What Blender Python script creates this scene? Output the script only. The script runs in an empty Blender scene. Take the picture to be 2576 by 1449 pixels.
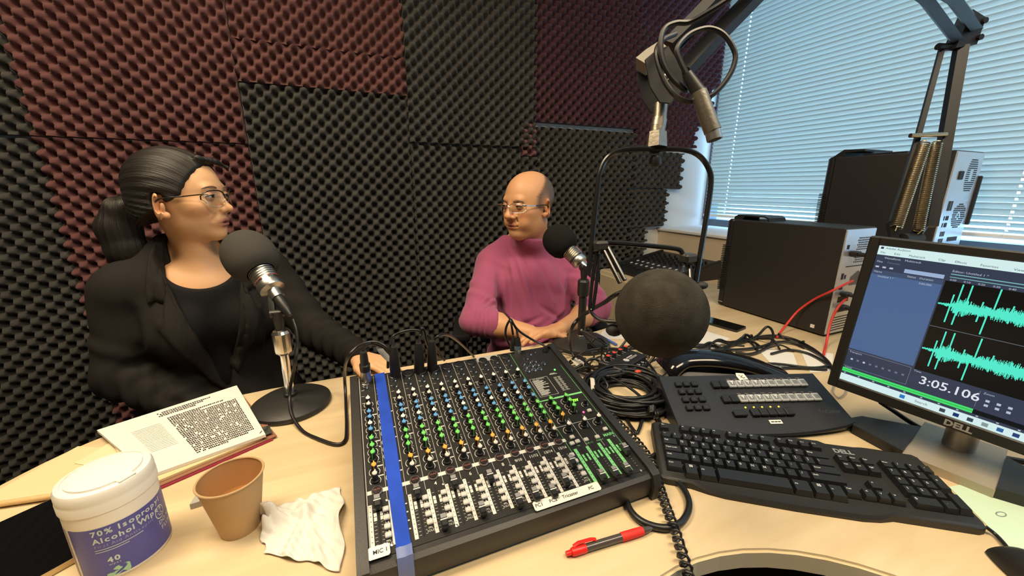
import bpy, bmesh, math, random
import numpy as np
from mathutils import Vector, Matrix, Euler
from mathutils.bvhtree import BVHTree

S = bpy.context.scene
COL = S.collection
PI = math.pi
rnd = random.Random(7)

# ------------------------------------------------------------------ camera
YAW, PITCH = math.radians(23.0), math.radians(14.5)
cam_d = bpy.data.cameras.new('camera')
cam_d.sensor_fit = 'HORIZONTAL'; cam_d.sensor_width = 36.0
cam_d.lens = 36.0 * 970.0 / 2576.0
cam_d.clip_start = 0.02; cam_d.clip_end = 60
cam = bpy.data.objects.new('camera', cam_d); COL.objects.link(cam)
cam.location = (0, 0, 1.23)
cam.rotation_euler = (PI / 2 - PITCH, 0, -YAW)
S.camera = cam

# ------------------------------------------------------------------ sky and light
W = bpy.data.worlds.new('sky'); S.world = W; W.use_nodes = True
bg = W.node_tree.nodes['Background']
bg.inputs[0].default_value = (0.35, 0.66, 0.97, 1); bg.inputs[1].default_value = 9.0

def area(name, loc, rot, sx, sy, power, col, portal=False):
    d = bpy.data.lights.new(name, 'AREA'); d.shape = 'RECTANGLE'; d.size = sx; d.size_y = sy
    d.energy = power; d.color = col
    if portal: d.cycles.is_portal = True
    o = bpy.data.objects.new(name, d); COL.objects.link(o); o.location = loc; o.rotation_euler = rot
    return o
WARM = (1.0, 0.80, 0.53)
area('window_portal', (2.42, 0.45, 1.8), (0, PI / 2, 0), 1.7, 3.3, 1, (1, 1, 1), True)

S.view_settings.view_transform = 'Standard'; S.view_settings.look = 'None'
S.view_settings.gamma = 1.0; S.view_settings.use_curve_mapping = False
S.view_settings.exposure = -0.05
S.cycles.use_denoising = True
S.cycles.max_bounces = 5; S.cycles.diffuse_bounces = 3; S.cycles.glossy_bounces = 3; S.cycles.transparent_max_bounces = 8
S.cycles.use_adaptive_sampling = True; S.cycles.adaptive_threshold = 0.025
S.cycles.sample_clamp_indirect = 6.0
S.cycles.caustics_reflective = False; S.cycles.caustics_refractive = False

# ------------------------------------------------------------------ materials
MATS = {}
def srgb(h):
    if isinstance(h, str):
        h = h.lstrip('#'); c = [int(h[i:i + 2], 16) / 255 for i in (0, 2, 4)]
    else: c = [x / 255 for x in h]
    return tuple(x / 12.92 if x <= 0.04045 else ((x + 0.055) / 1.055) ** 2.4 for x in c)

def mat(name, col=(0.5, 0.5, 0.5), rough=0.5, metal=0.0, emit=None, estr=1.0, noise=None, bump=None, trans=0.0, sheen=0.0, spec=0.5, coat=0.0, alpha=1.0, sss=0.0, var=None):
    """procedural principled material; bump=(scale,strength[,dist]); var=(scale, amount) colour variation"""
    if name in MATS: return MATS[name]
    m = bpy.data.materials.new(name); m.use_nodes = True
    nt = m.node_tree; b = nt.nodes['Principled BSDF']
    if isinstance(col, str): col = srgb(col)
    b.inputs['Base Color'].default_value = (*col, 1)
    b.inputs['Roughness'].default_value = rough; b.inputs['Metallic'].default_value = metal
    b.inputs['Specular IOR Level'].default_value = spec
    b.inputs['Transmission Weight'].default_value = trans
    b.inputs['Sheen Weight'].default_value = sheen
    b.inputs['Coat Weight'].default_value = coat
    b.inputs['Alpha'].default_value = alpha
    if sss:
        b.inputs['Subsurface Weight'].default_value = sss
        b.inputs['Subsurface Radius'].default_value = (0.012, 0.005, 0.003); b.inputs['Subsurface Scale'].default_value = 0.6
    if emit is not None:
        if isinstance(emit, str): emit = srgb(emit)
        b.inputs['Emission Color'].default_value = (*emit, 1); b.inputs['Emission Strength'].default_value = estr
    tc = None
    if var or bump:
        tc = nt.nodes.new('ShaderNodeTexCoord')
    if var:
        n = nt.nodes.new('ShaderNodeTexNoise'); n.inputs['Scale'].default_value = var[0]; n.inputs['Detail'].default_value = 4
        nt.links.new(tc.outputs['Object'], n.inputs['Vector'])
        r = nt.nodes.new('ShaderNodeValToRGB')
        a = var[1]
        r.color_ramp.elements[0].position = 0.3; r.color_ramp.elements[1].position = 0.7
        r.color_ramp.elements[0].color = (*[c * (1 - a) for c in col], 1)
        r.color_ramp.elements[1].color = (*[min(1, c * (1 + a)) for c in col], 1)
        nt.links.new(n.outputs['Fac'], r.inputs['Fac']); nt.links.new(r.outputs['Color'], b.inputs['Base Color'])
    if bump:
        n = nt.nodes.new('ShaderNodeTexNoise'); n.inputs['Scale'].default_value = bump[0]; n.inputs['Detail'].default_value = 3
        nt.links.new(tc.outputs['Object'], n.inputs['Vector'])
        bp = nt.nodes.new('ShaderNodeBump'); bp.inputs['Strength'].default_value = bump[1]
        bp.inputs['Distance'].default_value = bump[2] if len(bump) > 2 else 0.002
        nt.links.new(n.outputs['Fac'], bp.inputs['Height']); nt.links.new(bp.outputs['Normal'], b.inputs['Normal'])
    MATS[name] = m
    return m

# ------------------------------------------------------------------ mesh building
class MB:
    def __init__(s): s.v = []; s.f = []; s.mi = []; s.cur = 0
    def add(s, vs, fs, M=None):
        o = len(s.v)
        if M is not None: vs = [tuple(M @ Vector(v)) for v in vs]
        s.v.extend([tuple(v) for v in vs]); s.f.extend([tuple(i + o for i in f) for f in fs]); s.mi.extend([s.cur] * len(fs)); return s
    def quad(s, a, b, c, d, M=None): return s.add([a, b, c, d], [(0, 1, 2, 3)], M)
    def box(s, x0, x1, y0, y1, z0, z1, M=None):
        vs = [(x0, y0, z0), (x1, y0, z0), (x1, y1, z0), (x0, y1, z0), (x0, y0, z1), (x1, y0, z1), (x1, y1, z1), (x0, y1, z1)]
        return s.add(vs, [(3, 2, 1, 0), (4, 5, 6, 7), (0, 1, 5, 4), (1, 2, 6, 5), (2, 3, 7, 6), (3, 0, 4, 7)], M)
    def rbox(s, x0, x1, y0, y1, z0, z1, b, M=None, seg=1):
        bm = bmesh.new(); bmesh.ops.create_cube(bm, size=1)
        for v in bm.verts:
            v.co = ((x0 + x1) / 2 + v.co.x * (x1 - x0), (y0 + y1) / 2 + v.co.y * (y1 - y0), (z0 + z1) / 2 + v.co.z * (z1 - z0))
        bmesh.ops.bevel(bm, geom=bm.edges[:], offset=b, segments=seg, affect='EDGES', profile=0.5)
        bm.verts.index_update()
        vs = [tuple(v.co) for v in bm.verts]; fs = [tuple(v.index for v in f.verts) for f in bm.faces]; bm.free()
        return s.add(vs, fs, M)
    def lathe(s, prof, seg=24, M=None, cap=True):
        """prof: list of (r,z)"""
        vs = []; fs = []; n = len(prof)
        for r, z in prof:
            for k in range(seg):
                a = 2 * PI * k / seg; vs.append((r * math.cos(a), r * math.sin(a), z))
        for i in range(n - 1):
            for k in range(seg):
                k2 = (k + 1) % seg; fs.append((i * seg + k, i * seg + k2, (i + 1) * seg + k2, (i + 1) * seg + k))
        if cap:
            if prof[0][0] > 1e-6: fs.append(tuple(range(seg - 1, -1, -1)))
            if prof[-1][0] > 1e-6: fs.append(tuple((n - 1) * seg + k for k in range(seg)))
        return s.add(vs, fs, M)
    def rod(s, p, q, r0, r1=None, seg=12):
        p = Vector(p); q = Vector(q); r1 = r0 if r1 is None else r1
        return s.lathe([(r0, 0), (r1, (q - p).length)], seg, axis(p, q - p))
    def sphere(s, c, r, seg=24, rings=12, sc=(1, 1, 1), M=None):
        prof = [(math.sin(PI * i / rings), -math.cos(PI * i / rings)) for i in range(rings + 1)]
        prof[0] = (0.0005, -1); prof[-1] = (0.0005, 1)
        m = Matrix.Translation(c) @ Matrix.Diagonal((r * sc[0], r * sc[1], r * sc[2], 1))
        return s.lathe(prof, seg, (M @ m) if M is not None else m)
    def tube(s, pts, r, seg=8, M=None, closed=False, flat=None):
        """r: number or list"""
        P = [Vector(p) for p in pts]; n = len(P); vs = []; fs = []
        up = None
        for i in range(n):
            t = (P[(i + 1) % n] - P[i - 1]) if closed else (P[min(i + 1, n - 1)] - P[max(i - 1, 0)])
            if t.length < 1e-9: t = Vector((0, 0, 1))
            t.normalize()
            if up is None:
                up = Vector((0, 0, 1)) if abs(t.z) < 0.9 else Vector((1, 0, 0))
            b = t.cross(up)
            if b.length < 1e-6: b = t.orthogonal()
            b.normalize(); up = b.cross(t).normalized()
            rr = r[i] if isinstance(r, (list, tuple)) else r
            f1, f2 = (1, 1) if flat is None else flat
            for k in range(seg):
                a = 2 * PI * k / seg; vs.append(P[i] + b * (math.cos(a) * rr * f1) + up * (math.sin(a) * rr * f2))
        m = n if closed else n - 1
        for i in range(m):
            j = (i + 1) % n
            for k in range(seg):
                k2 = (k + 1) % seg; fs.append((i * seg + k, i * seg + k2, j * seg + k2, j * seg + k))
        if not closed:
            fs.append(tuple(range(seg - 1, -1, -1))); fs.append(tuple((n - 1) * seg + k for k in range(seg)))
        return s.add(vs, fs, M)
    def prism(s, poly, z0, z1, M=None):
        n = len(poly)
        vs = [(x, y, z0) for x, y in poly] + [(x, y, z1) for x, y in poly]
        fs = [tuple(range(n - 1, -1, -1)), tuple(range(n, 2 * n))] + [(i, (i + 1) % n, n + (i + 1) % n, n + i) for i in range(n)]
        return s.add(vs, fs, M)
    def grid(s, fn, nu, nv, M=None):
        vs = [fn(i / (nu - 1), j / (nv - 1)) for j in range(nv) for i in range(nu)]
        fs = [(j * nu + i, j * nu + i + 1, (j + 1) * nu + i + 1, (j + 1) * nu + i) for j in range(nv - 1) for i in range(nu - 1)]
        return s.add(vs, fs, M)
    def mesh(s, name, mats, smooth=None):
        me = bpy.data.meshes.new(name); me.from_pydata(s.v, [], s.f)
        for m in (mats if isinstance(mats, (list, tuple)) else [mats]): me.materials.append(m)
        if any(s.mi): me.polygons.foreach_set('material_index', s.mi)
        if smooth is not None:
            me.polygons.foreach_set('use_smooth', [True] * len(me.polygons))
            me.set_sharp_from_angle(angle=math.radians(smooth))
        me.update(); return me
    def build(s, name, mats, parent=None, M=None, smooth=35):
        return link(name, s.mesh(name, mats, smooth), parent, M)

def axis(p, d):
    d = Vector(d).normalized()
    q = Vector((0, 0, 1)).rotation_difference(d).to_matrix().to_4x4()
    return Matrix.Translation(p) @ q
def TR(x, y, z=0, rz=0, rx=0, ry=0):
    return Matrix.Translation((x, y, z)) @ Euler((rx, ry, rz)).to_matrix().to_4x4()
def link(name, data, parent=None, M=None):
    o = bpy.data.objects.new(name, data); COL.objects.link(o)
    if parent is not None: o.parent = parent
    if M is not None: o.matrix_local = M
    return o
def tag(o, label=None, cat=None, group=None, kind=None):
    if label: o['label'] = label
    if cat: o['category'] = cat
    if group: o['group'] = group
    if kind: o['kind'] = kind
    return o
def thing(name, label, cat, M=None, group=None):
    o = bpy.data.objects.new(name, None); COL.objects.link(o); o.empty_display_size = 0.05
    if M is not None: o.matrix_local = M
    return tag(o, label, cat, group)
def struct(o): o['kind'] = 'structure'; return o
def spline(pts, n=6):
    """Catmull-Rom through points"""
    P = [Vector(p) for p in pts]
    if len(P) < 3: return P
    P = [P[0] * 2 - P[1]] + P + [P[-1] * 2 - P[-2]]
    out = []
    for i in range(1, len(P) - 2):
        a, b, c, d = P[i - 1:i + 3]
        for k in range(n):
            t = k / n
            out.append(0.5 * ((2 * b) + (c - a) * t + (2 * a - 5 * b + 4 * c - d) * t * t + (3 * b - a - 3 * c + d) * t ** 3))
    out.append(P[-2]); return out
def text(name, s, size, m, parent, M, align='CENTER', ext=0.0, sx=1.0, bold=0.0):
    c = bpy.data.curves.new(name, 'FONT'); c.body = s; c.size = size; c.align_x = align; c.align_y = 'CENTER'
    c.resolution_u = 2; c.extrude = ext; c.offset = bold; c.fill_mode = 'FRONT' if ext == 0 else 'BOTH'
    c.materials.append(m)
    if sx != 1.0: M = M @ Matrix.Diagonal((sx, 1, 1, 1))
    return link(name, c, parent, M)
def clone(o, parent=None, M=None):
    c = o.copy(); COL.objects.link(c); c.parent = parent
    if M is not None: c.matrix_local = M
    for ch in list(o.children): clone(ch, c, ch.matrix_local.copy())
    return c

# common materials
BLK = mat('black_plastic', (0.014, 0.014, 0.015), 0.42)
BLKM = mat('black_matte', (0.011, 0.011, 0.012), 0.7)
RUB = mat('cable_rubber', (0.010, 0.010, 0.011), 0.38)
CHR = mat('chrome', (0.82, 0.82, 0.84), 0.12, 1.0)
STEEL = mat('brushed_steel', (0.55, 0.53, 0.50), 0.32, 1.0)
NICK = mat('satin_nickel', (0.33, 0.30, 0.25), 0.40, 1.0, bump=(220, 0.15))
WHT = mat('white_plastic', (0.80, 0.80, 0.78), 0.4)
PRN = mat('white_print', (0.60, 0.60, 0.58), 0.6)
INK = mat('black_ink', (0.02, 0.02, 0.022), 0.8)
PAPER = mat('white_paper', (0.72, 0.71, 0.68), 0.8, bump=(30, 0.08))
# measured positions in the room (metres)
PTS = {
'hoop': [(0.3102,0.4521,1.1112),(0.3204,0.4617,1.1606),(0.3338,0.4745,1.2265),(0.3403,0.4795,1.254),(0.3526,0.4796,1.2732),(0.3745,0.4731,1.2831),(0.4164,0.4556,1.2841),(0.4528,0.4399,1.2831),(0.4728,0.4289,1.2743),(0.4838,0.4185,1.254),(0.4831,0.4126,1.232),(0.4714,0.4038,1.1826),(0.4585,0.3953,1.1332),(0.4499,0.3894,1.0992)],
'ball': (0.3634,0.3628,1.0736),
'bar': [(0.3297,0.4546,1.1497),(0.3365,0.4531,1.1546),(0.3563,0.4446,1.154),(0.3976,0.426,1.1502),(0.4311,0.4105,1.1458),(0.4372,0.4059,1.1387)],
'knL': (0.3298,0.4549,1.1508),
'knR': (0.4439,0.4015,1.1332),
'strutL1': [(0.3326,0.4526,1.1469),(0.338,0.4158,1.1039)],
'strutL2': [(0.3386,0.4509,1.1497),(0.3444,0.4142,1.1076)],
'strutL3': [(0.3256,0.4551,1.1453),(0.3164,0.4495,1.1112),(0.3081,0.4414,1.0701),(0.3086,0.4382,1.0591),(0.3147,0.4222,1.0514),(0.3302,0.4046,1.0521)],
'strutL4': [(0.327,0.4527,1.1387),(0.3211,0.4459,1.1057),(0.312,0.439,1.0673),(0.3088,0.4388,1.0618)],
'strutR1': [(0.4397,0.4018,1.1277),(0.4115,0.3864,1.1103)],
'strutR2': [(0.4445,0.3985,1.1233),(0.4354,0.3861,1.1053)],
'knob1': (0.3302,0.4118,1.0379),
'knob1b': (0.3403,0.4113,1.0514),
'knobR': (0.4574,0.3853,1.0959),
'headplate': [(0.408,0.4911,1.3978),(0.4217,0.4884,1.4088),(0.4391,0.483,1.4159),(0.4527,0.4687,1.3857),(0.4526,0.4611,1.3583),(0.4335,0.4639,1.3396),(0.4211,0.4695,1.3407),(0.4111,0.4795,1.361)],
'stem': [(0.4328,0.472,1.3472),(0.4291,0.4676,1.3262),(0.4259,0.4659,1.3151),(0.4229,0.4633,1.3013),(0.4209,0.4599,1.2863)],
'beam1': [(0.4479,0.4819,1.4252),(0.4788,0.4669,1.4583),(0.4967,0.4543,1.4806),(0.557,0.4046,1.5546)],
'beam2': [(0.4733,0.4739,1.3952),(0.5104,0.4594,1.4395),(0.5522,0.4433,1.4853),(0.6011,0.3976,1.5562)],
'J': (0.5905,0.4056,1.5687),
'upA': [(1.5055,0.5864,1.5979),(1.2386,0.5535,1.6366),(0.6171,0.422,1.5874)],
'upB': [(1.5512,0.5754,1.6279),(1.3108,0.5354,1.6413),(0.6483,0.4197,1.5863)],
'upC': [(1.5448,0.5866,1.6578),(1.3645,0.5502,1.6555),(0.6136,0.4067,1.5678)],
'elbow': [(1.4953,0.5888,1.591),(1.5397,0.5747,1.6079),(1.5604,0.5785,1.6528),(1.5321,0.5962,1.6728)],
'rodL': [(1.466,0.599,1.583),(1.3869,0.5709,1.3634),(1.3011,0.5456,1.1438),(1.3019,0.5341,1.1039)],
'rodR': [(1.5061,0.5825,1.585),(1.4439,0.5467,1.3634),(1.379,0.5126,1.1438),(1.3452,0.4989,1.044)],
'chan': [(1.5042,0.5772,1.5832),(1.3852,0.5016,1.1343)],
'spring1': [(1.3836,0.5516,1.3496),(1.2881,0.5291,1.1254)],
'spring2': [(1.4098,0.5404,1.3496),(1.3396,0.5051,1.1176)],
'xbar': [(1.3473,0.57,1.3604),(1.4317,0.535,1.3634)],
'base': (1.337,0.5192,1.1039),
'xlr': [(0.4166,0.4126,1.3712),(0.4278,0.4014,1.3482),(0.4397,0.3829,1.3002),(0.4409,0.3794,1.2895)],
'boomcable': [(0.4782,0.4021,1.4665),(0.4534,0.419,1.4494),(0.435,0.4351,1.4389),(0.4182,0.4418,1.4374),(0.4043,0.4458,1.4304),(0.3976,0.4433,1.4115),(0.3982,0.4367,1.389),(0.4066,0.4275,1.3691),(0.4203,0.4175,1.3541),(0.4314,0.4243,1.355)],
'loopcable': [(0.4207,0.4165,1.3711),(0.4149,0.4236,1.3874),(0.4121,0.4289,1.4022),(0.4204,0.4288,1.4146),(0.4341,0.4258,1.4245),(0.4533,0.4189,1.4289),(0.4699,0.4095,1.4205),(0.48,0.3994,1.3998),(0.4773,0.3957,1.3825),(0.4654,0.3952,1.3627),(0.4473,0.398,1.3454),(0.4253,0.4051,1.3375),(0.4071,0.4144,1.343),(0.3987,0.4288,1.3616),(0.3957,0.4431,1.3881),(0.3999,0.4524,1.4075),(0.417,0.461,1.4239),(0.4419,0.4649,1.4356)],
'micLbase': (-0.1691,0.9387,0.74),
'micL': [(-0.211,1.0352,1.0812),(-0.1729,0.9756,1.0266),(-0.1542,0.9477,0.9952),(-0.126,0.9077,0.9555)],
'micR': [(0.6168,1.0734,1.07),(0.6483,1.0261,1.0291),(0.6603,1.0046,1.0104),(0.6764,0.9647,0.9728)],
'micRbase': (0.6621,0.9853,0.74),
'mic_cable_L': [(-0.1266,0.9084,0.9572),(-0.1218,0.895,0.9366),(-0.122,0.8808,0.9056),(-0.1308,0.868,0.8669),(-0.1539,0.9091,0.79),(-0.1498,0.8645,0.76),(-0.127,0.814,0.744),(-0.0951,0.7706,0.744),(-0.0618,0.7376,0.744),(-0.0453,0.744,0.744),(-0.042,0.7899,0.744),(-0.0421,0.8599,0.746),(-0.042,0.9191,0.76),(-0.0397,0.9217,0.8),(-0.0273,0.8,0.891),(-0.0038,0.8,0.9158),(0.0272,0.79,0.9251),(0.0488,0.78,0.9149),(0.0578,0.775,0.8951)],
'xlr_cable_1': [(0.0031,0.775,0.9108),(0.0079,0.775,0.9229),(0.0208,0.79,0.9226),(0.0408,0.8,0.9102),(0.0535,0.81,0.8858),(0.0524,0.82,0.8489)],
'xlr_cable_3b': [(0.0517,0.8,0.9066),(0.0635,0.8,0.9244),(0.0862,0.8,0.9344),(0.1112,0.8,0.9352),(0.1327,0.8,0.9247),(0.1449,0.8,0.9098),(0.1644,0.83,0.868),(0.1842,0.85,0.8298)],
'xlr_cable_4': [(0.1136,0.775,0.9061),(0.1192,0.775,0.9294),(0.1242,0.775,0.9455),(0.1295,0.78,0.935),(0.1343,0.79,0.9097),(0.1468,0.81,0.8742),(0.1746,0.84,0.8389)],
'xlr_cable_5': [(0.1383,0.775,0.8964),(0.1442,0.775,0.9119),(0.1576,0.775,0.9235),(0.1797,0.8,0.9138),(0.2097,0.85,0.882),(0.2621,0.95,0.8112),(0.3126,1.03,0.7404)],
'aux_cable_1': [(0.3417,0.8,0.8623),(0.3427,0.8,0.8857),(0.3385,0.8,0.9117),(0.3345,0.8,0.9293),(0.384,0.95,0.8899),(0.4214,1.1,0.8593)],
'aux_cable_2': [(0.3553,0.8,0.8766),(0.3521,0.8,0.8996),(0.3416,0.8,0.9193),(0.3355,0.8,0.9282),(0.3252,0.8,0.9116),(0.3231,0.8,0.8888),(0.3323,0.8,0.8638)],
'aux_cable_3': [(0.3365,0.8,0.927),(0.3573,0.8,0.8968),(0.3951,0.8,0.8672),(0.4125,0.78,0.8594),(0.4161,0.77,0.8533)],
'plugA': [(0.3256,0.76,0.9),(0.3236,0.76,0.867)],
'plugB': [(0.3353,0.755,0.8984),(0.3354,0.755,0.8739),(0.3335,0.755,0.8494)],
'plugC': [(0.3998,0.74,0.872),(0.3963,0.74,0.8425)],
'cable_mixside': [(0.4118,0.76,0.8601),(0.4247,0.76,0.86),(0.4663,0.794,0.82),(0.4847,0.7546,0.79),(0.5015,0.7153,0.76),(0.5074,0.6653,0.75),(0.5115,0.618,0.745),(0.5349,0.586,0.745),(0.5839,0.5787,0.745),(0.6428,0.6175,0.75),(0.6849,0.6738,0.755),(0.6924,0.7447,0.76),(0.6749,0.8064,0.76)],
'cable_R': [(0.3903,0.4353,1.0927),(0.3584,0.4498,1.076),(0.3581,0.4731,1.0585),(0.3726,0.5261,1.0295),(0.3808,0.5798,0.9933),(0.3869,0.6126,0.9597),(0.56,0.8927,0.8),(0.5599,0.8752,0.77),(0.5629,0.8455,0.76),(0.5677,0.7689,0.765),(0.5849,0.7004,0.765),(0.5931,0.6435,0.76),(0.5889,0.5851,0.752),(0.5729,0.5409,0.747)],
'cable_V': [(0.5381,0.726,0.76),(0.5356,0.6739,0.76),(0.5323,0.6269,0.75),(0.5142,0.5738,0.744),(0.5054,0.5383,0.744),(0.5188,0.5443,0.744),(0.5474,0.5676,0.746),(0.5907,0.6021,0.75),(0.6385,0.6398,0.755)],
'power_loop': [(0.3707,0.4064,0.747),(0.3603,0.3765,0.747),(0.3663,0.3527,0.747),(0.3878,0.3353,0.747),(0.4148,0.3336,0.747),(0.4444,0.3466,0.747),(0.4642,0.3667,0.747),(0.4748,0.3952,0.747),(0.4683,0.4183,0.747),(0.4598,0.4379,0.747)],
'short_loop': [(0.461,0.4752,0.746),(0.4765,0.4662,0.746),(0.4999,0.4709,0.746)],
'coil_cord': [(0.5113,0.7206,0.752),(0.4935,0.6309,0.752),(0.4849,0.564,0.752),(0.4777,0.5008,0.752),(0.4627,0.4466,0.752),(0.4407,0.4084,0.752),(0.4225,0.3785,0.752),(0.4039,0.3446,0.752),(0.3909,0.3201,0.752),(0.3744,0.2932,0.752),(0.3596,0.2692,0.752),(0.3424,0.244,0.752)],
'coil_cord2': [(0.8368,0.6986,0.765),(0.7794,0.6891,0.765),(0.7196,0.673,0.765),(0.6517,0.6355,0.765),(0.5954,0.5913,0.765),(0.5598,0.5548,0.765),(0.5693,0.5475,0.765)],
'red1': [(1.5,0.6907,0.9387),(1.455,0.6943,0.9263),(1.43,0.711,0.9049),(1.44,0.7572,0.8658),(1.43,0.7937,0.8167),(1.4,0.8017,0.777),(1.3367,0.7872,0.747),(1.2911,0.7668,0.747)],
'red2': [(1.5,0.6971,0.8778),(1.44,0.6839,0.864),(1.42,0.685,0.8298),(1.4,0.6789,0.787),(1.3664,0.6612,0.747),(1.2786,0.6195,0.747)],
'heap': (0.5794,0.6543,0.75),
'loopsA': [(0.9471,0.7188,0.748),(1.1163,0.7861,0.748),(1.2211,0.7938,0.748),(1.2794,0.7975,0.775),(1.2456,0.7537,0.77),(1.1911,0.7262,0.748),(1.082,0.7068,0.748),(1.0512,0.7357,0.748)],
'loopsB': [(0.9381,0.7524,0.748),(1.087,0.7773,0.748),(1.2684,0.7854,0.748),(1.3167,0.7379,0.748),(1.2955,0.6648,0.748),(1.2424,0.5934,0.748),(1.1888,0.5474,0.748)],
'loopsC': [(0.9632,0.7892,0.748),(1.0422,0.7557,0.748),(1.1357,0.7326,0.748),(1.2528,0.7353,0.748),(1.2913,0.6975,0.748),(1.2691,0.6274,0.748),(1.2204,0.5743,0.748)],
'loopsD': [(1.1418,0.6863,0.746),(1.222,0.6844,0.746),(1.2475,0.6477,0.746),(1.2337,0.6018,0.746),(1.2024,0.5592,0.746),(1.1387,0.5111,0.746)],
'loopsE': [(0.8207,0.744,0.748),(0.8943,0.756,0.748),(0.9471,0.7188,0.748),(0.9868,0.6735,0.748),(1.0803,0.6338,0.748),(1.1466,0.5784,0.748),(1.2114,0.5644,0.748)],
'loopsF': [(0.9885,0.8348,0.746),(1.0338,0.7911,0.746),(0.9883,0.7059,0.746),(0.9971,0.6331,0.746),(1.1004,0.6025,0.746),(1.1786,0.5561,0.746)],
'stub': [(0.8099,0.7551,0.8),(0.8148,0.7143,0.78),(0.8509,0.704,0.76),(0.9169,0.707,0.75)],
'monitor_cable': [(1.0064,0.368,0.79),(1.0344,0.353,0.77),(1.0458,0.3256,0.755),(1.0533,0.2872,0.745),(1.0591,0.2449,0.745),(1.0809,0.2111,0.745),(1.1098,0.1814,0.745)],
'kb_cable': [(0.8097,0.3327,0.755),(0.8624,0.3284,0.745),(0.8931,0.3054,0.745),(0.928,0.2736,0.745),(0.9546,0.2305,0.745),(0.9813,0.2052,0.745),(1.0158,0.1832,0.745),(1.0527,0.1624,0.745)],
'mouse_cable': [(0.8185,0.1516,0.75),(0.8201,0.1414,0.745),(0.8077,0.1292,0.745),(0.793,0.1189,0.745),(0.7724,0.1105,0.75)],
'small_wire1': [(1.1614,0.5275,0.745),(1.1478,0.4976,0.745),(1.092,0.4665,0.745),(1.0437,0.4566,0.745),(1.0622,0.4791,0.745),(1.1122,0.5014,0.745)],
'loop_micR': [(0.5552,0.8277,0.86),(0.5928,0.8579,0.82),(0.6371,0.8796,0.78),(0.6557,0.8742,0.76),(0.6765,0.8437,0.75),(0.721,0.8101,0.75)],
'loop_micR2': [(0.5539,0.8217,0.86),(0.6434,0.8906,0.8),(0.6881,0.9001,0.77),(0.7028,0.8699,0.76)],
'arc1': [(0.5564,0.8684,0.755),(0.5992,0.8736,0.77),(0.6607,0.863,0.775),(0.707,0.8309,0.775),(0.7292,0.7886,0.77),(0.7221,0.7321,0.76),(0.6848,0.6627,0.755),(0.6256,0.6057,0.75)],
'arc2': [(0.5549,0.9576,0.75),(0.5876,0.8964,0.75),(0.5675,0.7867,0.765),(0.5507,0.7114,0.77),(0.5455,0.6903,0.76),(0.5247,0.6977,0.75)],
'arc3': [(0.5427,0.9005,0.75),(0.5352,0.8336,0.75),(0.5492,0.7769,0.75),(0.582,0.7209,0.77),(0.6673,0.7316,0.765),(0.7763,0.775,0.755),(0.8373,0.7607,0.75)],
'arc4': [(0.6964,0.8354,0.775),(0.8062,0.8575,0.75),(0.8367,0.7907,0.75),(0.828,0.7226,0.75),(0.8638,0.6941,0.75)],
'arc5': [(0.7357,0.8514,0.8),(0.7056,0.8472,0.775),(0.6789,0.8398,0.77),(0.6519,0.8306,0.76)]}
# ================================================================== ROOM
WY = 2.03            # plane of the foam-clad wall
WX = 2.33            # plane of the window
plaster = mat('white_plaster', (0.72, 0.72, 0.72), 0.85, bump=(55, 0.35, 0.004))
beige = mat('beige_wall_paint', (0.60, 0.50, 0.36), 0.8, bump=(80, 0.15))
carpet = mat('grey_carpet', (0.10, 0.095, 0.09), 0.95, bump=(300, 0.5), var=(8, 0.25))
ceilm = mat('ceiling_tile', (0.75, 0.74, 0.70), 0.9, bump=(120, 0.3))
struct(MB().box(-2.4, 2.6, -2.3, WY + 0.15, -0.05, 0).build('floor', carpet))
ceil = struct(MB().box(-2.4, 2.6, -2.3, WY + 0.15, 2.75, 2.85).build('ceiling', ceilm))
wb = struct(MB().box(-2.4, 2.6, WY, WY + 0.15, 0, 2.75).build('wall_back', plaster))
dkw = mat('charcoal_low_bounce_wall', (0.06, 0.055, 0.05), 0.95, bump=(90, 0.4))  # unseen walls, darkened to cut bounced fill light
struct(MB().box(-2.5, -2.4, -2.3, WY + 0.15, 0, 2.75).build('wall_left', dkw))
struct(MB().box(-2.4, 2.6, -2.4, -2.3, 0, 2.75).build('wall_front', dkw))
# window wall: low wall with deep sill, the rest glazed
m = MB(); m.box(1.94, WX + 0.27, -2.3, WY, 0, 0.955); m.box(WX + 0.02, WX + 0.27, -2.3, -1.2, 0.955, 2.75)
m.box(WX + 0.02, WX + 0.27, -1.2, WY, 2.62, 2.75)
wr = struct(m.build('wall_right', beige))
sillm = mat('window_sill_paint', (0.70, 0.72, 0.74), 0.6, bump=(25, 0.25, 0.004))
MB().rbox(1.925, WX + 0.02, -1.2, WY, 0.955, 0.975, 0.004).build('window_sill', sillm, wr)
# ceiling light troffer, plus an added unseen fill panel for the desk's right side
for i, (x, y) in enumerate(((-0.70, 0.70), (0.70, -0.30))):
    t = thing('ceiling_light', ('recessed ceiling light panel above the desk', 'added fill light panel in the ceiling behind the desk')[i], 'light', TR(x, y, 2.745), 'ceiling light panels')
    m = MB()
    for a in ((-0.62, 0.62, -0.32, -0.30), (-0.62, 0.62, 0.30, 0.32), (-0.62, -0.60, -0.3, 0.3), (0.60, 0.62, -0.3, 0.3)): m.box(*a, -0.03, 0.0)
    m.build('frame', WHT, t)
    MB().box(-0.60, 0.60, -0.30, 0.30, -0.008, 0.0).build('diffuser', mat('lit_diffuser', (0.9, 0.9, 0.85), 0.6, emit=WARM, estr=1.2), t)
    l = area('ceiling_lamp', (0, 0, -0.02), (0, 0, 0), 1.18, 0.58, (56, 44)[i], WARM); l.parent = t

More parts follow.
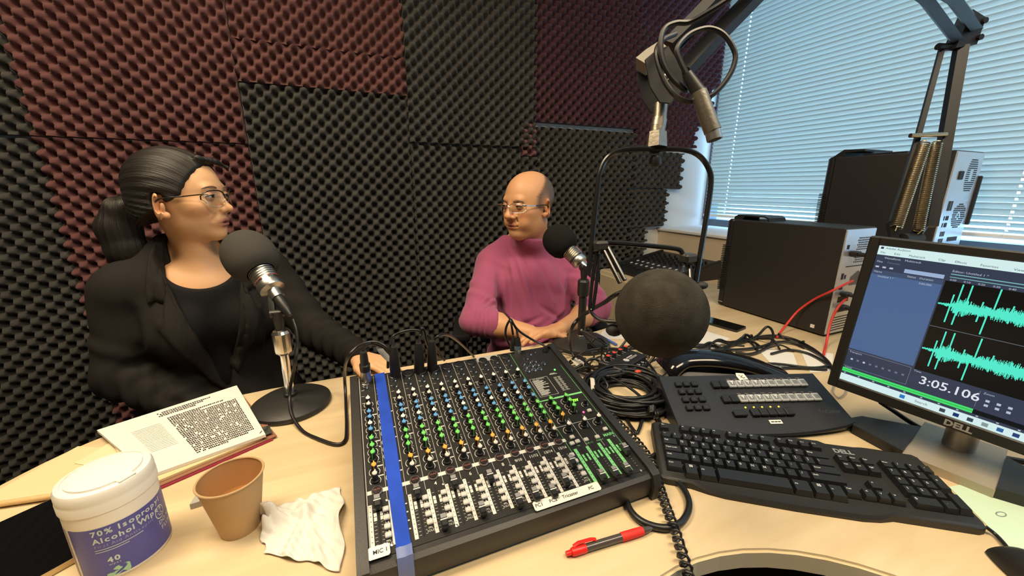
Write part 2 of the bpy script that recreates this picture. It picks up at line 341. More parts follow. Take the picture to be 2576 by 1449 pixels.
# ---- acoustic foam: egg-crate panels, each its own mesh, children of the wall
def foam_mat(name, col):
    m = mat(name, col, 0.95, bump=(900, 0.5, 0.002), var=(6, 0.12), spec=0.15, sheen=0.15)
    return m
F_GREY = foam_mat('charcoal_foam', (0.056, 0.054, 0.050))
F_BURG = foam_mat('burgundy_foam', (0.135, 0.055, 0.053))
F_PLUM = foam_mat('plum_foam', (0.072, 0.030, 0.040))
def foam_panel(x0, x1, z0, z1, m, dx=0.0, dz=0.0, out=0.0, right_cut=None, tilt=0.0, flat=None, label=None, amp=0.0245, p=0.0272):
    """bumpy sheet on the wall between x0..x1, z0..z1; right_cut(z)->x trims the right edge along the bump valleys"""
    st = p / 4.0
    nx = max(2, int(round((x1 - x0) / st))); nz = max(2, int(round((z1 - z0) / st)))
    xs = np.linspace(x0, x1, nx + 1); zs = np.linspace(z0, z1, nz + 1)
    X, Z = np.meshgrid(xs, zs)
    h = np.cos((X + dx) * PI / p) * np.cos((Z + dz) * PI / p)
    h = np.sign(h) * np.abs(h) ** 0.8
    d = 0.032 + amp * h + out
    mask = np.ones_like(X, bool)
    if right_cut is not None:
        rc = np.array([right_cut(z) for z in zs])[:, None]
        mask = X <= rc + 0.5 * p * h
    # edges come down toward the wall
    Zt = Z + tilt * (X - x0)
    V = np.stack([X, WY - d, Zt], -1).reshape(-1, 3)
    idx = np.arange((nx + 1) * (nz + 1)).reshape(nz + 1, nx + 1)
    ok = mask[:-1, :-1] & mask[1:, :-1] & mask[1:, 1:] & mask[:-1, 1:]
    a, b, c, e = idx[:-1, :-1][ok], idx[:-1, 1:][ok], idx[1:, 1:][ok], idx[1:, :-1][ok]
    F = np.stack([a, b, c, e], 1)
    # skirt: every border edge gets a quad down to the wall
    E = np.concatenate([F[:, [0, 1]], F[:, [1, 2]], F[:, [2, 3]], F[:, [3, 0]]])
    key = np.sort(E, 1); k1 = key[:, 0].astype(np.int64) * 10000000 + key[:, 1]
    u, inv, cnt = np.unique(k1, return_inverse=True, return_counts=True)
    bd = E[cnt[inv] == 1]
    n0 = len(V); VB = V.copy(); VB[:, 1] = WY - 0.002
    SK = np.stack([bd[:, 1], bd[:, 0], bd[:, 0] + n0, bd[:, 1] + n0], 1)
    V2 = np.concatenate([V, VB]); F2 = np.concatenate([F, SK])
    used = np.unique(F2); remap = -np.ones(len(V2), int); remap[used] = np.arange(len(used))
    me = bpy.data.meshes.new('acoustic_foam_panel'); me.from_pydata(V2[used].tolist(), [], remap[F2].tolist())
    me.materials.append(m)
    me.polygons.foreach_set('use_smooth', [True] * len(me.polygons)); me.set_sharp_from_angle(angle=math.radians(70))
    o = link('acoustic_foam_panel', me, wb)
    if label: o['label'] = label
    return o
g = 0.003
foam_panel(-2.0, -0.985 - g, 1.41, 2.60, F_GREY, .004, .01, label='charcoal egg-crate foam panel')
foam_panel(-2.0, -0.985 - g, 0.02, 1.40, F_GREY, .017, .0)
foam_panel(-0.985, -0.345 - g, 1.41, 2.60, F_BURG, .012, .003, out=.006, label='burgundy egg-crate foam panel')
foam_panel(-0.985, -0.345 - g, 0.02, 1.405, F_BURG, .0, .012)
foam_panel(-0.345, 0.315, 1.80, 2.60, F_BURG, .008, .007, tilt=-.0)
foam_panel(-0.345, 0.315, 1.645, 1.797, F_BURG, .02, .0, out=.010)
foam_panel(-0.342, 0.315, 0.02, 1.640, F_GREY, .005, .004, tilt=.018)
foam_panel(0.318, 0.975, 1.445, 2.60, F_GREY, .0, .02, out=.010, label='charcoal egg-crate foam panel set proud of its neighbours')
foam_panel(0.318, 0.90, 0.02, 1.440, F_GREY, .013, .0)
foam_panel(0.978, 1.66, 1.575, 2.60, F_PLUM, .01, .01, out=.006, label='plum egg-crate foam panel')
foam_panel(0.903, 0.99, 1.40, 1.57, mat('faded_burgundy_foam', (0.16, 0.075, 0.075), 0.95, spec=0.15), .0, .0, label='torn scrap of faded burgundy foam')
foam_panel(0.993, 1.66, 0.02, 1.552, F_GREY, .004, .013)
foam_panel(0.903, 0.99, 0.02, 1.395, F_GREY, .02, .003)
cutA = lambda z: 2.34 + .02 * math.sin(z * 9) if z > 1.85 else (2.27 + .02 * math.sin(z * 23) if z > 1.62 else 2.16)
foam_panel(1.665, 2.32, 1.485, 2.60, F_PLUM, .0, .006, right_cut=cutA, amp=.019, label='plum foam strip with jagged cut edge by the window')
foam_panel(1.665, 2.16, 1.235, 1.46, F_GREY, .009, .0, right_cut=lambda z: 2.07, tilt=-.03, amp=.019, label='short charcoal foam strip with jagged right end')
foam_panel(1.665, 2.04, 0.985, 1.225, F_GREY, .0, .008, right_cut=lambda z: 1.955 + .0 * z, amp=.019)
foam_panel(1.665, 1.86, 0.02, 0.98, F_GREY, .015, .0, right_cut=lambda z: 1.80, amp=.019)

# ---- window: frame, glass, blind
alu = mat('grey_window_metal', (0.16, 0.18, 0.22), 0.45, 0.6)
win = struct(thing('window_1', None, None, TR(WX, 0, 0)))
m = MB(); m.box(0.03, 0.09, -1.2, WY, 0.975, 1.02); m.box(0.03, 0.09, -1.2, WY, 2.57, 2.62); m.box(0.0, 0.09, WY - .042, WY, 1.02, 2.57); m.box(0.03, 0.09, -1.2, -1.165, 1.02, 2.57)
m.box(0.03, 0.09, 0.26, 0.30, 1.02, 2.57)
m.build('window_frame', alu, win)
gl = MATS['window_glass'] = bpy.data.materials.new('window_glass'); gl.use_nodes = True
nt = gl.node_tree; nt.nodes.clear()
o_ = nt.nodes.new('ShaderNodeOutputMaterial'); tr = nt.nodes.new('ShaderNodeBsdfTransparent'); gs = nt.nodes.new('ShaderNodeBsdfGlossy'); mx = nt.nodes.new('ShaderNodeMixShader')
gs.inputs['Roughness'].default_value = 0.02; mx.inputs[0].default_value = 0.06; tr.inputs[0].default_value = (0.92, 0.97, 1, 1)
nt.links.new(tr.outputs[0], mx.inputs[1]); nt.links.new(gs.outputs[0], mx.inputs[2]); nt.links.new(mx.outputs[0], o_.inputs[0])
for y0, y1 in ((-1.165, 0.26), (0.30, WY - .035)):
    MB().box(0.055, 0.061, y0, y1, 1.02, 2.57).build('pane', gl, win)
# blind
slm = MATS['blind_slat'] = bpy.data.materials.new('blind_slat'); slm.use_nodes = True
nt = slm.node_tree; b = nt.nodes['Principled BSDF']; b.inputs['Base Color'].default_value = (0.50, 0.51, 0.47, 1); b.inputs['Roughness'].default_value = 0.45
tl = nt.nodes.new('ShaderNodeBsdfTranslucent'); tl.inputs[0].default_value = (0.58, 0.60, 0.52, 1)
mx = nt.nodes.new('ShaderNodeMixShader'); mx.inputs[0].default_value = 0.13
nt.links.new(b.outputs[0], mx.inputs[1]); nt.links.new(tl.outputs[0], mx.inputs[2]); nt.links.new(mx.outputs[0], nt.nodes['Material Output'].inputs[0])
blind = thing('window_blind', 'closed white horizontal slat blind covering the window', 'blind', TR(WX - 0.035, 0, 0))
PIT, SW = 0.0235, 0.0265
YA, YB = -0.75, 1.985
CORDS = (1.83, 0.62, -0.45)
def slat_mesh(holes=True):
    m = MB(); ys = [YA]
    for c in sorted(CORDS): ys += [c - .0045, c + .0045]
    ys += [YB]
    prof = [-0.5, -0.18, 0.18, 0.5]
    pts = []
    for y in ys:
        for t in prof: pts.append((t * SW, y, 0.0032 * (0.25 - t * t) * 4))
    fs = []
    for i in range(len(ys) - 1):
        for j in range(3):
            if holes and j == 1 and i % 2 == 1: continue
            a = i * 4 + j; fs.append((a, a + 1, a + 5, a + 4))
    m.add(pts, fs)
    return m.mesh('slat', slm, 60)
sm = slat_mesh()
SLOPE = math.radians(63)
z = 1.072; k = 0
zs_l = []
while z < 2.56:
    zs_l.append(z); z += PIT
for k, z in enumerate(zs_l):
    o = link('slat', sm, blind, TR(0, 0, z, 0, 0, SLOPE + (0.05 * math.sin(k * 2.3) + 0.03 * math.sin(k * 0.9))))
    if k < 3: o.rotation_euler[1] = SLOPE - 0.5 + .12 * k
MB().rbox(-0.014, 0.014, YA, YB, 1.044, 1.060, 0.004).build('bottom_rail', WHT, blind)
MB().rbox(-0.02, 0.02, YA, YB, 2.56, 2.615, 0.003).build('head_rail', WHT, blind)
for c in CORDS:
    m = MB(); m.rod((-0.0145, c, 1.046), (-0.0145, c, 2.57), 0.0006, seg=6); m.rod((0.0145, c, 1.046), (0.0145, c, 2.57), 0.0006, seg=6)
    m.build('ladder_cord', WHT, blind)
# ================================================================== DESK
def wood_mat(name, c1, c2):
    m = bpy.data.materials.new(name); m.use_nodes = True; MATS[name] = m
    nt = m.node_tree; b = nt.nodes['Principled BSDF']; b.inputs['Roughness'].default_value = 0.42
    tc = nt.nodes.new('ShaderNodeTexCoord'); mp = nt.nodes.new('ShaderNodeMapping'); mp.inputs['Scale'].default_value = (1.2, 9, 3)
    mp.inputs['Rotation'].default_value = (0, 0, math.radians(8))
    n = nt.nodes.new('ShaderNodeTexNoise'); n.inputs['Scale'].default_value = 2.2; n.inputs['Detail'].default_value = 6; n.inputs['Distortion'].default_value = 0.8
    r = nt.nodes.new('ShaderNodeValToRGB'); r.color_ramp.elements[0].position = 0.35; r.color_ramp.elements[1].position = 0.68
    r.color_ramp.elements[0].color = (*c1, 1); r.color_ramp.elements[1].color = (*c2, 1)
    nt.links.new(tc.outputs['Object'], mp.inputs[0]); nt.links.new(mp.outputs[0], n.inputs['Vector']); nt.links.new(n.outputs['Fac'], r.inputs['Fac']); nt.links.new(r.outputs['Color'], b.inputs['Base Color'])
    return m
maple = wood_mat('maple_laminate', (0.60, 0.46, 0.27), (0.70, 0.56, 0.36))
edge_m = mat('cream_edge_band', (0.74, 0.66, 0.48), 0.45)
DZ = 0.74
def arc(cx, cy, r, a0, a1, n): return [(cx + r * math.cos(math.radians(a0 + (a1 - a0) * i / n)), cy + r * math.sin(math.radians(a0 + (a1 - a0) * i / n))) for i in range(n + 1)]
poly = [(-0.66, 0.55), (-0.66, 0.0), (-0.60, -0.08), (0.03, -0.08)] + arc(0.365, -0.03, 0.315, 170, 12, 24) + [(0.72, -0.05), (0.80, -0.25), (0.85, -0.75), (1.92, -0.75), (1.92, 1.965), (1.435, 1.965), (1.435, 1.55)]
poly += [tuple(p)[:2] for p in spline([(1.435, 1.55, 0), (1.38, 1.36, 0), (1.22, 1.21, 0), (0.98, 1.125, 0), (0.78, 1.07, 0), (0.57, 1.042, 0)], 5)][1:]
poly += [(-0.22, 1.05)]
poly += [tuple(p)[:2] for p in spline([(-0.22, 1.05, 0), (-0.36, 1.03, 0), (-0.50, 0.96, 0), (-0.59, 0.85, 0), (-0.64, 0.70, 0), (-0.66, 0.55, 0)], 5)][1:-1]
desk = thing('corner_desk', 'large light maple corner desk with cream edge and curved cut-out', 'desk', TR(0, 0, 0))
def desk_slab(z0, z1):
    bm = bmesh.new(); vs = [bm.verts.new((x, y, z1)) for x, y in poly]; f = bm.faces.new(vs)
    if f.normal.z < 0: f.normal_flip()
    r = bmesh.ops.extrude_face_region(bm, geom=[f]); 
    for v in [e for e in r['geom'] if isinstance(e, bmesh.types.BMVert)]: v.co.z = z0
    bmesh.ops.recalc_face_normals(bm, faces=bm.faces[:])
    top = [e for e in bm.edges if all(abs(v.co.z - z1) < 1e-6 for v in e.verts)]
    bmesh.ops.bevel(bm, geom=top, offset=0.004, segments=2, affect='EDGES')
    me = bpy.data.meshes.new('desk_top')
    for f in bm.faces: f.material_index = 0 if abs(f.normal.z) > 0.9 else 1
    bm.to_mesh(me); bm.free(); me.materials.append(maple); me.materials.append(edge_m)
    return me
link('desk_top', desk_slab(DZ - 0.03, DZ), desk)
MB().box(1.43, 1.455, 1.16, 1.955, 0.0, DZ - .03).build('side_panel', mat('beige_laminate', (0.58, 0.48, 0.33), 0.55), desk)
MB().box(-0.56, -0.53, 0.1, 0.75, 0.0, DZ - .03).build('side_panel', MATS['beige_laminate'], desk)
MB().box(0.9, 0.93, -0.7, 0.3, 0.0, DZ - .03).build('side_panel', MATS['beige_laminate'], desk)
for x, y in ((1.86, -0.65), (1.86, 1.85), (0.2, 0.75)):
    MB().rod((x, y, 0), (x, y, DZ - .03), 0.028, seg=16).build('leg', STEEL, desk)
# ================================================================== AUDIO MIXER
MXR = math.radians(-0.9)
mixM = TR(-0.03, 0.402, DZ, MXR)
mixer = thing('audio_mixer', 'large black audio mixing console with rows of coloured knobs and faders', 'mixer', mixM)
MWID, MDEP, MZF, MZB = 0.455, 0.365, 0.042, 0.122
PA = math.atan2(MZB - MZF, MDEP); PL = math.hypot(MDEP, MZB - MZF)
PLATE = TR(0, 0, MZF) @ Euler((PA, 0, 0)).to_matrix().to_4x4()      # x right, y up the slope, z normal
mx_body = mat('mixer_black_steel', (0.016, 0.0155, 0.015), 0.45, bump=(500, 0.08))
mx_plate = mat('mixer_faceplate', (0.013, 0.0125, 0.012), 0.55, bump=(600, 0.06), spec=0.3)
# chassis profile (side view) extruded in x
prof = [(0.0, 0.006), (-0.004, 0.028), (-0.002, MZF - 0.002), (0.004, MZF + 0.002), (0.012, MZF + 0.012 * math.tan(PA) + .0005), (MDEP, MZB + .0005), (MDEP + 0.008, MZB - 0.008), (MDEP + 0.008, 0.006)]
def prof_prism(x0, x1, pr):
    n = len(pr); vs = [(x0, y, z) for y, z in pr] + [(x1, y, z) for y, z in pr]
    fs = [tuple(range(n)), tuple(range(2 * n - 1, n - 1, -1))] + [(i, n + i, n + (i + 1) % n, (i + 1) % n) for i in range(n)]
    return MB().add(vs, fs)
prof_prism(0.012, MWID - 0.012, prof).build('chassis', mx_body, mixer, smooth=20)
rail = [(-0.006, 0.0), (-0.010, 0.028), (-0.004, MZF + 0.004), (0.010, MZF + 0.010), (MDEP, MZB + 0.006), (MDEP + 0.010, MZB - 0.004), (MDEP + 0.010, 0.0)]
for x0, x1 in ((0, 0.0145), (MWID - 0.0145, MWID)):
    prof_prism(x0, x1, rail).build('side_rail', mx_body, mixer, smooth=20)
MB().box(0.0145, MWID - 0.0145, 0.012, PL - 0.002, 0.0005, 0.0015).build('faceplate', mx_plate, mixer, PLATE)
def PT(x, t, h=0.0): return PLATE @ Matrix.Translation((x, t * PL, 0.0015 + h))
CX = [0.030 + 0.0269 * k for k in range(12)]
# ---- printed lines and shapes on the plate
gr_ink = mat('mint_green_print', srgb((120, 205, 130)), 0.55)
m = MB(); g2 = MB()
def pq(mb, x0, x1, t0, t1, h=0.0003): mb.quad((x0, t0 * PL, h + .0015), (x1, t0 * PL, h + .0015), (x1, t1 * PL, h + .0015), (x0, t1 * PL, h + .0015))
for k in range(12): pq(m, CX[k] - 0.0137, CX[k] - 0.0132, 0.235 if k else 0.05, 0.985)
pq(m, CX[0] - .0140, CX[0] - .0128, 0.03, 0.99)
for x, t0, t1 in ((CX[11] + .0136, .03, .985), (0.372, 0.18, 0.40), (0.402, 0.2, 0.40), (0.4345, 0.18, 0.80)): pq(g2 if x < .36 or x > .42 else m, x - .0003, x + .0003, t0, t1)
pq(m, CX[11] + .014, 0.4345, .3635, .3655); pq(g2, 0.372, 0.434, 0.5455, 0.557); pq(g2, 0.340, 0.372, 0.5470, 0.553)
for k in range(12):        # small white captions and arcs around the knobs
    cx = CX[k]
    for t in (.792, .70, .595, .534, .40, .352):
        pq(m, cx - .0105, cx - .0035, t - .004, t - .0005) if t in (.792,) else pq(m, cx + .004, cx + .0125, t - .003, t + .0025)
    for t in (.64, .555, .505, .46, .42): pq(m, cx + .0045, cx + .0095, t - .0008, t + .0012)
    for t in (.885, .84, .745): pq(m, cx - .011, cx - .006, t - .001, t + .001)
def ring(mb, x, t, r, a0=-50, a1=230, w=.00045, n=14):
    vs = []; fs = []
    for i in range(n + 1):
        a = math.radians(a0 + (a1 - a0) * i / n)
        vs += [(x + (r - w) * math.cos(a), t * PL + (r - w) * math.sin(a), .0018), (x + (r + w) * math.cos(a), t * PL + (r + w) * math.sin(a), .0018)]
    for i in range(n): fs.append((2 * i, 2 * i + 1, 2 * i + 3, 2 * i + 2))
    mb.add(vs, fs)
# ---- knobs
kb_body = mat('knob_black', (0.010, 0.010, 0.012), 0.4)
def knob_mesh(r=0.0046, h=0.017):
    return MB().lathe([(r * 1.32, 0), (r * 1.28, 0.0035), (r, 0.0045), (r * 0.86, h * .97), (r * .7, h)], 12).mesh('knob', kb_body, 40)
def cap_mesh(name, m_, r=0.0046, h=0.017, line=False):
    b = MB().lathe([(r * .84, h - .0012), (r * .80, h + .0008), (r * .45, h + .0022), (0.0004, h + .0028)], 10)
    b.box(-.0008, .0008, 0, r * .95, h - .002, h + .0026)
    if line: b.box(-.0007, .0007, -r * 1.02, -r * .70, .0045, h + .001)
    return b.mesh('cap', m_, 40)
CAPS = {}
for n_, c_ in dict(white=(0.80, 0.79, 0.76), blue=srgb((84, 152, 214)), green=srgb((108, 208, 96)), amber=srgb((238, 170, 62)), grey=(0.62, 0.60, 0.56)).items():
    CAPS[n_] = cap_mesh('cap', mat('cap_' + n_, c_, 0.45), line=n_ in ('green', 'amber'))
KM = knob_mesh()
def knob(x, t, c, ang=None, s=1.0):
    ang = rnd.uniform(-0.35, 0.35) if ang is None else ang
    o = link('knob', KM, mixer, PT(x, t) @ Euler((0, 0, ang)).to_matrix().to_4x4() @ Matrix.Scale(s, 4))
    if c: link('cap', CAPS[c], o)
    ring(m, x, t, 0.0078 * s, -40, 220)
for k in range(12):
    x = CX[k]
    if k == 1:
        rows = []
        for t in (.774, .733, .681, .646, .606, .570, .518, .478, .440, .375, .333): ring(m, x - .004, t, .0078, 60, 300)
    elif k < 8: rows = [(.774, 'white'), (.733, 'grey'), (.681, 'blue'), (.646, 'blue'), (.606, 'white'), (.570, 'blue'), (.518, 'green'), (.478, 'green'), (.440, 'green'), (.375, 'amber'), (.333, 'grey')]
    elif k < 11: rows = [(.774, 'white'), (.680, 'blue'), (.640, 'blue'), (.602, 'white'), (.563, 'blue'), (.513, 'green'), (.474, 'green'), (.435, 'green'), (.373, 'amber'), (.331, 'grey')]
    else: rows = [(.776, 'white'), (.675, 'blue'), (.621, 'blue'), (.563, 'blue'), (.511, 'green'), (.473, 'green'), (.434, 'green'), (.369, 'amber'), (.327, 'grey')]
    for t, c in rows: knob(x, t, c, s=0.9 if k == 1 else 1.0)
for x, t, c in ((.354, .512, 'green'), (.3545, .473, 'green'), (.355, .437, 'green'), (.387, .510, 'green'), (.388, .473, 'green'), (.3885, .435, 'green'), (.356, .394, 'amber'), (.356, .332, 'white'), (.389, .334, 'white'), (.419, .334, 'white')):
    knob(x, t, c, s=1.05)
knob(.421, .462, None, s=.8)
# ---- jacks, XLR sockets
jm = [CHR, BLKM]
b = MB().lathe([(0.0058, 0), (0.0058, .003), (.0044, .005), (.0030, .005), (.0030, .001)], 12, cap=False); b.cur = 1; b.lathe([(0.003, .0012), (.0002, .0011)], 12, cap=False)
JACK = b.mesh('jack_socket', jm, 30)
b = MB().lathe([(0.0112, 0), (0.0112, .0022), (.0094, .003), (.0094, .0008)], 20, cap=False); b.lathe([(0.0094, .0009), (.0002, .0009)], 20, cap=False)
for a in (90, 210, 330): b.lathe([(.0016, .0009), (.0016, .0014), (.0002, .0014)], 8, Matrix.Translation((.0048 * math.cos(math.radians(a)), .0048 * math.sin(math.radians(a)), 0)))
XLRS = b.mesh('xlr_socket', kb_body, 30)
for k in range(12):
    if k == 1: continue
    if k < 8: link('xlr_socket', XLRS, mixer, PT(CX[k], .962))
    else: link('xlr_socket', XLRS, mixer, PT(CX[k], .962) @ Matrix.Scale(.85, 4))
    if k == 1: continue
    for t in ((.918, .871) if k else (.900,)): link('jack_socket', JACK, mixer, PT(CX[k] - .003, t))
    if k == 0: pq(m, CX[0] - .008, CX[0] + .004, .93, .94)
for x, t in ((.352, .86), (.352, .825), (.352, .79), (.367, .905), (.367, .865), (.367, .828), (.367, .79), (.381, .94), (.381, .865), (.381, .828), (.381, .79), (.395, .955), (.397, .83)): link('jack_socket', JACK, mixer, PT(x, t))
# ---- buttons
b = MB().rbox(-.0042, .0042, -.0036, .0036, 0, .0044, .0010); BTN = b.mesh('button', mat('button_white', (0.56, 0.55, 0.53), 0.4), 30)
b = MB().lathe([(0.0078, 0), (.0078, .002), (.0066, .0032)], 18); b.cur = 1; b.lathe([(.0066, .0030), (.0058, .0040), (.0004, .0042)], 18)
MUTE = b.mesh('mute_button', [mat('mute_ring', (0.20, 0.17, 0.16), 0.35, 0.3), mat('mute_smoke', (0.018, 0.012, 0.012), 0.25)], 40)
mred = mat('mute_red_print', (0.35, 0.12, 0.10), 0.5)
numbers = ['1', '2', '3', '4', '5', '6', '7', '8', '9/10', '11/12', '13/14', '15/16']
FPOS = [.222, None, .222, .072, .216, .074, .196, .062, .066, .055, .086, .158]
fad_body = MB(); fad_body.rbox(-.0048, .0048, -.0105, .0105, .004, .0115, .0015)
fad_body.rbox(-.0042, .0042, -.0085, .0085, .0115, .0135, .0008); fad_body.box(-.0008, .0008, -.004, .004, -.003, .004)
FADB = fad_body.mesh('fader_cap', mat('fader_black', (0.016, 0.016, 0.018), 0.32), 30)
FLINE = MB().box(-.0049, .0049, -.0008, .0008, .0134, .0139).mesh('index_line', PRN, None)
FTOPG = MB().rbox(-.0040, .0040, .0018, .0082, .0132, .0142, .0004).mesh('grip', mat('fader_grip', (0.24, 0.24, 0.25), 0.4), None)
slots = MB()
def fader(x, t, label=None):
    o = link('fader', FADB, mixer, PT(x, t)); link('index_line', FLINE, o); link('grip', FTOPG, o); return o
tick = MB()
pq(m, CX[0] - .0125, 0.342, .2755, .2925, .0002)
for k in range(12):
    x = CX[k]
    if k != 1: 
        o = link('mute_button', MUTE, mixer, PT(x + .001, .284))
        text('mute_word', 'MUTE', .0036, mred, o, TR(0, 0, .0045))
    if k not in (0, 1, 2, 4, 6): text('channel_number', numbers[k], .0082 if k < 8 else .0070, PRN, mixer, PT(x + .002, .2475, .0006), bold=.0001)
    if k == 1:
        continue
    # scale band
    pq(m, x - .0125, x - .0075, .053, .232, .0003)
    for i in range(9): pq(tick, x - .0107, x - .0093, .070 + i * .019, .0722 + i * .019, .0005)
    pq(slots, x - .0010, x + .0010, .055, .235, .0004)
    for i in range(12):
        if .160 < .062 + i * .0135 < .20: continue
        pq(m, x - .0062, x - .0030, .062 + i * .0135, .0632 + i * .0135); pq(m, x + .0028, x + .0052, .062 + i * .0135, .0632 + i * .0135)
    for i in range(2):
        pq(m, x - .0062, x - .0022, .164 + i * .017, .179 + i * .017); pq(m, x + .0022, x + .0058, .164 + i * .017, .179 + i * .017)
    for t, w in ((.197, '1-2'), (.163, '3-4'), (.129, 'L-R'), (.097, '')):
        link('button', BTN, mixer, PT(x + .0098, t))
        if w: text('caption', w, .0042, PRN, mixer, PT(x + .0098, t - .0165, .0004))
    text('caption', 'PFL', .0040, PRN, mixer, PT(x + .0098, .079, .0004)); text('caption', 'SOLO', .0040, PRN, mixer, PT(x + .0098, .068, .0004))
    if FPOS[k] is not None: fader(x, FPOS[k])
# second strip mostly under the tape: scale only
pq(m, CX[1] - .0125, CX[1] - .0075, .06, .232, .0003)
for t in (.197, .163, .129, .097): link('button', BTN, mixer, PT(CX[1] + .0105, t) @ Matrix.Scale(.3, 4))
# group and main section
for x, t0 in ((.3475, .225), (.3705, .222), (.394, .222), (.4155, .228)):
    pq(g2, x - .0028, x + .0030, .048, t0, .0003)
    for i in range(8): pq(tick, x - .001, x + .0012, .066 + i * .019, .0685 + i * .019, .0005)
for x, t in ((.3585, .054), (.3815, .050), (.4045, .050), (.4265, .140)):
    pq(slots, x - .0010, x + .0010, .05, .23, .0004)
    for i in range(2):
        pq(g2, x - .0058, x - .0022, .152 + i * .019, .169 + i * .019); pq(g2, x + .0022, x + .0055, .152 + i * .019, .169 + i * .019)
    for i in range(7): pq(m, x + .0026, x + .0046, .062 + i * .0125, .0632 + i * .0125)
    fader(x, t)
for x, t in ((.420, .413), (.423, .282), (.3985, .251), (.355, .286), (.376, .253), (.3595, .256), (.348, .253)):
    link('button', BTN, mixer, PT(x, t))
text('caption', 'MAIN', .0085, gr_ink, mixer, PT(.4225, .252, .0005), bold=.0002)
for x, s_ in ((.379, 'SUB 1-2'), (.4005, 'SUB 3-4'), (.358, 'FX')): text('caption', s_, .0042, gr_ink, mixer, PT(x, .236, .0005))
# effects list box
txtl = mat('pale_print', (0.55, 0.57, 0.54), 0.6)
g3 = MB()
for a in ((.346, .3466, .578, .727), (.3864, .387, .578, .727), (.346, .387, .726, .7275), (.346, .387, .578, .5795)): pq(g2 if a[0] < 0 else g3, *a)
r2 = random.Random(3)
for i in range(16):
    pq(g3, .350, .350 + r2.uniform(.012, .030), .5885 + i * .0078, .5925 + i * .0078)
text('caption', 'FX PRESETS', .0052, txtl, mixer, PT(.3655, .717, .0005))
# level meter grid
for i in range(16):
    for j in range(2): pq(g3, .399 + j * .009, .4045 + j * .009 + (.002 if i % 3 == 0 else 0), .592 + i * .0075, .5945 + i * .0075)
pq(g3, .395, .413, .733, .737); pq(g3, .397, .409, .741, .744)
g3.build('panel_print', txtl, mixer, PLATE, smooth=None)['kind'] = 'stuff'
m.build('panel_print', PRN, mixer, PLATE, smooth=None)['kind'] = 'stuff'
g2.build('panel_print', gr_ink, mixer, PLATE, smooth=None)['kind'] = 'stuff'
tick.build('scale_ticks', INK, mixer, PLATE, smooth=None)['kind'] = 'stuff'
slots.build('fader_slots', mat('slot_dark', (0.003, 0.003, 0.003), 0.8), mixer, PLATE, smooth=None)['kind'] = 'stuff'
# lights
def led(x, t, c, r=.0022, s=6):
    MB().lathe([(r, 0), (r * .8, .0012), (.0002, .0016)], 10).build('indicator_light', mat('led_%02x%02x%02x' % c, (0.1, 0.1, 0.1), 0.4, emit=srgb(c), estr=s), mixer, PT(x, t))
led(.414, .767, (60, 255, 60)); led(.408, .416, (255, 60, 110), s=4); led(CX[6] + .004, .737, (90, 255, 60))
scr = MB().box(-.008, .008, -.006, .006, 0, .0006).build('effect_display', mat('display_black', (0.004, 0.006, 0.004), 0.2), mixer, PT(.4095, .505))
text('display_digits', 'nv', .0135, mat('digit_green', (0.05, 0.1, 0.02), 0.5, emit=srgb((130, 255, 40)), estr=3.0), scr, TR(0, .0008, .0008), bold=.0004)
MB().quad((CX[9] - .012, .955 * PL, .002), (CX[10] + .010, .955 * PL, .002), (CX[10] + .010, 1.0 * PL, .002), (CX[9] - .012, 1.0 * PL, .002)).build('grey_sticker', mat('sticker_grey', (0.36, 0.36, 0.36), 0.5), mixer, PLATE)
# screws
SC = MB().lathe([(.0026, 0), (.0024, .0012), (.0002, .0016)], 10).mesh('screw', STEEL, 30)
for x, t in ((CX[0] + .013, .062), (CX[3] + .016, .055), (CX[0] + .013, .235), (CX[3] + .013, .235), (CX[7] + .013, .235), (CX[8] + .013, .045), (CX[0] + .012, .50), (CX[3] + .012, .50), (.43, .235), (.43, .035), (.337, .042)): link('screw', SC, mixer, PT(x, t) @ Matrix.Scale(.9, 4))
# ---- blue tape running over strip 2, down the front
tape = mat('blue_masking_tape', srgb((34, 72, 184)), 0.7, spec=0.2, bump=(60, 0.25, .002), var=(25, 0.18))
tape2 = mat('translucent_tape_blue', srgb((92, 112, 170)), 0.35)
pth = [(1.0 * PL, .0035), (.8 * PL, .0032), (.5 * PL, .0040), (.2 * PL, .0036), (.055 * PL, .0034), (.028 * PL, .0060)]
m = MB(); vs = []; fs = []
for i, (y, zz) in enumerate(pth):
    for j in range(5): vs.append((.0465 + .0195 * j / 4 + .0008 * math.sin(i * 2 + j), y, zz + .0007 * math.sin(3 * i + 2 * j)))
for i in range(len(pth) - 1):
    for j in range(4): fs.append((i * 5 + j + 1, i * 5 + j, (i + 1) * 5 + j, (i + 1) * 5 + j + 1))
m.add(vs, fs); m.build('blue_tape', tape, mixer, PLATE)
m = MB(); vs = []; fs = []
for i, (y, zz) in enumerate(((.010, MZF + .0125), (.0, MZF + .006), (-.0055, .030), (-.0025, .010))):
    for j in range(5): vs.append((.0465 + .0195 * j / 4, y, zz + .0006 * math.sin(j * 2 + i)))
for i in range(3):
    for j in range(4): fs.append((i * 5 + j + 1, i * 5 + j, (i + 1) * 5 + j, (i + 1) * 5 + j + 1))
m.add(vs, fs); m.build('clear_tape_end', tape2, mixer)
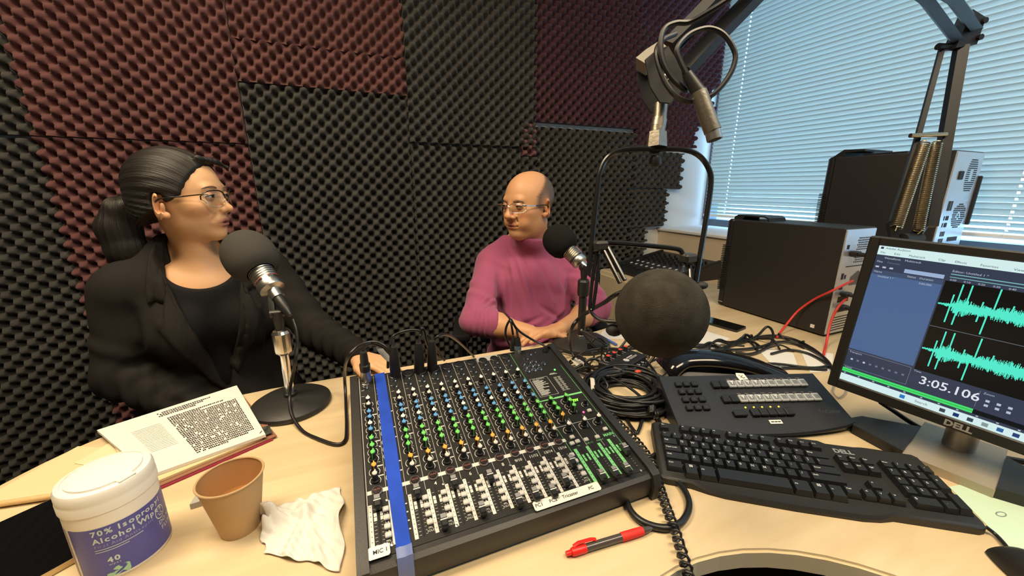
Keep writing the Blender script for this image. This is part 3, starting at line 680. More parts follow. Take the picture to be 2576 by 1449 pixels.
# ---- stickers
def sticker(x0, x1, t0, t1, words):
    s_ = MB(); s_.prism([(x0, t0 * PL + .002), (x0 + .002, t0 * PL), (x1 - .002, t0 * PL), (x1, t0 * PL + .002), (x1, t1 * PL - .002), (x1 - .002, t1 * PL), (x0 + .002, t1 * PL), (x0, t1 * PL - .002)], 0, .0006)
    o = s_.build('label_sticker', mat('label_white', (0.78, 0.76, 0.70), 0.45), mixer, PLATE @ Matrix.Translation((0, 0, .0052)))
    o.rotation_euler[0] = PA + .06
    for w, x, sz in words: text('label_words', w, sz, INK, o, TR(x, (t0 + t1) / 2 * PL, .0009), bold=.0001)
    return o
sticker(.0135, .040, .026, .066, [('MIC 1', .0285, .0072)])
sticker(.236, .347, .006, .043, [('PC1', .2445, .0072), ('PC2', .2670, .0072), ('Tricaster', .2955, .0072), ('PC', .3315, .0072)])
# rubber feet
for x in (.03, MWID - .03):
    for y in (.03, MDEP - .02): MB().lathe([(.010, 0), (.009, .008)], 14).build('foot', BLKM, mixer, TR(x, y, 0))
# ================================================================== COMPUTERS, KEYBOARD, PANEL
# ---- keycaps
def key_mesh(w, d, h, m_, top=0.72, dish=True, name='key'):
    a, b = w / 2, d / 2; ta, tb = a - .0022, b * top
    vs = [(-a, -b, 0), (a, -b, 0), (a, b, 0), (-a, b, 0), (-ta, -tb - .0004, h * .92), (ta, -tb - .0004, h * .92), (ta, tb + .0012, h), (-ta, tb + .0012, h)]
    return MB().add(vs, [(3, 2, 1, 0), (4, 5, 6, 7), (0, 1, 5, 4), (1, 2, 6, 5), (2, 3, 7, 6), (3, 0, 4, 7)]).mesh(name, m_, None)
kcap = mat('keycap_black', (0.016, 0.017, 0.019), 0.38)
kbod = mat('keyboard_shell', (0.013, 0.0125, 0.012), 0.5, bump=(800, 0.1))
legend = mat('key_legend', (0.62, 0.63, 0.65), 0.5)
kbd = thing('computer_keyboard', 'full-size black computer keyboard lying at an angle by the red pen', 'keyboard', TR(0.450, 0.413, DZ, math.radians(-36.4)))
KW, KD = 0.452, 0.150
zf, zb = 0.014, 0.026
KP = TR(0, 0, zf) @ Euler((math.atan2(zb - zf, KD), 0, 0)).to_matrix().to_4x4()
out = [(0.0, 0.012), (0.004, 0.002), (0.012, 0.0)] + [(0.05, -0.001), (0.075, -0.008), (0.10, -0.012), (0.20, -0.014), (0.29, -0.012), (0.315, -0.008), (0.335, -0.001)] + [(KW - .012, 0.0), (KW - .003, 0.004), (KW, 0.014), (KW, KD - .006), (KW - .006, KD), (0.31, KD), (0.30, KD + .006), (0.25, KD + .006), (0.235, KD), (0.006, KD), (0.0, KD - .006)]
n = len(out); vs = [(x, y, 0.0) for x, y in out] + [(x, y, (zf - .003) + (zb - zf) * max(y, 0) / KD - (.006 if y < -.001 else 0)) for x, y in out]
cen = [(KW / 2 + (x - KW / 2) * .985, KD / 2 + (y - KD / 2) * .96, zf + (zb - zf) * max(y, 0) / KD - (.004 if y < -.001 else 0)) for x, y in out]
vs += cen
fs = [(i, (i + 1) % n, n + (i + 1) % n, n + i) for i in range(n)] + [(n + i, n + (i + 1) % n, 2 * n + (i + 1) % n, 2 * n + i) for i in range(n)] + [tuple(range(2 * n, 3 * n)), tuple(range(n - 1, -1, -1))]
MB().add(vs, fs).build('shell', kbod, kbd, smooth=35)
U = 0.0187; KH = 0.0095
KC = {}
def key(x, y, w=1.0, d=1.0, s='', sz=.0062, side=-1, h=KH):
    kk = (w, d, h)
    if kk not in KC: KC[kk] = key_mesh(w * U - .0016, d * U - .0016, h, kcap)
    o = link('key', KC[kk], kbd, KP @ TR(x, y, 0.0005))
    if s: text('legend', s, sz, legend, o, TR(-.0025 if w <= 1 else -(w * U) / 2 + .0042 + .0, .0022, h + .0003), align='CENTER' if w <= 1 else 'LEFT', bold=.0001)
    return o
X0, Y0 = 0.012, 0.018
def row(y, items, x=X0):
    for it in items:
        w, s = it if isinstance(it, tuple) else (1.0, it)
        if s is not None: key(x + w * U / 2, y, w, 1.0, s, .0066 if len(s) == 1 else .0045)
        x += w * U
ry = [Y0 + U * (i + .5) for i in range(5)]
def krow(y, items): row(y, items)
krow(ry[4], ['~', '1', '2', '3', '4', '5', '6', '7', '8', '9', '0', '-', '=', (2.0, 'Bksp')])
krow(ry[3], [(1.5, 'Tab')] + list('QWERTYUIOP[]') + [(1.5, '\\')])
krow(ry[2], [(1.75, 'Caps Lock')] + list("ASDFGHJKL;'") + [(2.25, 'Enter')])
krow(ry[1], [(2.25, 'Shift')] + list('ZXCVBNM,./') + [(2.75, 'Shift')])
yb = Y0 + U * .5 - .002
row(yb, [(1.5, 'Ctrl')])
x = X0 + 1.5 * U
for w, s in ((1.25, None), (1.5, 'Alt'), (6.0, ''), (1.5, 'Alt'), (1.25, None), (1.25, 'm'), (1.25, 'Ctrl')):
    tall = w != 1.25 or s is not None
    o = key(x + w * U / 2, yb - (.006 if w in (6.0, 1.5, 1.25) and x < X0 + 14 * U and s != 'Ctrl' else 0), w, 1.5 if (s != 'Ctrl') else 1.0, s or '', .0042)
    if s is None:
        f = MB()
        for i in (0, 1):
            for j in (0, 1): f.quad((-.0028 + i * .003, .003 + j * .0028, KH + .0004), (-.0003 + i * .003, .003 + j * .0028, KH + .0004), (-.0003 + i * .003, .0053 + j * .0028, KH + .0004), (-.0028 + i * .003, .0053 + j * .0028, KH + .0004))
        f.build('legend', legend, o, smooth=None)
    x += w * U
yf = ry[4] + U + .007
xs = [0] + [2 + i for i in range(4)] + [6.5 + i for i in range(4)] + [11 + i for i in range(4)]
for i, xx in enumerate(xs): key(X0 + (xx + .5) * U, yf, 1.0, 1.0, 'Esc' if i == 0 else 'F%d' % i, .0042)
NX = X0 + 15 * U + .011
for j, l in ((4, ('Ins', 'Hom', 'PgU')), (3, ('Del', 'End', 'PgD'))):
    for i, s in enumerate(l): key(NX + (i + .5) * U, ry[j], 1, 1, s, .0038)
key(NX + 1.5 * U, ry[1], 1, 1, '^', .006)
for i, s in enumerate('<v>'): key(NX + (i + .5) * U, yb, 1, 1, s, .006)
PX = NX + 3 * U + .010
for j, l in ((4, 'N/*-'), (3, '789'), (2, '456'), (1, '123')):
    for i, s in enumerate(l): key(PX + (i + .5) * U, ry[j], 1, 1, s if s != 'N' else 'Num', .0062 if s != 'N' else .0038)
key(PX + 1 * U, yb, 2.0, 1, '0'); key(PX + 2.5 * U, yb, 1, 1, '.')
key(PX + 3.5 * U, (ry[3] + ry[2]) / 2, 1, 2, '+'); key(PX + 3.5 * U, (ry[1] + yb) / 2, 1, 2, '')
silver = mat('silver_print', (0.55, 0.55, 0.56), 0.35, 0.6)
text('emblem', 'DELL', .014, silver, kbd, KP @ TR(NX + 1.4 * U, yf + .002, .0008), bold=.0006)

# ---- control surface with rows of grey keys
CP0 = Vector((0.580, 0.500, DZ)); CA = math.radians(-20.5)
panel = thing('control_surface', 'dark blue-black video switcher panel with two rows of grey keys', 'control panel', TR(*CP0, CA))
CW, CD, CZF, CZB = 0.372, 0.118, 0.022, 0.072
CPA = math.atan2(CZB - CZF, CD); CPL = math.hypot(CD, CZB - CZF)
CP = TR(0, 0, CZF) @ Euler((CPA, 0, 0)).to_matrix().to_4x4()
pm = mat('panel_blueblack', (0.010, 0.012, 0.018), 0.42, bump=(900, 0.12))
nf = 16
front = [(CW * i / nf, -.020 * math.sin(PI * i / nf) ** .7) for i in range(nf + 1)]
top = [(x, y * 1.0, CZF + y * math.tan(CPA)) for x, y in front] + [(CW - .004, CD, CZB), (.004, CD, CZB)]
bot = [(x, y + .004, 0.004) for x, y in front] + [(CW - .004, CD, .004), (.004, CD, .004)]
mid = [(x, y - .002, CZF - .004 + y * math.tan(CPA)) for x, y in front] + [(CW, CD + .002, CZB - .004), (0, CD + .002, CZB - .004)]
N = len(top); vs = top + mid + bot
fs = [tuple(range(N))] + [(N + i, N + (i + 1) % N, (i + 1) % N, i) for i in range(N)] + [(2 * N + i, 2 * N + (i + 1) % N, N + (i + 1) % N, N + i) for i in range(N)] + [tuple(range(3 * N - 1, 2 * N - 1, -1))]
MB().add(vs, fs).build('housing', pm, panel, smooth=25)
greyk = mat('panel_key_grey', (0.42, 0.44, 0.46), 0.3); darkk = mat('panel_key_dark', (0.010, 0.011, 0.014), 0.35)
insk = mat('panel_key_inset', (0.17, 0.19, 0.21), 0.3)
KG = MB().rbox(-.0083, .0083, -.0094, .0094, 0, .007, .0016).mesh('key', greyk, 30)
KGI = MB().rbox(-.0055, .0055, -.0055, .0050, .0068, .0074, .0003).mesh('key_window', insk, None)
KD_ = MB().rbox(-.0083, .0083, -.0094, .0094, 0, .007, .0016).mesh('key', darkk, 30)
KS = MB().rbox(-.0070, .0070, -.0064, .0064, 0, .006, .0012).mesh('key', darkk, 30)
KWD = MB().rbox(-.0135, .0135, -.0075, .0075, 0, .007, .0016).mesh('key', darkk, 30)
for j in range(4):
    for i in range(3):
        o = link('key', KS, panel, CP @ TR(.038 + i * .0182, CPL * (.80 - j * .160), .0006)); text('legend', '123456789*0#'[j * 3 + i], .004, mat('dim_print', (0.16, 0.16, 0.17), 0.6), o, TR(0, 0, .0063))
txt_g = mat('dim_red_print', (0.20, 0.13, 0.11), 0.6)
for j, (yy, xa) in enumerate(((.775, .122), (.47, .127))):
    for i in range(12):
        dk = i < 2
        o = link('key', KD_ if dk else KG, panel, CP @ TR(xa + i * .0182, CPL * yy, .0006))
        if not dk:
            w = link('key_window', KGI, o)
            if i < 7: text('legend', 'T', .0075, mat('key_white_print', (0.72, 0.74, 0.74), 0.5), w, TR(0, .0008, .0077), bold=.0008)
    for i in range(10):
        MB().box(-.0045, .0045 - .001 * (i % 3), -.0008, .0008, 0, .0002).build('caption', txt_g, panel, CP @ TR(xa + (i + 2) * .0182, CPL * (yy + .125), .0006), smooth=None)
link('key', KWD, panel, CP @ TR(.139, CPL * .19, .0006))
for i in range(5): link('key', KD_, panel, CP @ TR(.172 + i * .0182, CPL * .20, .0006))
for i in range(5):
    MB().lathe([(.002, 0), (.0016, .0012), (.0002, .0015)], 8).build('indicator_light', mat('led_amber', (.2, .15, .05), .4, emit=srgb((255, 205, 60)), estr=2.0), panel, CP @ TR(.160 + i * .0182, CPL * .315, .0006))
st = MB().box(-.013, .013, -.0045, .0045, 0, .0006).build('label_sticker', WHT, panel, CP @ TR(.205, CPL * .035, .0005)); MB().box(-.010, -.0035, -.0012, .0012, .0006, .0008).box(-.0025, .0035, -.0012, .0012, .0006, .0008).box(.0045, .0105, -.0012, .0012, .0006, .0008).build('label_print', INK, st, smooth=None)
st = MB().prism([(-.010, -.010), (.011, -.008), (.009, .009), (-.009, .011), (-.012, .002)], 0, .0006).build('paper_scrap', PAPER, panel, CP @ TR(.195, CPL * .955, .0006)); MB().tube([(-.006, .005, .0009), (-.001, -.001, .0009), (.002, -.006, .0009)], .0006, 4).tube([(-.004, -.003, .0009), (.003, .004, .0009)], .0006, 4).tube([(.001, -.005, .0009), (.006, -.003, .0009)], .0006, 4).build('pen_strokes', INK, st, smooth=None)
text('script_mark', 'TriCaster', .012, mat('faint_silver_print', (0.07, 0.075, 0.085), 0.4), panel, CP @ TR(.335, CPL * .20, .0006))

# ---- monitor
P0 = Vector((0.912, 0.424, 0.826)); ex = Vector((0.2, -0.98, -0.040)).normalized()
en = Vector((-0.98, -0.2, 0.03)); en = (en - ex * en.dot(ex)).normalized(); ey = en.cross(ex)
MM = Matrix.Translation(P0) @ Matrix((ex, ey, en)).transposed().to_4x4()
mon = thing('computer_monitor', 'black desktop monitor showing turquoise audio waveforms', 'monitor', TR(P0.x, P0.y, DZ))
MM = TR(P0.x, P0.y, DZ).inverted() @ MM
MWd, MHt = 0.374, 0.316
bez = mat('monitor_bezel', (0.014, 0.0135, 0.013), 0.45, bump=(700, 0.08))
sx0, sx1, sy0, sy1 = 0.0165, 0.3575, 0.0205, 0.3005
m = MB()
m.rbox(0, sx0, 0, MHt, -.02, .004, .002); m.rbox(sx1, MWd, 0, MHt, -.02, .004, .002); m.rbox(sx0 - .002, sx1 + .002, 0, sy0, -.02, .0039, .002); m.rbox(sx0 - .002, sx1 + .002, sy1, MHt, -.02, .0039, .002)
m.build('bezel', bez, mon, MM)
m = MB(); m.rbox(.004, MWd - .004, .004, MHt - .004, -.05, -.018, .006); m.rbox(.06, MWd - .06, .05, MHt - .05, -.07, -.045, .008)
m.build('rear_housing', bez, mon, MM)
text('emblem', 'DELL', .015, silver, mon, MM @ TR(.187, .0095, .0046), bold=.0007)
def em(name, c, s=1.0): return mat('screen_' + name, (0.0, 0.0, 0.0), 0.25, emit=srgb(c), estr=s, spec=0.3)
scr = MB().box(sx0 - .001, sx1 + .001, sy0 - .001, sy1 + .001, -.004, 0).build('screen', em('slate', (58, 66, 86), .9), mon, MM)
SL = [0.0003]
def ui(x0, x1, y0, y1, m_, name='screen_graphic', lift=1):
    return MB().box(x0, x1, y0, y1, .0001, .0002 * lift + .0001).build(name, m_, scr, smooth=None)
pale = em('pale', (214, 240, 240), 1.0); steelb = em('panel_blue', (82, 108, 152), .9); dark = em('black', (20, 20, 20), .8); slate2 = em('slate_dark', (42, 46, 60), .9)
ui(sx0, sx1, .2835, sy1, pale)                       # title + menu
ui(sx0, .1115, .0905, .2460, steelb)                  # files list
ui(sx0, .1115, .246, .2545, em('head', (70, 84, 112), .9))
ui(.1135, sx1, .0865, .2545, dark)                    # wave field
ui(sx0, sx1, .0205, .0345, pale)                      # taskbar
ui(sx0, .1955, .0395, .0475, em('green', (70, 225, 110), 1.0)); ui(sx0, .1955, .0432, .0438, em('green_line', (30, 120, 60), .8), lift=2)
ui(.1955, sx1, .0395, .0475, em('meter_off', (8, 18, 26), .8))
ui(.060, .1105, .2565, .2635, em('search', (165, 188, 224), .9))
ui(.1135, sx1, .1715, .1725, em('line', (110, 120, 130), .8), lift=2)
ui(.117, sx1, .2660, .2675, em('overview', (140, 205, 205), .8)); ui(.117, sx1, .2610, .2622, MATS['screen_overview'])
for a in ((sx0, .1095, .0865, .0873), (.1095, .1101, .052, .0865), (.195, .1956, .052, .082), (.262, .2626, .052, .082), (sx0, .1095, .0520, .0526)): ui(*a, em('rule', (128, 134, 150), .8), lift=2)
tx = lambda s, x, y, sz, m_, al='LEFT', b=0.0: text('screen_text', s, sz, m_, scr, TR(x, y, .0008), align=al, bold=b)
inkd = em('ink', (60, 70, 84), .8); lite = em('light', (196, 204, 220), .9)
ui(sx0 + .003, sx0 + .007, .2945, .2985, inkd, lift=2)
tx('Adobe Audition', sx0 + .010, .2965, .0052, inkd)
x = sx0 + .004
for w in ('File', 'Edit', 'Multitrack', 'Clip', 'Effects', 'Favorites', 'View', 'Window', 'Help'):
    tx(w, x, .2880, .0052, inkd); x += .0030 * len(w) + .0075
tx('Waveform', sx0 + .012, .2785, .0052, lite); tx('Multitrack', sx0 + .040, .2785, .0052, lite)
tx('Files', sx0 + .003, .2705, .0048, lite); tx('Favorites', sx0 + .018, .2705, .0048, em('dim', (120, 130, 150), .8))
for i in range(3): ui(sx0 + .003 + i * .010, sx0 + .008 + i * .010, .2592, .2622, lite)
tx('Name', sx0 + .003, .2512, .0048, lite); tx('Status', .066, .2512, .0048, lite); tx('Duration', .082, .2512, .0048, lite)
tx('Untitled 1 *', sx0 + .010, .2430, .0048, lite); tx('3:00.000', .083, .2420, .0048, lite)
tx('Editor: Untitled 1 *', .1175, .2720, .0052, lite)
for i in range(15): tx('%d:%02d' % (i // 6, (i % 6) * 10), .118 + i * .016, .2570, .0045, lite)
tx('3:05.106', .124, .0690, .0215, em('digits', (226, 232, 240), 1.0), b=.0002)
tx('Transport', sx0 + .003, .0835, .0048, lite); tx('Levels', sx0 + .003, .0500, .0045, lite); tx('Time', .114, .0835, .0048, lite); tx('Zoom', .199, .0800, .0048, lite); tx('Selection/View', .266, .0800, .0048, lite)
for i in range(9): ui(sx0 + .008 + i * .0095, sx0 + .0115 + i * .0095, .067, .0705, lite if i in (0, 2) else em('dim', (120, 130, 150), .8))
for i in range(6): ui(.204 + (i % 3) * .012, .2085 + (i % 3) * .012, .066 - (i // 3) * .008, .070 - (i // 3) * .008, lite)
for i in range(14): ui(sx0 + .004 + i * .0225, sx0 + .0068 + i * .0225, .0362, .0380, lite)
ui(.1075, .1145, .0238, .0308, em('winblue', (50, 130, 200), .9), lift=2); tx('Search', .128, .0275, .0062, inkd)
for i, c in enumerate(((70, 80, 90), (20, 60, 120), (60, 80, 100), (150, 170, 170), (50, 110, 170), (40, 70, 130), (90, 150, 200))): ui(.160 + i * .0165, .167 + i * .0165, .0240, .0305, em('icon%d' % i, c, .8), lift=2)
# waveform meshes: jagged filled envelopes
wr_ = random.Random(11)
def wave(cy, amp, seed):
    r = random.Random(seed); m = MB(); nx_ = 420; xa, xb = .1145, sx1 - .002; prev = 0
    for i in range(nx_):
        u = i / nx_; xx = xa + (xb - xa) * u
        env = .10 + .20 * min(1, u * 9) + (.28 * math.exp(-((u - .11) / .045) ** 2)) + .1 * math.exp(-((u - .27) / .07) ** 2) + .25 * math.exp(-((u - .42) / .10) ** 2)
        if u < .07: env *= .55
        a = env * amp * r.uniform(.35, 1.0) * .75; b_ = env * amp * r.uniform(.35, 1.0) * .75
        for c, up_, dn in ((.085, 1.0, .3), (.128, 1.02, .4), (.060, .5, .8), (.098, .3, .85), (.255, 1.05, .2), (.236, .2, 1.0), (.20, .4, .5), (.33, .45, .3), (.52, .6, .5), (.7, .8, .6), (.85, .7, .7)):
            if abs(u - c) < .0035: a = max(a, amp * up_); b_ = max(b_, amp * dn)
        w = (xb - xa) / nx_ * .62
        m.quad((xx - w, cy - b_, .0006), (xx + w, cy - b_, .0006), (xx + w, cy + a, .0006), (xx - w, cy + a, .0006))
    m.build('waveform', em('turquoise', (84, 238, 206), 1.0), scr, smooth=None)
wave(.2140, .0385, 5); wave(.1290, .0385, 5)
# stand
ctr = MM @ Vector((MWd / 2, .12, -.075)); cb = Vector((ctr.x, ctr.y, 0))
m = MB(); m.rod((ctr.x, ctr.y, .012), (ctr.x, ctr.y, ctr.z + .05), .022, seg=16); m.rbox(-.05, .05, -.03, .03, -.05, .05, .006, MM @ TR(MWd / 2, .14, -.085))
m.build('stand_column', mat('stand_silver', (0.50, 0.47, 0.42), 0.4, 0.5), mon)
fx = Vector((ex.x, ex.y, 0)).normalized(); fn = Vector((-fx.y, fx.x, 0)); 
if fn.dot(en) < 0: fn = -fn
BM_ = Matrix.Translation((ctr.x, ctr.y, 0)) @ Matrix((fx, fn, Vector((0, 0, 1)))).transposed().to_4x4()
MB().prism([(-.055, -.06), (.055, -.06), (.055, .115), (-.055, .115)], 0, .016, BM_).build('stand_base', mat('stand_beige', (0.42, 0.36, 0.27), 0.45, 0.3), mon)
for s_ in (-1, 1):
    MB().prism([(s_ * .055, -.02), (s_ * .055, .113), (s_ * .135, .085), (s_ * .145, .055), (s_ * .135, .03)][::-s_ or 1], 0, .020, BM_).build('base_foot', bez, mon)

# ---- computer towers
case = mat('tower_black', (0.017, 0.0165, 0.0165), 0.5, bump=(900, 0.1)); galv = mat('galvanised_rear', (0.60, 0.64, 0.70), 0.35, 0.55)
dkh = mat('vent_dark', (0.015, 0.016, 0.02), 0.7)
def tower(label, M, Wd, Dp, Ht, kind):
    """local: x 0..W (left face at 0), y 0 rear .. D front, z up"""
    t = thing('computer_tower', label, 'computer', M, 'computer towers')
    m = MB(); m.rbox(0, Wd, .004, Dp - .03, 0.006, Ht, .003); m.build('case', case, t)
    # front moulding with vents
    f = MB(); f.rbox(.002, Wd - .002, Dp - .03, Dp, .002, Ht + .002, .008); f.build('front_bezel', BLK, t)
    for i in range(26 if kind == 1 else 18):
        z = (.07 if kind == 1 else .10) + i * .0075
        v = MB(); v.box(-.0015, .010, Dp - .024, Dp + .004 + .003 * math.sin(i / 8), z, z + .0035); v.box(.010, Wd - .01, Dp - .004, Dp + .004 + .003 * math.sin(i / 8), z, z + .0035); v.build('vent_fin', BLKM, t)
    h = MB()
    if kind == 1:
        
        pr_ = [(Dp - .004, Ht - .004), (Dp - .010, Ht + .012), (Dp - .024, Ht + .019), (Dp - .135, Ht + .019), (Dp - .150, Ht + .012), (Dp - .156, Ht - .002), (Dp - .150, Ht - .002), (Dp - .143, Ht + .010), (Dp - .133, Ht + .013), (Dp - .052, Ht + .013), (Dp - .044, Ht - .002)]
        n_ = len(pr_); h.add([(.030, y_, z_) for y_, z_ in pr_] + [(Wd - .045, y_, z_) for y_, z_ in pr_], [tuple(range(n_)), tuple(range(2 * n_ - 1, n_ - 1, -1))] + [((i + 1) % n_, i, n_ + i, n_ + (i + 1) % n_) for i in range(n_)])
    else:
        h.add([(.004, Dp, Ht - .01), (.004, Dp - .055, Ht + .030), (.004, Dp - .13, Ht + .026), (.004, Dp - .13, Ht + .018), (.004, Dp - .06, Ht + .018), (.004, Dp - .06, Ht - .01),
               (Wd - .004, Dp, Ht - .01), (Wd - .004, Dp - .055, Ht + .030), (Wd - .004, Dp - .13, Ht + .026), (Wd - .004, Dp - .13, Ht + .018), (Wd - .004, Dp - .06, Ht + .018), (Wd - .004, Dp - .06, Ht - .01)],
              [(0, 1, 2, 3, 4, 5), (11, 10, 9, 8, 7, 6)] + [((i + 1) % 6, i, 6 + i, 6 + (i + 1) % 6) for i in range(6)])
        h.box(.02, Wd - .02, Dp - .26, Dp - .12, Ht, Ht + .008)
    h.build('handle', BLK, t)
    r = MB().rbox(.004, Wd - .004, 0, .006, .010, Ht - .004, .0015).build('rear_panel', galv, t)
    return t, r
def hexholes(cx, cz, nx, nz, p, r, shape=None, par=None, y=-.0006, name='vent_holes'):
    m = MB()
    for j in range(nz):
        for i in range(nx):
            x = cx + (i - (nx - 1) / 2 + (.5 if j % 2 else 0)) * p; z = cz + (j - (nz - 1) / 2) * p * .87
            if shape and not shape((x - cx) / (nx * p / 2), (z - cz) / (nz * p * .43)): continue
            m.add([(x + r * math.cos(a * PI / 3), y, z + r * math.sin(a * PI / 3)) for a in range(6)], [(0, 1, 2, 3, 4, 5)])
    m.build(name, dkh, par, smooth=None)['kind'] = 'stuff'
t1, r1 = tower('black computer tower standing on the desk beside the monitor', TR(1.450, 0.712, DZ), 0.172, 0.425, 0.367, 1)
hexholes(.115, .315, 10, 6, .0085, .0028, None, r1); hexholes(.115, .262, 10, 3, .0085, .0028, None, r1)
m = MB()
for i in range(14): m.add([(.075 + .0055 * i, -.0008, .175), (.0775 + .0055 * i, -.0008, .175), (.0775 + .0055 * i, -.0008, .225 - abs(i - 6.5) * .003), (.075 + .0055 * i, -.0008, .225 - abs(i - 6.5) * .003)], [(0, 1, 2, 3)])
for x, z, w, h_ in ((.022, .20, .012, .02), (.040, .20, .008, .014), (.022, .165, .02, .012), (.03, .12, .06, .02), (.03, .085, .08, .014), (.02, .30, .012, .014), (.035, .24, .1, .003)): m.quad((x, -.0008, z), (x + w, -.0008, z), (x + w, -.0008, z + h_), (x, -.0008, z + h_))
for i in range(6): m.quad((.02, -.0008, .02 + i * .009), (.14, -.0008, .022 + i * .009), (.14, -.0008, .025 + i * .009), (.02, -.0008, .023 + i * .009))
m.build('ports', dkh, r1, smooth=None)['kind'] = 'stuff'
for z, s_ in ((.285, 1), (.150, .8), (.105, .8)):
    m = MB(); m.rbox(.035, .065, -.022, -.0005, z - .009 * s_, z + .009 * s_, .003); m.rbox(.040, .060, -.045, -.02, z - .006 * s_, z + .006 * s_, .003); m.build('cable_plug', BLK, t1)
MB().box(-.0006, 0, .395, .415, .018, .021).build('maker_mark', silver, t1); MB().box(-.0006, 0, .035, .048, .022, .034).build('port_sticker', WHT, t1)
t2, r2 = tower('tall black computer tower on the window sill with pale rear panel', TR(1.985, 0.700, 0.975), 0.215, 0.405, 0.385, 2)
MB().rbox(.205, .219, -.010, .004, .12, .30, .003).build('side_guard', BLKM, t2)
m = MB()
for i in range(16):
    z = .245 + i * .0072; hw = .038 * math.sqrt(max(0, 1 - ((i - 7.5) / 9.5) ** 2))
    if hw < .004: continue
    segs = ((-hw, hw),) if abs(i - 7.5) > 3.2 else ((-hw, -.012), (.012, hw))
    for a, b_ in segs: m.quad((.145 + a, -.0008, z), (.145 + b_, -.0008, z), (.145 + b_, -.0008, z + .0036), (.145 + a, -.0008, z + .0036))
m.rbox(.05, .082, -.004, -.0004, .285, .315, .002)
for x, z, w, h_ in ((.035, .175, .018, .035), (.058, .175, .010, .035), (.03, .14, .006, .016), (.045, .14, .02, .016), (.03, .115, .006, .016), (.045, .115, .02, .016), (.10, .060, .075, .016), (.14, .035, .006, .008), (.165, .035, .006, .008)): m.quad((x, -.0008, z), (x + w, -.0008, z), (x + w, -.0008, z + h_), (x, -.0008, z + h_))
for j in range(2):
    for i in range(3): m.quad((.035 + i * .012, -.0008, .055 + j * .026), (.042 + i * .012, -.0008, .055 + j * .026), (.042 + i * .012, -.0008, .073 + j * .026), (.035 + i * .012, -.0008, .073 + j * .026))
m.build('ports', dkh, r2, smooth=None)['kind'] = 'stuff'
hexholes(.135, .155, 11, 12, .0088, .0034, lambda a, b_: .09 < a * a + b_ * b_ < 1.05 or a * a + b_ * b_ < .02, r2)

# ---- far console in the corner
con = thing('small_mixing_console', 'black mixing console in the far corner below the window', 'mixer', TR(1.475, 1.47, DZ, math.radians(0)))
m = MB(); m.add([(0, 0, .0), (.40, 0, 0), (.40, .44, 0), (0, .44, 0), (0, .0, .022), (.40, 0, .095), (.40, .44, .095), (0, .44, .022)], [(3, 2, 1, 0), (4, 5, 6, 7), (0, 1, 5, 4), (1, 2, 6, 5), (2, 3, 7, 6), (3, 0, 4, 7)])
m.build('chassis', BLK, con)
tl_ = math.atan2(.073, .40); CN = TR(0, 0, .022) @ Euler((0, -tl_, 0)).to_matrix().to_4x4()
for s_ in (0, .428): MB().box(-.004, .405, s_, s_ + .012, .0, .012).build('side_rail', BLKM, con, CN)
KN2 = MB().lathe([(.007, 0), (.006, .010), (.0056, .016), (.0003, .0165)], 10).mesh('knob', kb_body, 40); BT2 = MB().rbox(-.008, .008, -.005, .005, 0, .005, .001).mesh('button', MATS['button_white'], 30); FD2 = MB().rbox(-.009, .009, -.006, .006, .002, .014, .002).mesh('fader', BLKM, 30)
for j in range(9):
    for i in range(5): link('knob', KN2, con, CN @ TR(.22 + i * .03, .045 + j * .044, .001))
    link('button', BT2, con, CN @ TR(.12, .045 + j * .044, .001)); link('button', BT2, con, CN @ TR(.17, .045 + j * .044, .001)); link('fader', FD2, con, CN @ TR(.055 + (j * 7 % 5) * .006, .045 + j * .044, .001))
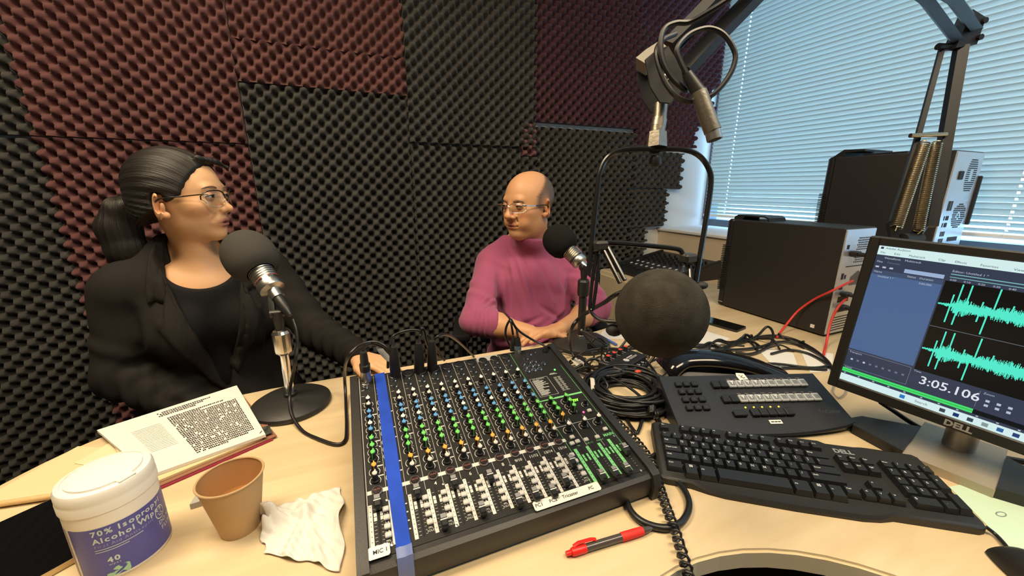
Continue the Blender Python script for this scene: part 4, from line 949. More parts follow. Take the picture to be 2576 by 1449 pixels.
# ================================================================== MICROPHONES, STANDS, BOOM
foamw = mat('grey_windscreen_foam', (0.055, 0.053, 0.048), 0.95, bump=(900, 0.5, .0015), spec=0.15)
foamk = mat('black_windscreen_foam', (0.010, 0.010, 0.010), 0.95, bump=(900, 0.5, .0015), spec=0.15)
foamb = mat('dark_ball_foam', (0.040, 0.037, 0.030), 0.97, bump=(1000, 0.6, .003), spec=0.15, var=(60, 0.3))
satin = mat('champagne_metal', (0.42, 0.39, 0.33), 0.35, 1.0)
def frame_on(p, q):
    """matrix with +z from p to q"""
    return axis(Vector(p), Vector(q) - Vector(p))
def desk_mic(label, pts, fm, ball_r, stretch, ring_red, grp):
    a, b, c, d = [Vector(p) for p in pts]       # ball centre, body front, body end, plug end
    ax = (d - a).normalized(); L = (d - a).length
    base = a
    t = thing('microphone', label, 'microphone', TR(*d), grp)
    M = TR(*d).inverted() @ axis(a, ax)          # z from the ball toward the cable
    ball = MB(); R = ball_r
    ball.lathe([(.0006, -R * stretch)] + [(R * math.sin(PI * i / 28), -R * stretch * math.cos(PI * i / 28)) for i in range(1, 15)] + [(R * 1.0, R * .25), (R * .93, R * .62), (R * .72, R * .92), (R * .52, R * .98), (R * .46, R * .80)], 36, cap=False)
    ball.build('windscreen', fm, t, M, smooth=70)
    r = R * .47; z0 = R * .75
    bd = MB().lathe([(r * .98, z0), (r, z0 + .03), (r, z0 + .044)], 28); bd.build('body', satin if ring_red else NICK, t, M)
    for i in range(5):
        MB().lathe([(r * 1.005, z0 + .012 + i * .006), (r * 1.03, z0 + .014 + i * .006), (r * 1.005, z0 + .0155 + i * .006)], 28, cap=False).build('grille_ridge', STEEL if ring_red else NICK, t, M)
    if ring_red:
        MB().lathe([(r * 1.012, z0 + .0415), (r * 1.012, z0 + .0505)], 28, cap=False).build('red_band', mat('red_silver_band', (0.42, 0.10, 0.07), 0.4, 0.3), t, M)
        MB().lathe([(r * 1.02, z0 + .0435), (r * 1.02, z0 + .0485)], 28, cap=False).build('silver_band', CHR, t, M)
    else:
        MB().lathe([(r * 1.02, z0 + .044), (r * 1.02, z0 + .052)], 28, cap=False).build('black_band', BLK, t, M)
    MB().lathe([(r * 1.0, z0 + .046), (r * 1.04, z0 + .052), (r * 1.04, z0 + .062), (r * .98, z0 + .066), (r * .55, z0 + .070), (r * .52, z0 + .092)], 28).build('collar', STEEL, t, M)
    zz = z0 + .092
    MB().lathe([(r * .44, zz), (r * .46, zz + .012), (r * .40, zz + .03), (r * .28, zz + .045), (r * .18, zz + .052)], 16).build('cable_plug', BLK, t, M)
    return t, M, z0, r
micL, ML, zL, rL = desk_mic('microphone with grey foam windscreen in front of the woman in black', PTS['micL'], foamw, .055, 1.15, True, 'desk microphones')
micR, MR, zR, rR = desk_mic('microphone with black foam windscreen in front of the man in pink', PTS['micR'], foamk, .051, 1.0, False, 'desk microphones')
def mic_stand(label, x, y, ztop, dia, chrome, clip_to, grp):
    t = thing('microphone_stand', label, 'stand', TR(x, y, DZ), grp)
    cast = mat('cast_iron_black', (0.018, 0.018, 0.017), 0.5, bump=(300, 0.1))
    R = dia / 2
    MB().lathe([(R * .97, 0), (R, .006), (R * .98, .012), (R * .85, .019), (R * .5, .024), (R * .2, .027), (.0005, .028)], 48).build('base', cast, t)
    h = ztop - DZ
    pm_ = CHR if chrome else BLK
    MB().lathe([(.0135, .026), (.0135, .034), (.011, .036)], 24).build('base_collar', STEEL if not chrome else BLK, t)
    MB().lathe([(.0095 if chrome else .0125, .03), (.0095 if chrome else .0125, h - .10)], 24).build('pole', pm_, t)
    c = MB(); zc = h - .105
    c.lathe([(.012, zc), (.0175, zc + .006), (.0185, zc + .012), (.0185, zc + .050), (.015, zc + .056), (.010, zc + .058)], 18)
    c.build('clutch', mat('clutch_chrome', (0.72, 0.69, 0.62), 0.22, 1.0) if chrome else BLK, t, smooth=15)
    MB().lathe([(.009, zc + .056), (.011, zc + .075), (.0125, zc + .085), (.0125, zc + .10)], 16).build('clip_post', BLK, t)
    # clip arm reaches the microphone
    p = Vector((0, 0, zc + .095)); q = TR(x, y, DZ).inverted() @ Vector(clip_to)
    m = MB()
    for s_ in (-.010, .010): m.tube([p + Vector((s_, 0, 0)), p.lerp(q, .5) + Vector((s_, 0, .004)), q + Vector((s_, 0, 0))], .0055, 8, flat=(.8, 1.4))
    m.rod(p + Vector((-.014, 0, 0)), p + Vector((.014, 0, 0)), .009, seg=14)
    m.build('clip', BLK, t)
    return t
cl = TR(*PTS['micL'][3]) @ ML @ Vector((0, 0, zL + .082)); cr = TR(*PTS['micR'][3]) @ MR @ Vector((0, 0, zR + .082))
mic_stand('round-base desk microphone stand with chrome pole beside the script', -.158, .937, .975, .168, True, cl, 'desk microphone stands')
mic_stand('round-base desk microphone stand with black pole behind the mixer', .660, .985, 1.005, .185, False, cr, 'desk microphone stands')

# ---- boom arm with its joints
bt = mat('boom_dark_tube', (0.014, 0.015, 0.018), 0.45, 0.0, spec=0.3)
base = Vector(PTS['base']); b0 = Vector((base.x - .03, base.y - .015, DZ))
boom = thing('boom_arm', 'jointed black microphone boom arm with long springs reaching over the desk', 'boom arm', TR(*b0))
BI = TR(*b0).inverted()
L3 = lambda k: [BI @ Vector(p) for p in PTS[k]]
def bar(pts, w, h, m_, name):
    mb = MB(); mb.tube(pts, w, 4, flat=(1.0, h / w)); return mb.build(name, m_, boom, smooth=20)
m = MB(); m.rbox(-.035, .035, -.05, .05, 0, .02, .004); m.lathe([(.022, .02), (.022, .06), (.016, .065), (.016, .26)], 20); m.build('desk_clamp', BLK, boom)
rl = L3('rodL'); rr = L3('rodR'); ch = L3('chan')
bar([rl[0], rl[1], rl[2]], .0075, .0075, bt, 'lower_rod')
bar([ch[0], ch[0].lerp(ch[1], .5), ch[1]], .016, .014, bt, 'lower_channel')
m = MB(); m.tube([rl[2], rl[3], BI @ base + Vector((0, 0, -.03)), BI @ Vector(PTS['rodR'][2])], .012, 8); m.rod(BI @ base + Vector((-.03, .0, .0)), BI @ base + Vector((.03, -.01, 0)), .014); m.rod(Vector((0, 0, .22)), BI @ base + Vector((0, 0, -.02)), .014); m.build('lower_joint', bt, boom)
def spring(a, b, r, n, m_):
    d = b - a; L = d.length; M = axis(a, d); pts = []
    for i in range(n * 10 + 1):
        t_ = i / (n * 10); an = 2 * PI * i / 10; pts.append(M @ Vector((r * math.cos(an), r * math.sin(an), L * (.03 + .94 * t_))))
    pts = [a] + pts + [b]
    mb = MB(); mb.tube(pts, .0019, 5); return mb.build('spring', m_, boom, smooth=60)
brass = mat('spring_steel', (0.62, 0.54, 0.38), 0.28, 1.0)
s1 = L3('spring1'); s2 = L3('spring2'); spring(s1[0], s1[1], .0115, 46, brass); spring(s2[0], s2[1], .0105, 46, brass)
xb = L3('xbar'); MB().rod(xb[0], xb[1], .0055, seg=12).build('cross_pin', brass, boom)
el = L3('elbow'); uA = L3('upA'); uB = L3('upB'); uC = L3('upC')
m = MB()
off = (BI.to_3x3() @ Vector((.35, .93, 0))) * .016
poly3 = [el[0] + Vector((-.02, 0, -.015)), el[1] + Vector((0, 0, -.02)), el[2], el[3]]
m.add([p - off for p in poly3] + [p + off for p in poly3], [(0, 1, 2, 3), (7, 6, 5, 4)] + [(i, 4 + i, 4 + (i + 1) % 4, (i + 1) % 4) for i in range(4)])
for p in (el[1] + Vector((0, 0, -.005)), el[2] + Vector((-.01, 0, -.01))): m.rod(p - off * 1.4, p + off * 1.4, .007, seg=10)
m.rod(rl[0] + Vector((-.022, 0, 0)), ch[0] + Vector((.02, 0, 0)), .008)
m.build('elbow_bracket', bt, boom)
bar(uA, .013, .014, bt, 'upper_channel'); bar(uB, .013, .014, bt, 'upper_channel'); bar(uC, .009, .009, NICK, 'upper_spring_tube')
J = BI @ Vector(PTS['J'])
m = MB(); m.sphere(J, .045, 16, 8, (1, .6, 1)); m.build('upper_joint', bt, boom)
b1 = L3('beam1'); b2 = L3('beam2')
bar(b1, .0155, .013, bt, 'end_channel'); bar(b2, .0155, .013, bt, 'end_channel')
# head bracket: two dished plates and a block coloured pale as its lit facet
hp = L3('headplate'); nrm = (BI.to_3x3() @ Vector((-.37, -.89, .25))).normalized()
for s_ in (-1, 1):
    sh = nrm * .015 * s_
    m = MB(); n = len(hp); m.add([p + sh for p in hp] + [p + sh + nrm * .003 * s_ for p in hp], [tuple(range(n))[::s_], tuple(range(n, 2 * n))[::-s_]] + [((i, (i + 1) % n, n + (i + 1) % n, n + i))[::s_] for i in range(n)])
    m.build('head_plate', BLKM, boom, smooth=20)
    MB().sphere((hp[3] + hp[7]) / 2 + sh * 1.2, .006, 12, 6).build('head_bolt', STEEL, boom)
m = MB(); m.tube([hp[0], hp[1], hp[2] + Vector((0, 0, .004))], .014, 4); m.build('head_block', mat('lit_facet_metal', (0.30, 0.28, 0.24), 0.4, 0.6), boom, smooth=20)
stp = L3('stem')
m = MB(); m.rod(stp[0], stp[1], .0095, .0095, 16); m.rod(stp[1], stp[2], .0105, .0105, 16); m.rod(stp[2], stp[3], .0105, .0105, 16); m.rod(stp[3] + Vector((0, 0, .006)), stp[4], .0135, .0150, 6); m.build('threaded_coupler', NICK, boom, smooth=25)

# ---- shock-mount yoke hanging from the boom
yoke = thing('shock_mount', 'black wire hoop shock mount hanging from the boom arm', 'shock mount', TR(*PTS['stem'][4]))
YI = TR(*PTS['stem'][4]).inverted(); Y3 = lambda k: [YI @ Vector(p) for p in PTS[k]]
gloss = mat('gloss_black_wire', (0.012, 0.012, 0.013), 0.18)
MB().tube(spline(Y3('hoop'), 6), .0038, 10).build('hoop', gloss, yoke)
m = MB(); m.rod((0, 0, .002), (0, 0, -.008), .007); m.lathe([(.005, 0), (.0085, .004), (.0085, .012), (.006, .016)], 12, TR(0, 0, -.026)); m.build('swivel', BLK, yoke)
MB().tube(spline(Y3('bar'), 5), .0036, 8).build('cross_bar', gloss, yoke)
for k in ('strutL1', 'strutL2', 'strutL3', 'strutL4', 'strutR1', 'strutR2'): MB().tube(spline(Y3(k), 5), .0030 if k in ('strutL1', 'strutL2') else .0026, 8).build('strut', gloss, yoke)
for k in ('knL', 'knR'):
    m = MB(); m.rbox(-.011, .011, -.008, .008, -.007, .007, .003, TR(*(YI @ Vector(PTS[k])))); m.build('clamp_knuckle', mat('worn_black_metal', (0.05, 0.048, 0.044), 0.35, 0.5), yoke)
m = MB(); m.sphere(YI @ Vector(PTS['knob1']), .011, 12, 8, (1.1, 1, .8)); m.rod(YI @ Vector(PTS['knob1']), YI @ Vector(PTS['knob1b']), .004); m.build('clamp_knob', BLKM, yoke)
m = MB(); m.sphere(YI @ Vector(PTS['knobR']), .008, 12, 8, (1.2, 1, .7)); m.build('clamp_knob', BLKM, yoke)
# big ball microphone inside the yoke
bc = Vector(PTS['ball']); vd = Vector((0.62, 0.72, -0.28)).normalized()
bmic = thing('studio_microphone', 'large dark foam ball microphone held in the hoop shock mount', 'microphone', TR(*bc))
m = MB(); m.lathe([(.0006, -.0575)] + [(.0575 * math.sin(PI * i / 24), -.0575 * math.cos(PI * i / 24)) for i in range(1, 21)] + [(.030, .052)], 48, axis((0, 0, 0), vd)); m.build('windscreen', foamb, bmic, smooth=70)
MB().lathe([(.027, .045), (.027, .10), (.024, .14), (.012, .15), (.010, .165)], 24, axis((0, 0, 0), vd)).build('body', BLK, bmic)
# ---- spare connector dangling from the boom
x = [Vector(p) for p in PTS['xlr']]
xc = thing('dangling_cable', 'black cable looped over the boom head with a nickel plug hanging down', 'cable', TR(*x[0]))
XI = TR(*x[0]).inverted(); lx = [XI @ p for p in x]
MB().tube([XI @ p for p in spline(PTS['loopcable'], 6)], .0033, 8).build('cord', RUB, xc)
MB().tube([XI @ p for p in spline(PTS['boomcable'], 6)], .0036, 8).build('cord', RUB, xc)
MB().rod(lx[0], lx[1], .0062, .0088, 18).build('plug_boot', BLK, xc)
MB().rod(lx[1], lx[2], .0098, .0102, 24).build('plug_shell', NICK, xc)
m = MB(); m.rod(lx[2], lx[3], .0092, .0092, 20); m.cur = 1; d_ = (lx[3] - lx[2]).normalized(); m.rod(lx[3], lx[3] + d_ * .0004, .0075, .0075, 20); m.build('plug_nose', [STEEL, BLKM], xc)
# ================================================================== SMALL THINGS ON THE DESK
# ---- wipes canister
can = thing('wipes_canister', 'white plastic canister of alcohol wipes with blue label', 'canister', TR(-0.325, 0.605, DZ, 0))
cw = mat('canister_white', (0.80, 0.78, 0.72), 0.38)
R = .0465
MB().lathe([(R * .96, 0), (R, .004), (R, .100), (R * 1.0, .102)], 48).build('tub', cw, can)
lid = MB().lathe([(R * 1.01, .099), (R * 1.03, .100), (R * 1.03, .112), (R * 1.015, .1135), (R * 1.02, .115), (R * 1.02, .124), (R * .97, .1285), (R * .86, .130), (R * .855, .1285), (.0005, .1285)], 48, cap=False).build('lid', cw, can)
TAB = math.radians(-38)
o = MB().lathe([(R * .80, .1286), (R * .795, .1312), (R * .74, .1320), (.0005, .1322)], 40).build('flip_cap', cw, lid)
MB().rbox(R * .70, R * .94, -R * .20, R * .20, .1288, .1316, .0008, Euler((0, 0, TAB)).to_matrix().to_4x4()).build('thumb_tab', cw, lid)
blu = mat('label_blue', srgb((78, 80, 158)), 0.42); lab_r = R * 1.004
def wrap(a0, a1, z0, z1, r, n=24):
    m = MB(); vs = []
    for i in range(n + 1):
        a = a0 + (a1 - a0) * i / n
        for z_ in (z0, z1): vs.append((r * math.cos(a), r * math.sin(a), z_))
    m.add(vs, [(2 * i, 2 * i + 2, 2 * i + 3, 2 * i + 1) for i in range(n)]); return m
A0 = math.radians(-128); A1 = math.radians(22)
lab = wrap(A0, A1, .006, .081, lab_r, 40).build('label', blu, can)
wrap(math.radians(-146), math.radians(-135), .006, .081, lab_r).build('side_strip', mat('label_mauve', (0.35, 0.28, 0.36), 0.5), can)
ltx = mat('label_pale_print', srgb((190, 205, 208)), 0.5)
def curved_text(s, size, a_start, z, m_, name='label_words', par=lab, r=lab_r * 1.006, dim=1.0, bold=0.0):
    """letters set one by one around the can"""
    adv = {'I': .34, 'l': .30, 'i': .30, 'r': .42, 't': .40, ' ': .32, 'W': .95, 'm': .92, 'A': .74, '%': .86, 'O': .82, 'D': .75, 'N': .76, 'f': .36, 'F': .58, 'p': .64, 'o': .64}
    a = a_start
    for c in s:
        w = adv.get(c, .62) * size
        if c != ' ':
            aa = a + w / 2 / r
            Mx = Matrix.Translation((r * math.cos(aa), r * math.sin(aa), z)) @ Euler((PI / 2, 0, aa + PI / 2)).to_matrix().to_4x4()
            text(name, c, size, m_, par, Mx, bold=bold)
        a += w / r
curved_text('70% Isopropyl', .0105, math.radians(-97), .0735, ltx, bold=.0003)
curved_text('Alcohol Wipes', .0105, math.radians(-97), .0625, ltx, bold=.0003)
lt2 = mat('label_faint_print', srgb((150, 152, 196)), 0.5)
curved_text('First Aid Antiseptic', .0062, math.radians(-97), .0545, lt2)
wrap(math.radians(-97), math.radians(-40), .0488, .0498, lab_r * 1.006).build('label_fine_print', ltx, lab, smooth=None)
wrap(math.radians(-97), math.radians(-58), .0455, .0465, lab_r * 1.006).build('label_fine_print', ltx, lab, smooth=None)
curved_text('40', .0105, math.radians(-87), .0310, ltx, bold=.0004); curved_text('wipes', .0042, math.radians(-86), .0245, ltx)
curved_text('DO NOT', .0085, math.radians(-16), .0400, ltx, bold=.0001); curved_text('FLUSH', .0085, math.radians(-14), .0310, ltx, bold=.0001)
# mint arrow mark
m = MB(); vs = []
ar = [(-1, -.55), (-.95, -.15), (-.45, 0), (.05, 0), (-.4, .38), (-.1, .75), (.85, .75), (1, .55), (.98, -.55), (.75, -.85), (.35, -.35), (-.1, -.75), (-.55, -.75)]
vs = []
for u, v in ar:
    a = math.radians(-78) + u * .0115 / lab_r; vs.append((lab_r * 1.006 * math.cos(a), lab_r * 1.006 * math.sin(a), .0125 + v * .0085))
m.add(vs, [tuple(range(len(vs)))]); m.build('arrow_mark', mat('mint_print', srgb((160, 206, 172)), 0.5), lab, smooth=None)
# crossed-out disposal sign
vs = []; fs = []
for i in range(29):
    a = 2 * PI * i / 28
    for rr in (.0068, .0080):
        aa = math.radians(-9) + rr * math.cos(a) / lab_r; vs.append((lab_r * 1.006 * math.cos(aa), lab_r * 1.006 * math.sin(aa), .0550 + rr * math.sin(a) * 1.25))
for i in range(28): fs.append((2 * i, 2 * i + 1, 2 * i + 3, 2 * i + 2))
m = MB().add(vs, fs)
for (u0, v0), (u1, v1) in (((-.0055, .0050), (.0055, -.0050)), ((-.002, -.005), (.003, -.005)), ((-.0015, -.004), (.0005, .006)), ((.001, -.002), (.004, .0045)), ((-.004, -.001), (-.001, -.003))):
    a0 = math.radians(-9) + u0 / lab_r; a1 = math.radians(-9) + u1 / lab_r; rr = lab_r * 1.006
    m.add([(rr * math.cos(a0), rr * math.sin(a0), .0550 + v0 - .0006), (rr * math.cos(a1), rr * math.sin(a1), .0550 + v1 - .0006), (rr * math.cos(a1), rr * math.sin(a1), .0550 + v1 + .0006), (rr * math.cos(a0), rr * math.sin(a0), .0550 + v0 + .0006)], [(0, 1, 2, 3)])
m.build('disposal_mark', ltx, lab, smooth=None)

# ---- paper cup
cup = thing('paper_cup', 'brown kraft paper cup with a little water', 'cup', TR(-0.190, 0.591, DZ))
kraft = mat('kraft_paper', srgb((182, 150, 108)), 0.7, bump=(90, 0.1), var=(14, 0.06)); krin = mat('kraft_inside', srgb((182, 136, 88)), 0.55)
MB().lathe([(.0255, 0), (.0262, .004), (.0405, .0885)], 48, cap=False).build('wall', kraft, cup)
MB().lathe([(.0398, .0885), (.0255, .006), (.0003, .006)], 48, cap=False).build('inner_lining', krin, cup)
m = MB(); m.tube([(.0405 * math.cos(2 * PI * i / 48), .0405 * math.sin(2 * PI * i / 48), .0885) for i in range(48)], .0016, 8, closed=True); m.build('rolled_rim', kraft, cup)
MB().lathe([(.0325, .046), (.0003, .0462)], 40, cap=False).build('water', mat('water_in_cup', srgb((150, 104, 60)), 0.03, spec=0.6), cup)

# ---- used wipe
rs = np.random.RandomState(4)
wip = mat('wet_wipe_cloth', (0.74, 0.72, 0.68), 0.8, bump=(260, 0.25))
def wipe_pt(u, v):
    # sheet in plan with a crumpled corner pushed up against the cup and a curled edge by the mixer
    c00, c10, c11, c01 = Vector((-.150, .520, 0)), Vector((-.050, .456, 0)), Vector((-.050, .614, 0)), Vector((-.166, .602, 0))
    p = (c00 * (1 - u) + c10 * u) * (1 - v) + (c01 * (1 - u) + c11 * u) * v
    edge = min(u, 1 - u, v, 1 - v)
    wob = math.exp(-(edge / .08) ** 2)
    p.x += wob * .0035 * math.sin(13 * v + 5 * u); p.y += wob * .0035 * math.sin(11 * u + 4 * v + 1)
    fold = lambda x, c, w: math.exp(-((x - c) / w) ** 2)
    h = .003 + .007 * fold(u - .35 * v, .30, .07) + .006 * fold(u + .3 * v, .75, .06) + .009 * fold(v - .25 * u, .62, .08) * (1 - u) + .004 * fold(v + .5 * u, .95, .05) + .0018 * math.sin(37 * u + 11 * v) * math.sin(29 * v + 3)
    cr = math.exp(-((u - .04) ** 2 + (v - .78) ** 2) / .030)
    h += cr * (.024 + .012 * math.sin(34 * v + 17 * u)); p.x += cr * -.010 * math.sin(14 * v + 1)
    ed_ = math.exp(-((u - 1) ** 2 / .010 + (v - .55) ** 2 / .02)); h += ed_ * .014
    p.z = max(.0015, h); return tuple(p)
wo = MB().grid(wipe_pt, 64, 64).build('used_wipe', wip, None, TR(0, 0, DZ), smooth=180)
md = wo.modifiers.new('thickness', 'SOLIDIFY'); md.thickness = .0009; md.offset = 1
tag(wo, 'crumpled white wet wipe lying between the cup and the mixer', 'wipe')

# ---- script, folders, envelopes
def sheet_stack(name, label, cat, quad, z, th, m_, group=None, curl=0.0, n=10):
    a, b, c, d = [Vector((*p, 0)) for p in quad]; cx = (a + b + c + d) / 4
    def fn(u, v):
        p = (a * (1 - u) + b * u) * (1 - v) + (d * (1 - u) + c * u) * v - cx
        p.z = z - DZ + th + curl * (max(0, u - .75) * 4) ** 2 * max(0, v) ; return tuple(p)
    m = MB(); m.grid(fn, n, n); nv = n * n
    # rim
    rim = [i for i in range(n)] + [j * n + n - 1 for j in range(1, n)] + [(n - 1) * n + i for i in range(n - 2, -1, -1)] + [j * n for j in range(n - 2, 0, -1)]
    o0 = len(m.v); m.v.extend([(m.v[i][0], m.v[i][1], m.v[i][2] - th) for i in rim]); k = len(rim)
    fs = [(rim[(i + 1) % k], rim[i], o0 + i, o0 + (i + 1) % k) for i in range(k)] + [tuple(o0 + i for i in range(k))[::-1]]
    m.f.extend(fs); m.mi.extend([0] * len(fs))
    o = m.build(name, m_, None, TR(cx.x, cx.y, DZ), smooth=40)
    return tag(o, label, cat, group), cx, fn
manila = mat('manila_card', srgb((214, 190, 146)), 0.7); magenta = mat('magenta_card', srgb((150, 36, 70)), 0.6); brownc = mat('brown_card', srgb((140, 96, 72)), 0.7)
sheet_stack('magenta_folder', 'thin magenta folder lowest in the stack under the script', 'folder', [(-.345, .722), (-.178, .806), (-.29, 1.0), (-.46, .92)], DZ + .0005, .003, magenta)
sheet_stack('brown_folder', 'brown card folder between the magenta folder and manila one', 'folder', [(-.352, .722), (-.172, .812), (-.27, 1.02), (-.46, .93)], DZ + .0040, .002, brownc)
sheet_stack('manila_folder', 'manila folder directly under the printed script pages', 'folder', [(-.362, .728), (-.196, .808), (-.30, 1.03), (-.49, .955)], DZ + .0065, .0045, manila)
script, sc_c, sfn = sheet_stack('printed_script', 'stack of white pages printed with dense lines of characters', 'paper', [(-.505, .955), (-.350, .752), (-.189, .806), (-.290, 1.062)], DZ + .0115, .006, PAPER)
ink = MB(); r3 = random.Random(5)
def sq(u0, u1, v0, v1, z=.0006):
    P_ = [Vector(sfn(u, v)) for u, v in ((u0, v0), (u1, v0), (u1, v1), (u0, v1))]
    ink.add([(p.x, p.y, p.z + z) for p in P_], [(0, 1, 2, 3)])
# page: v runs from the left edge (0) to the right edge (1); u from far edge (0) to near edge (1); text lines run along v
for ln in range(29):
    u = .06 + ln * .031 if ln < 3 else .085 + ln * .0295
    if ln in (3,): continue
    nchar = 34 if 5 < ln < 27 else r3.randint(16, 30)
    v0 = .40 if ln > 3 else .36
    for c in range(nchar):
        v = v0 + c * .0162
        if v > .93 or r3.random() < .06: continue
        for k in range(4):
            du, dv = r3.uniform(0, .016), r3.uniform(0, .0095)
            if k % 2: sq(u + du, u + du + .0060, v + .0004, v + .0135)
            else: sq(u + .001, u + .022, v + dv, v + dv + .0040)
ink.build('printed_text', INK, script, smooth=None)
ink = MB()
for ln in range(18):
    u = .25 + ln * .025
    sq(u, u + .012, .14, .34)
o = ink.build('show_through_text', mat('show_through_ink', (0.66, 0.65, 0.61), 0.8), script, smooth=None)
MB().tube([Vector(sfn(.965, .955)) + Vector((0, 0, .001)), Vector(sfn(.94, .985)) + Vector((0, 0, .001))], .0007, 6).build('staple', STEEL, script)
sheet_stack('dark_leaflet', 'dark printed leaflet poking out under the script corner', 'leaflet', [(-.22, .803), (-.180, .818), (-.19, .850), (-.24, .84)], DZ + .0105, .0006, mat('leaflet_print', (0.05, 0.055, 0.05), 0.4, var=(90, 0.6)))
env = mat('cream_envelope', srgb((216, 196, 154)), 0.7, bump=(40, 0.12))
sheet_stack('paper_envelope', 'cream envelope lying half off the far left desk corner', 'envelope', [(-.600, .790), (-.480, .770), (-.430, .880), (-.525, .930)], DZ + .0005, .0025, env, curl=.0)
sheet_stack('paper_envelope', 'torn cream envelope tucked under the left of the script', 'envelope', [(-.50, .865), (-.40, .80), (-.35, .90), (-.45, .96)], DZ + .0032, .0012, mat('pale_envelope', srgb((222, 206, 170)), 0.7))
pen = thing('wooden_pen', 'pale brown pen lying behind the black tablet', 'pen', TR(-.56, .782, DZ + .0075, math.radians(-9)))
MB().lathe([(.0005, -.012), (.0045, 0), (.0048, .10), (.0042, .125), (.0004, .126)], 14, Euler((0, PI / 2, 0)).to_matrix().to_4x4()).build('barrel', mat('tan_pen', srgb((214, 180, 128)), 0.4), pen)
# ---- tablet
tab = thing('tablet', 'black tablet with gold edge lying behind the wipes canister', 'tablet', TR(-.463, .660, DZ + .001, math.radians(-53)))
def rrect(w, h, r, n=6):
    p = []
    for cx_, cy_, a in ((w - r, h - r, 0), (-w + r, h - r, 90), (-w + r, -h + r, 180), (w - r, -h + r, 270)):
        for i in range(n + 1): p.append((cx_ + r * math.cos(math.radians(a + 90 * i / n)), cy_ + r * math.sin(math.radians(a + 90 * i / n))))
    return p
MB().prism(rrect(.090, .062, .012), 0, .0075).build('case', mat('gold_rim', (0.55, 0.42, 0.24), 0.35, 0.6), tab)
MB().prism(rrect(.0885, .0605, .011), .0074, .0080).build('glass', mat('black_glass', (0.004, 0.004, 0.005), 0.06), tab)
# small grey clip half hidden by the canister
o = MB().prism([(-.008, -.010), (.008, -.008), (.006, .010), (-.006, .009)], 0, .010).build('paper_scrap', mat('grey_scrap', (0.38, 0.36, 0.33), 0.7), None, TR(-.262, .668, DZ)); tag(o, 'small crumpled grey scrap beside the wipes canister', 'scrap')

# ---- red pen
redp = mat('pen_red', srgb((214, 34, 28)), 0.38); smoke = mat('pen_smoke', (0.10, 0.085, 0.08), 0.15, trans=0.35)
pen = thing('red_pen', 'red and clear retractable gel pen in front of the mixer', 'pen', TR(.232, .357, DZ + .0062, math.radians(-5.5)))
PX = Euler((0, PI / 2, 0)).to_matrix().to_4x4()
MB().lathe([(.0033, 0), (.0035, .008), (.0030, .009)], 14, PX).build('push_button', redp, pen)
MB().lathe([(.0050, .008), (.0060, .012), (.0060, .028), (.0056, .030)], 18, PX).build('cap_end', redp, pen)
MB().lathe([(.0054, .030), (.0054, .086)], 18, PX).build('barrel', smoke, pen)
MB().lathe([(.0016, .030), (.0016, .088)], 8, PX).build('refill', mat('pen_refill', (0.30, 0.22, 0.2), 0.3), pen)
MB().lathe([(.0055, .086), (.0063, .088), (.0062, .110), (.0058, .122)], 18, PX).build('grip', mat('pen_red_rubber', srgb((206, 40, 34)), 0.65), pen)
MB().lathe([(.0052, .122), (.0042, .131), (.0012, .142), (.0005, .145)], 16, PX).build('tip', smoke, pen)
MB().tube([(.012, .003, .0055), (.02, .004, .0082), (.04, .004, .0078), (.047, .003, .0062)], .0022, 8, flat=(1.3, .6)).build('clip', redp, pen)

# ---- headphone amplifier box
amp = thing('headphone_amplifier', 'small black box with four red-topped knobs among the cables', 'amplifier', TR(.612, .722, DZ + .004, math.radians(21)))
MB().rbox(0, .132, 0, .072, 0, .036, .003).build('housing', mat('amp_black', (0.014, 0.014, 0.015), 0.45, bump=(500, .1)), amp)
rk = mat('knob_red_top', srgb((214, 70, 60)), 0.5)
for i in range(4):
    o = MB().lathe([(.0075, 0), (.0062, .004), (.0058, .014)], 14).build('knob', kb_body, amp, TR(.022 + i * .030, .055, .036)); MB().lathe([(.0057, .0138), (.0052, .0152), (.0003, .0153)], 14).build('cap', rk, o)
    m = MB(); vs = []
    for k in range(13):
        a = math.radians(-40 + 260 * k / 12); vs += [(.0098 * math.cos(a), .0098 * math.sin(a), 0), (.0110 * math.cos(a), .0110 * math.sin(a), 0)]
    m.add(vs, [(2 * k, 2 * k + 1, 2 * k + 3, 2 * k + 2) for k in range(12)]); m.build('dial_mark', PRN, amp, TR(.022 + i * .030, .055, .0364), smooth=None)
MB().lathe([(.0085, 0), (.0003, .0002)], 16).build('emblem', mat('amp_print', (0.5, 0.5, 0.5), 0.5), amp, TR(.060, .022, .0364))
MB().box(.072, .100, .0255, .0295, .0362, .0364).box(.072, .112, .0205, .0222, .0362, .0364).box(.072, .108, .0165, .0182, .0362, .0364).build('caption', MATS['amp_print'], amp, smooth=None)
for i in range(5): link('jack_socket', JACK, amp, TR(.022 + i * .022, 0, .018, 0, PI / 2))
# ---- smartphone
ph = thing('smartphone', 'black smartphone lying on the desk in front of the computer tower', 'phone', TR(1.240, .938, DZ, math.radians(-78)))
MB().prism(rrect(.072, .036, .008), 0, .008).build('case', BLK, ph)
MB().prism(rrect(.0705, .0345, .007), .0079, .0084).build('glass', MATS['black_glass'], ph)
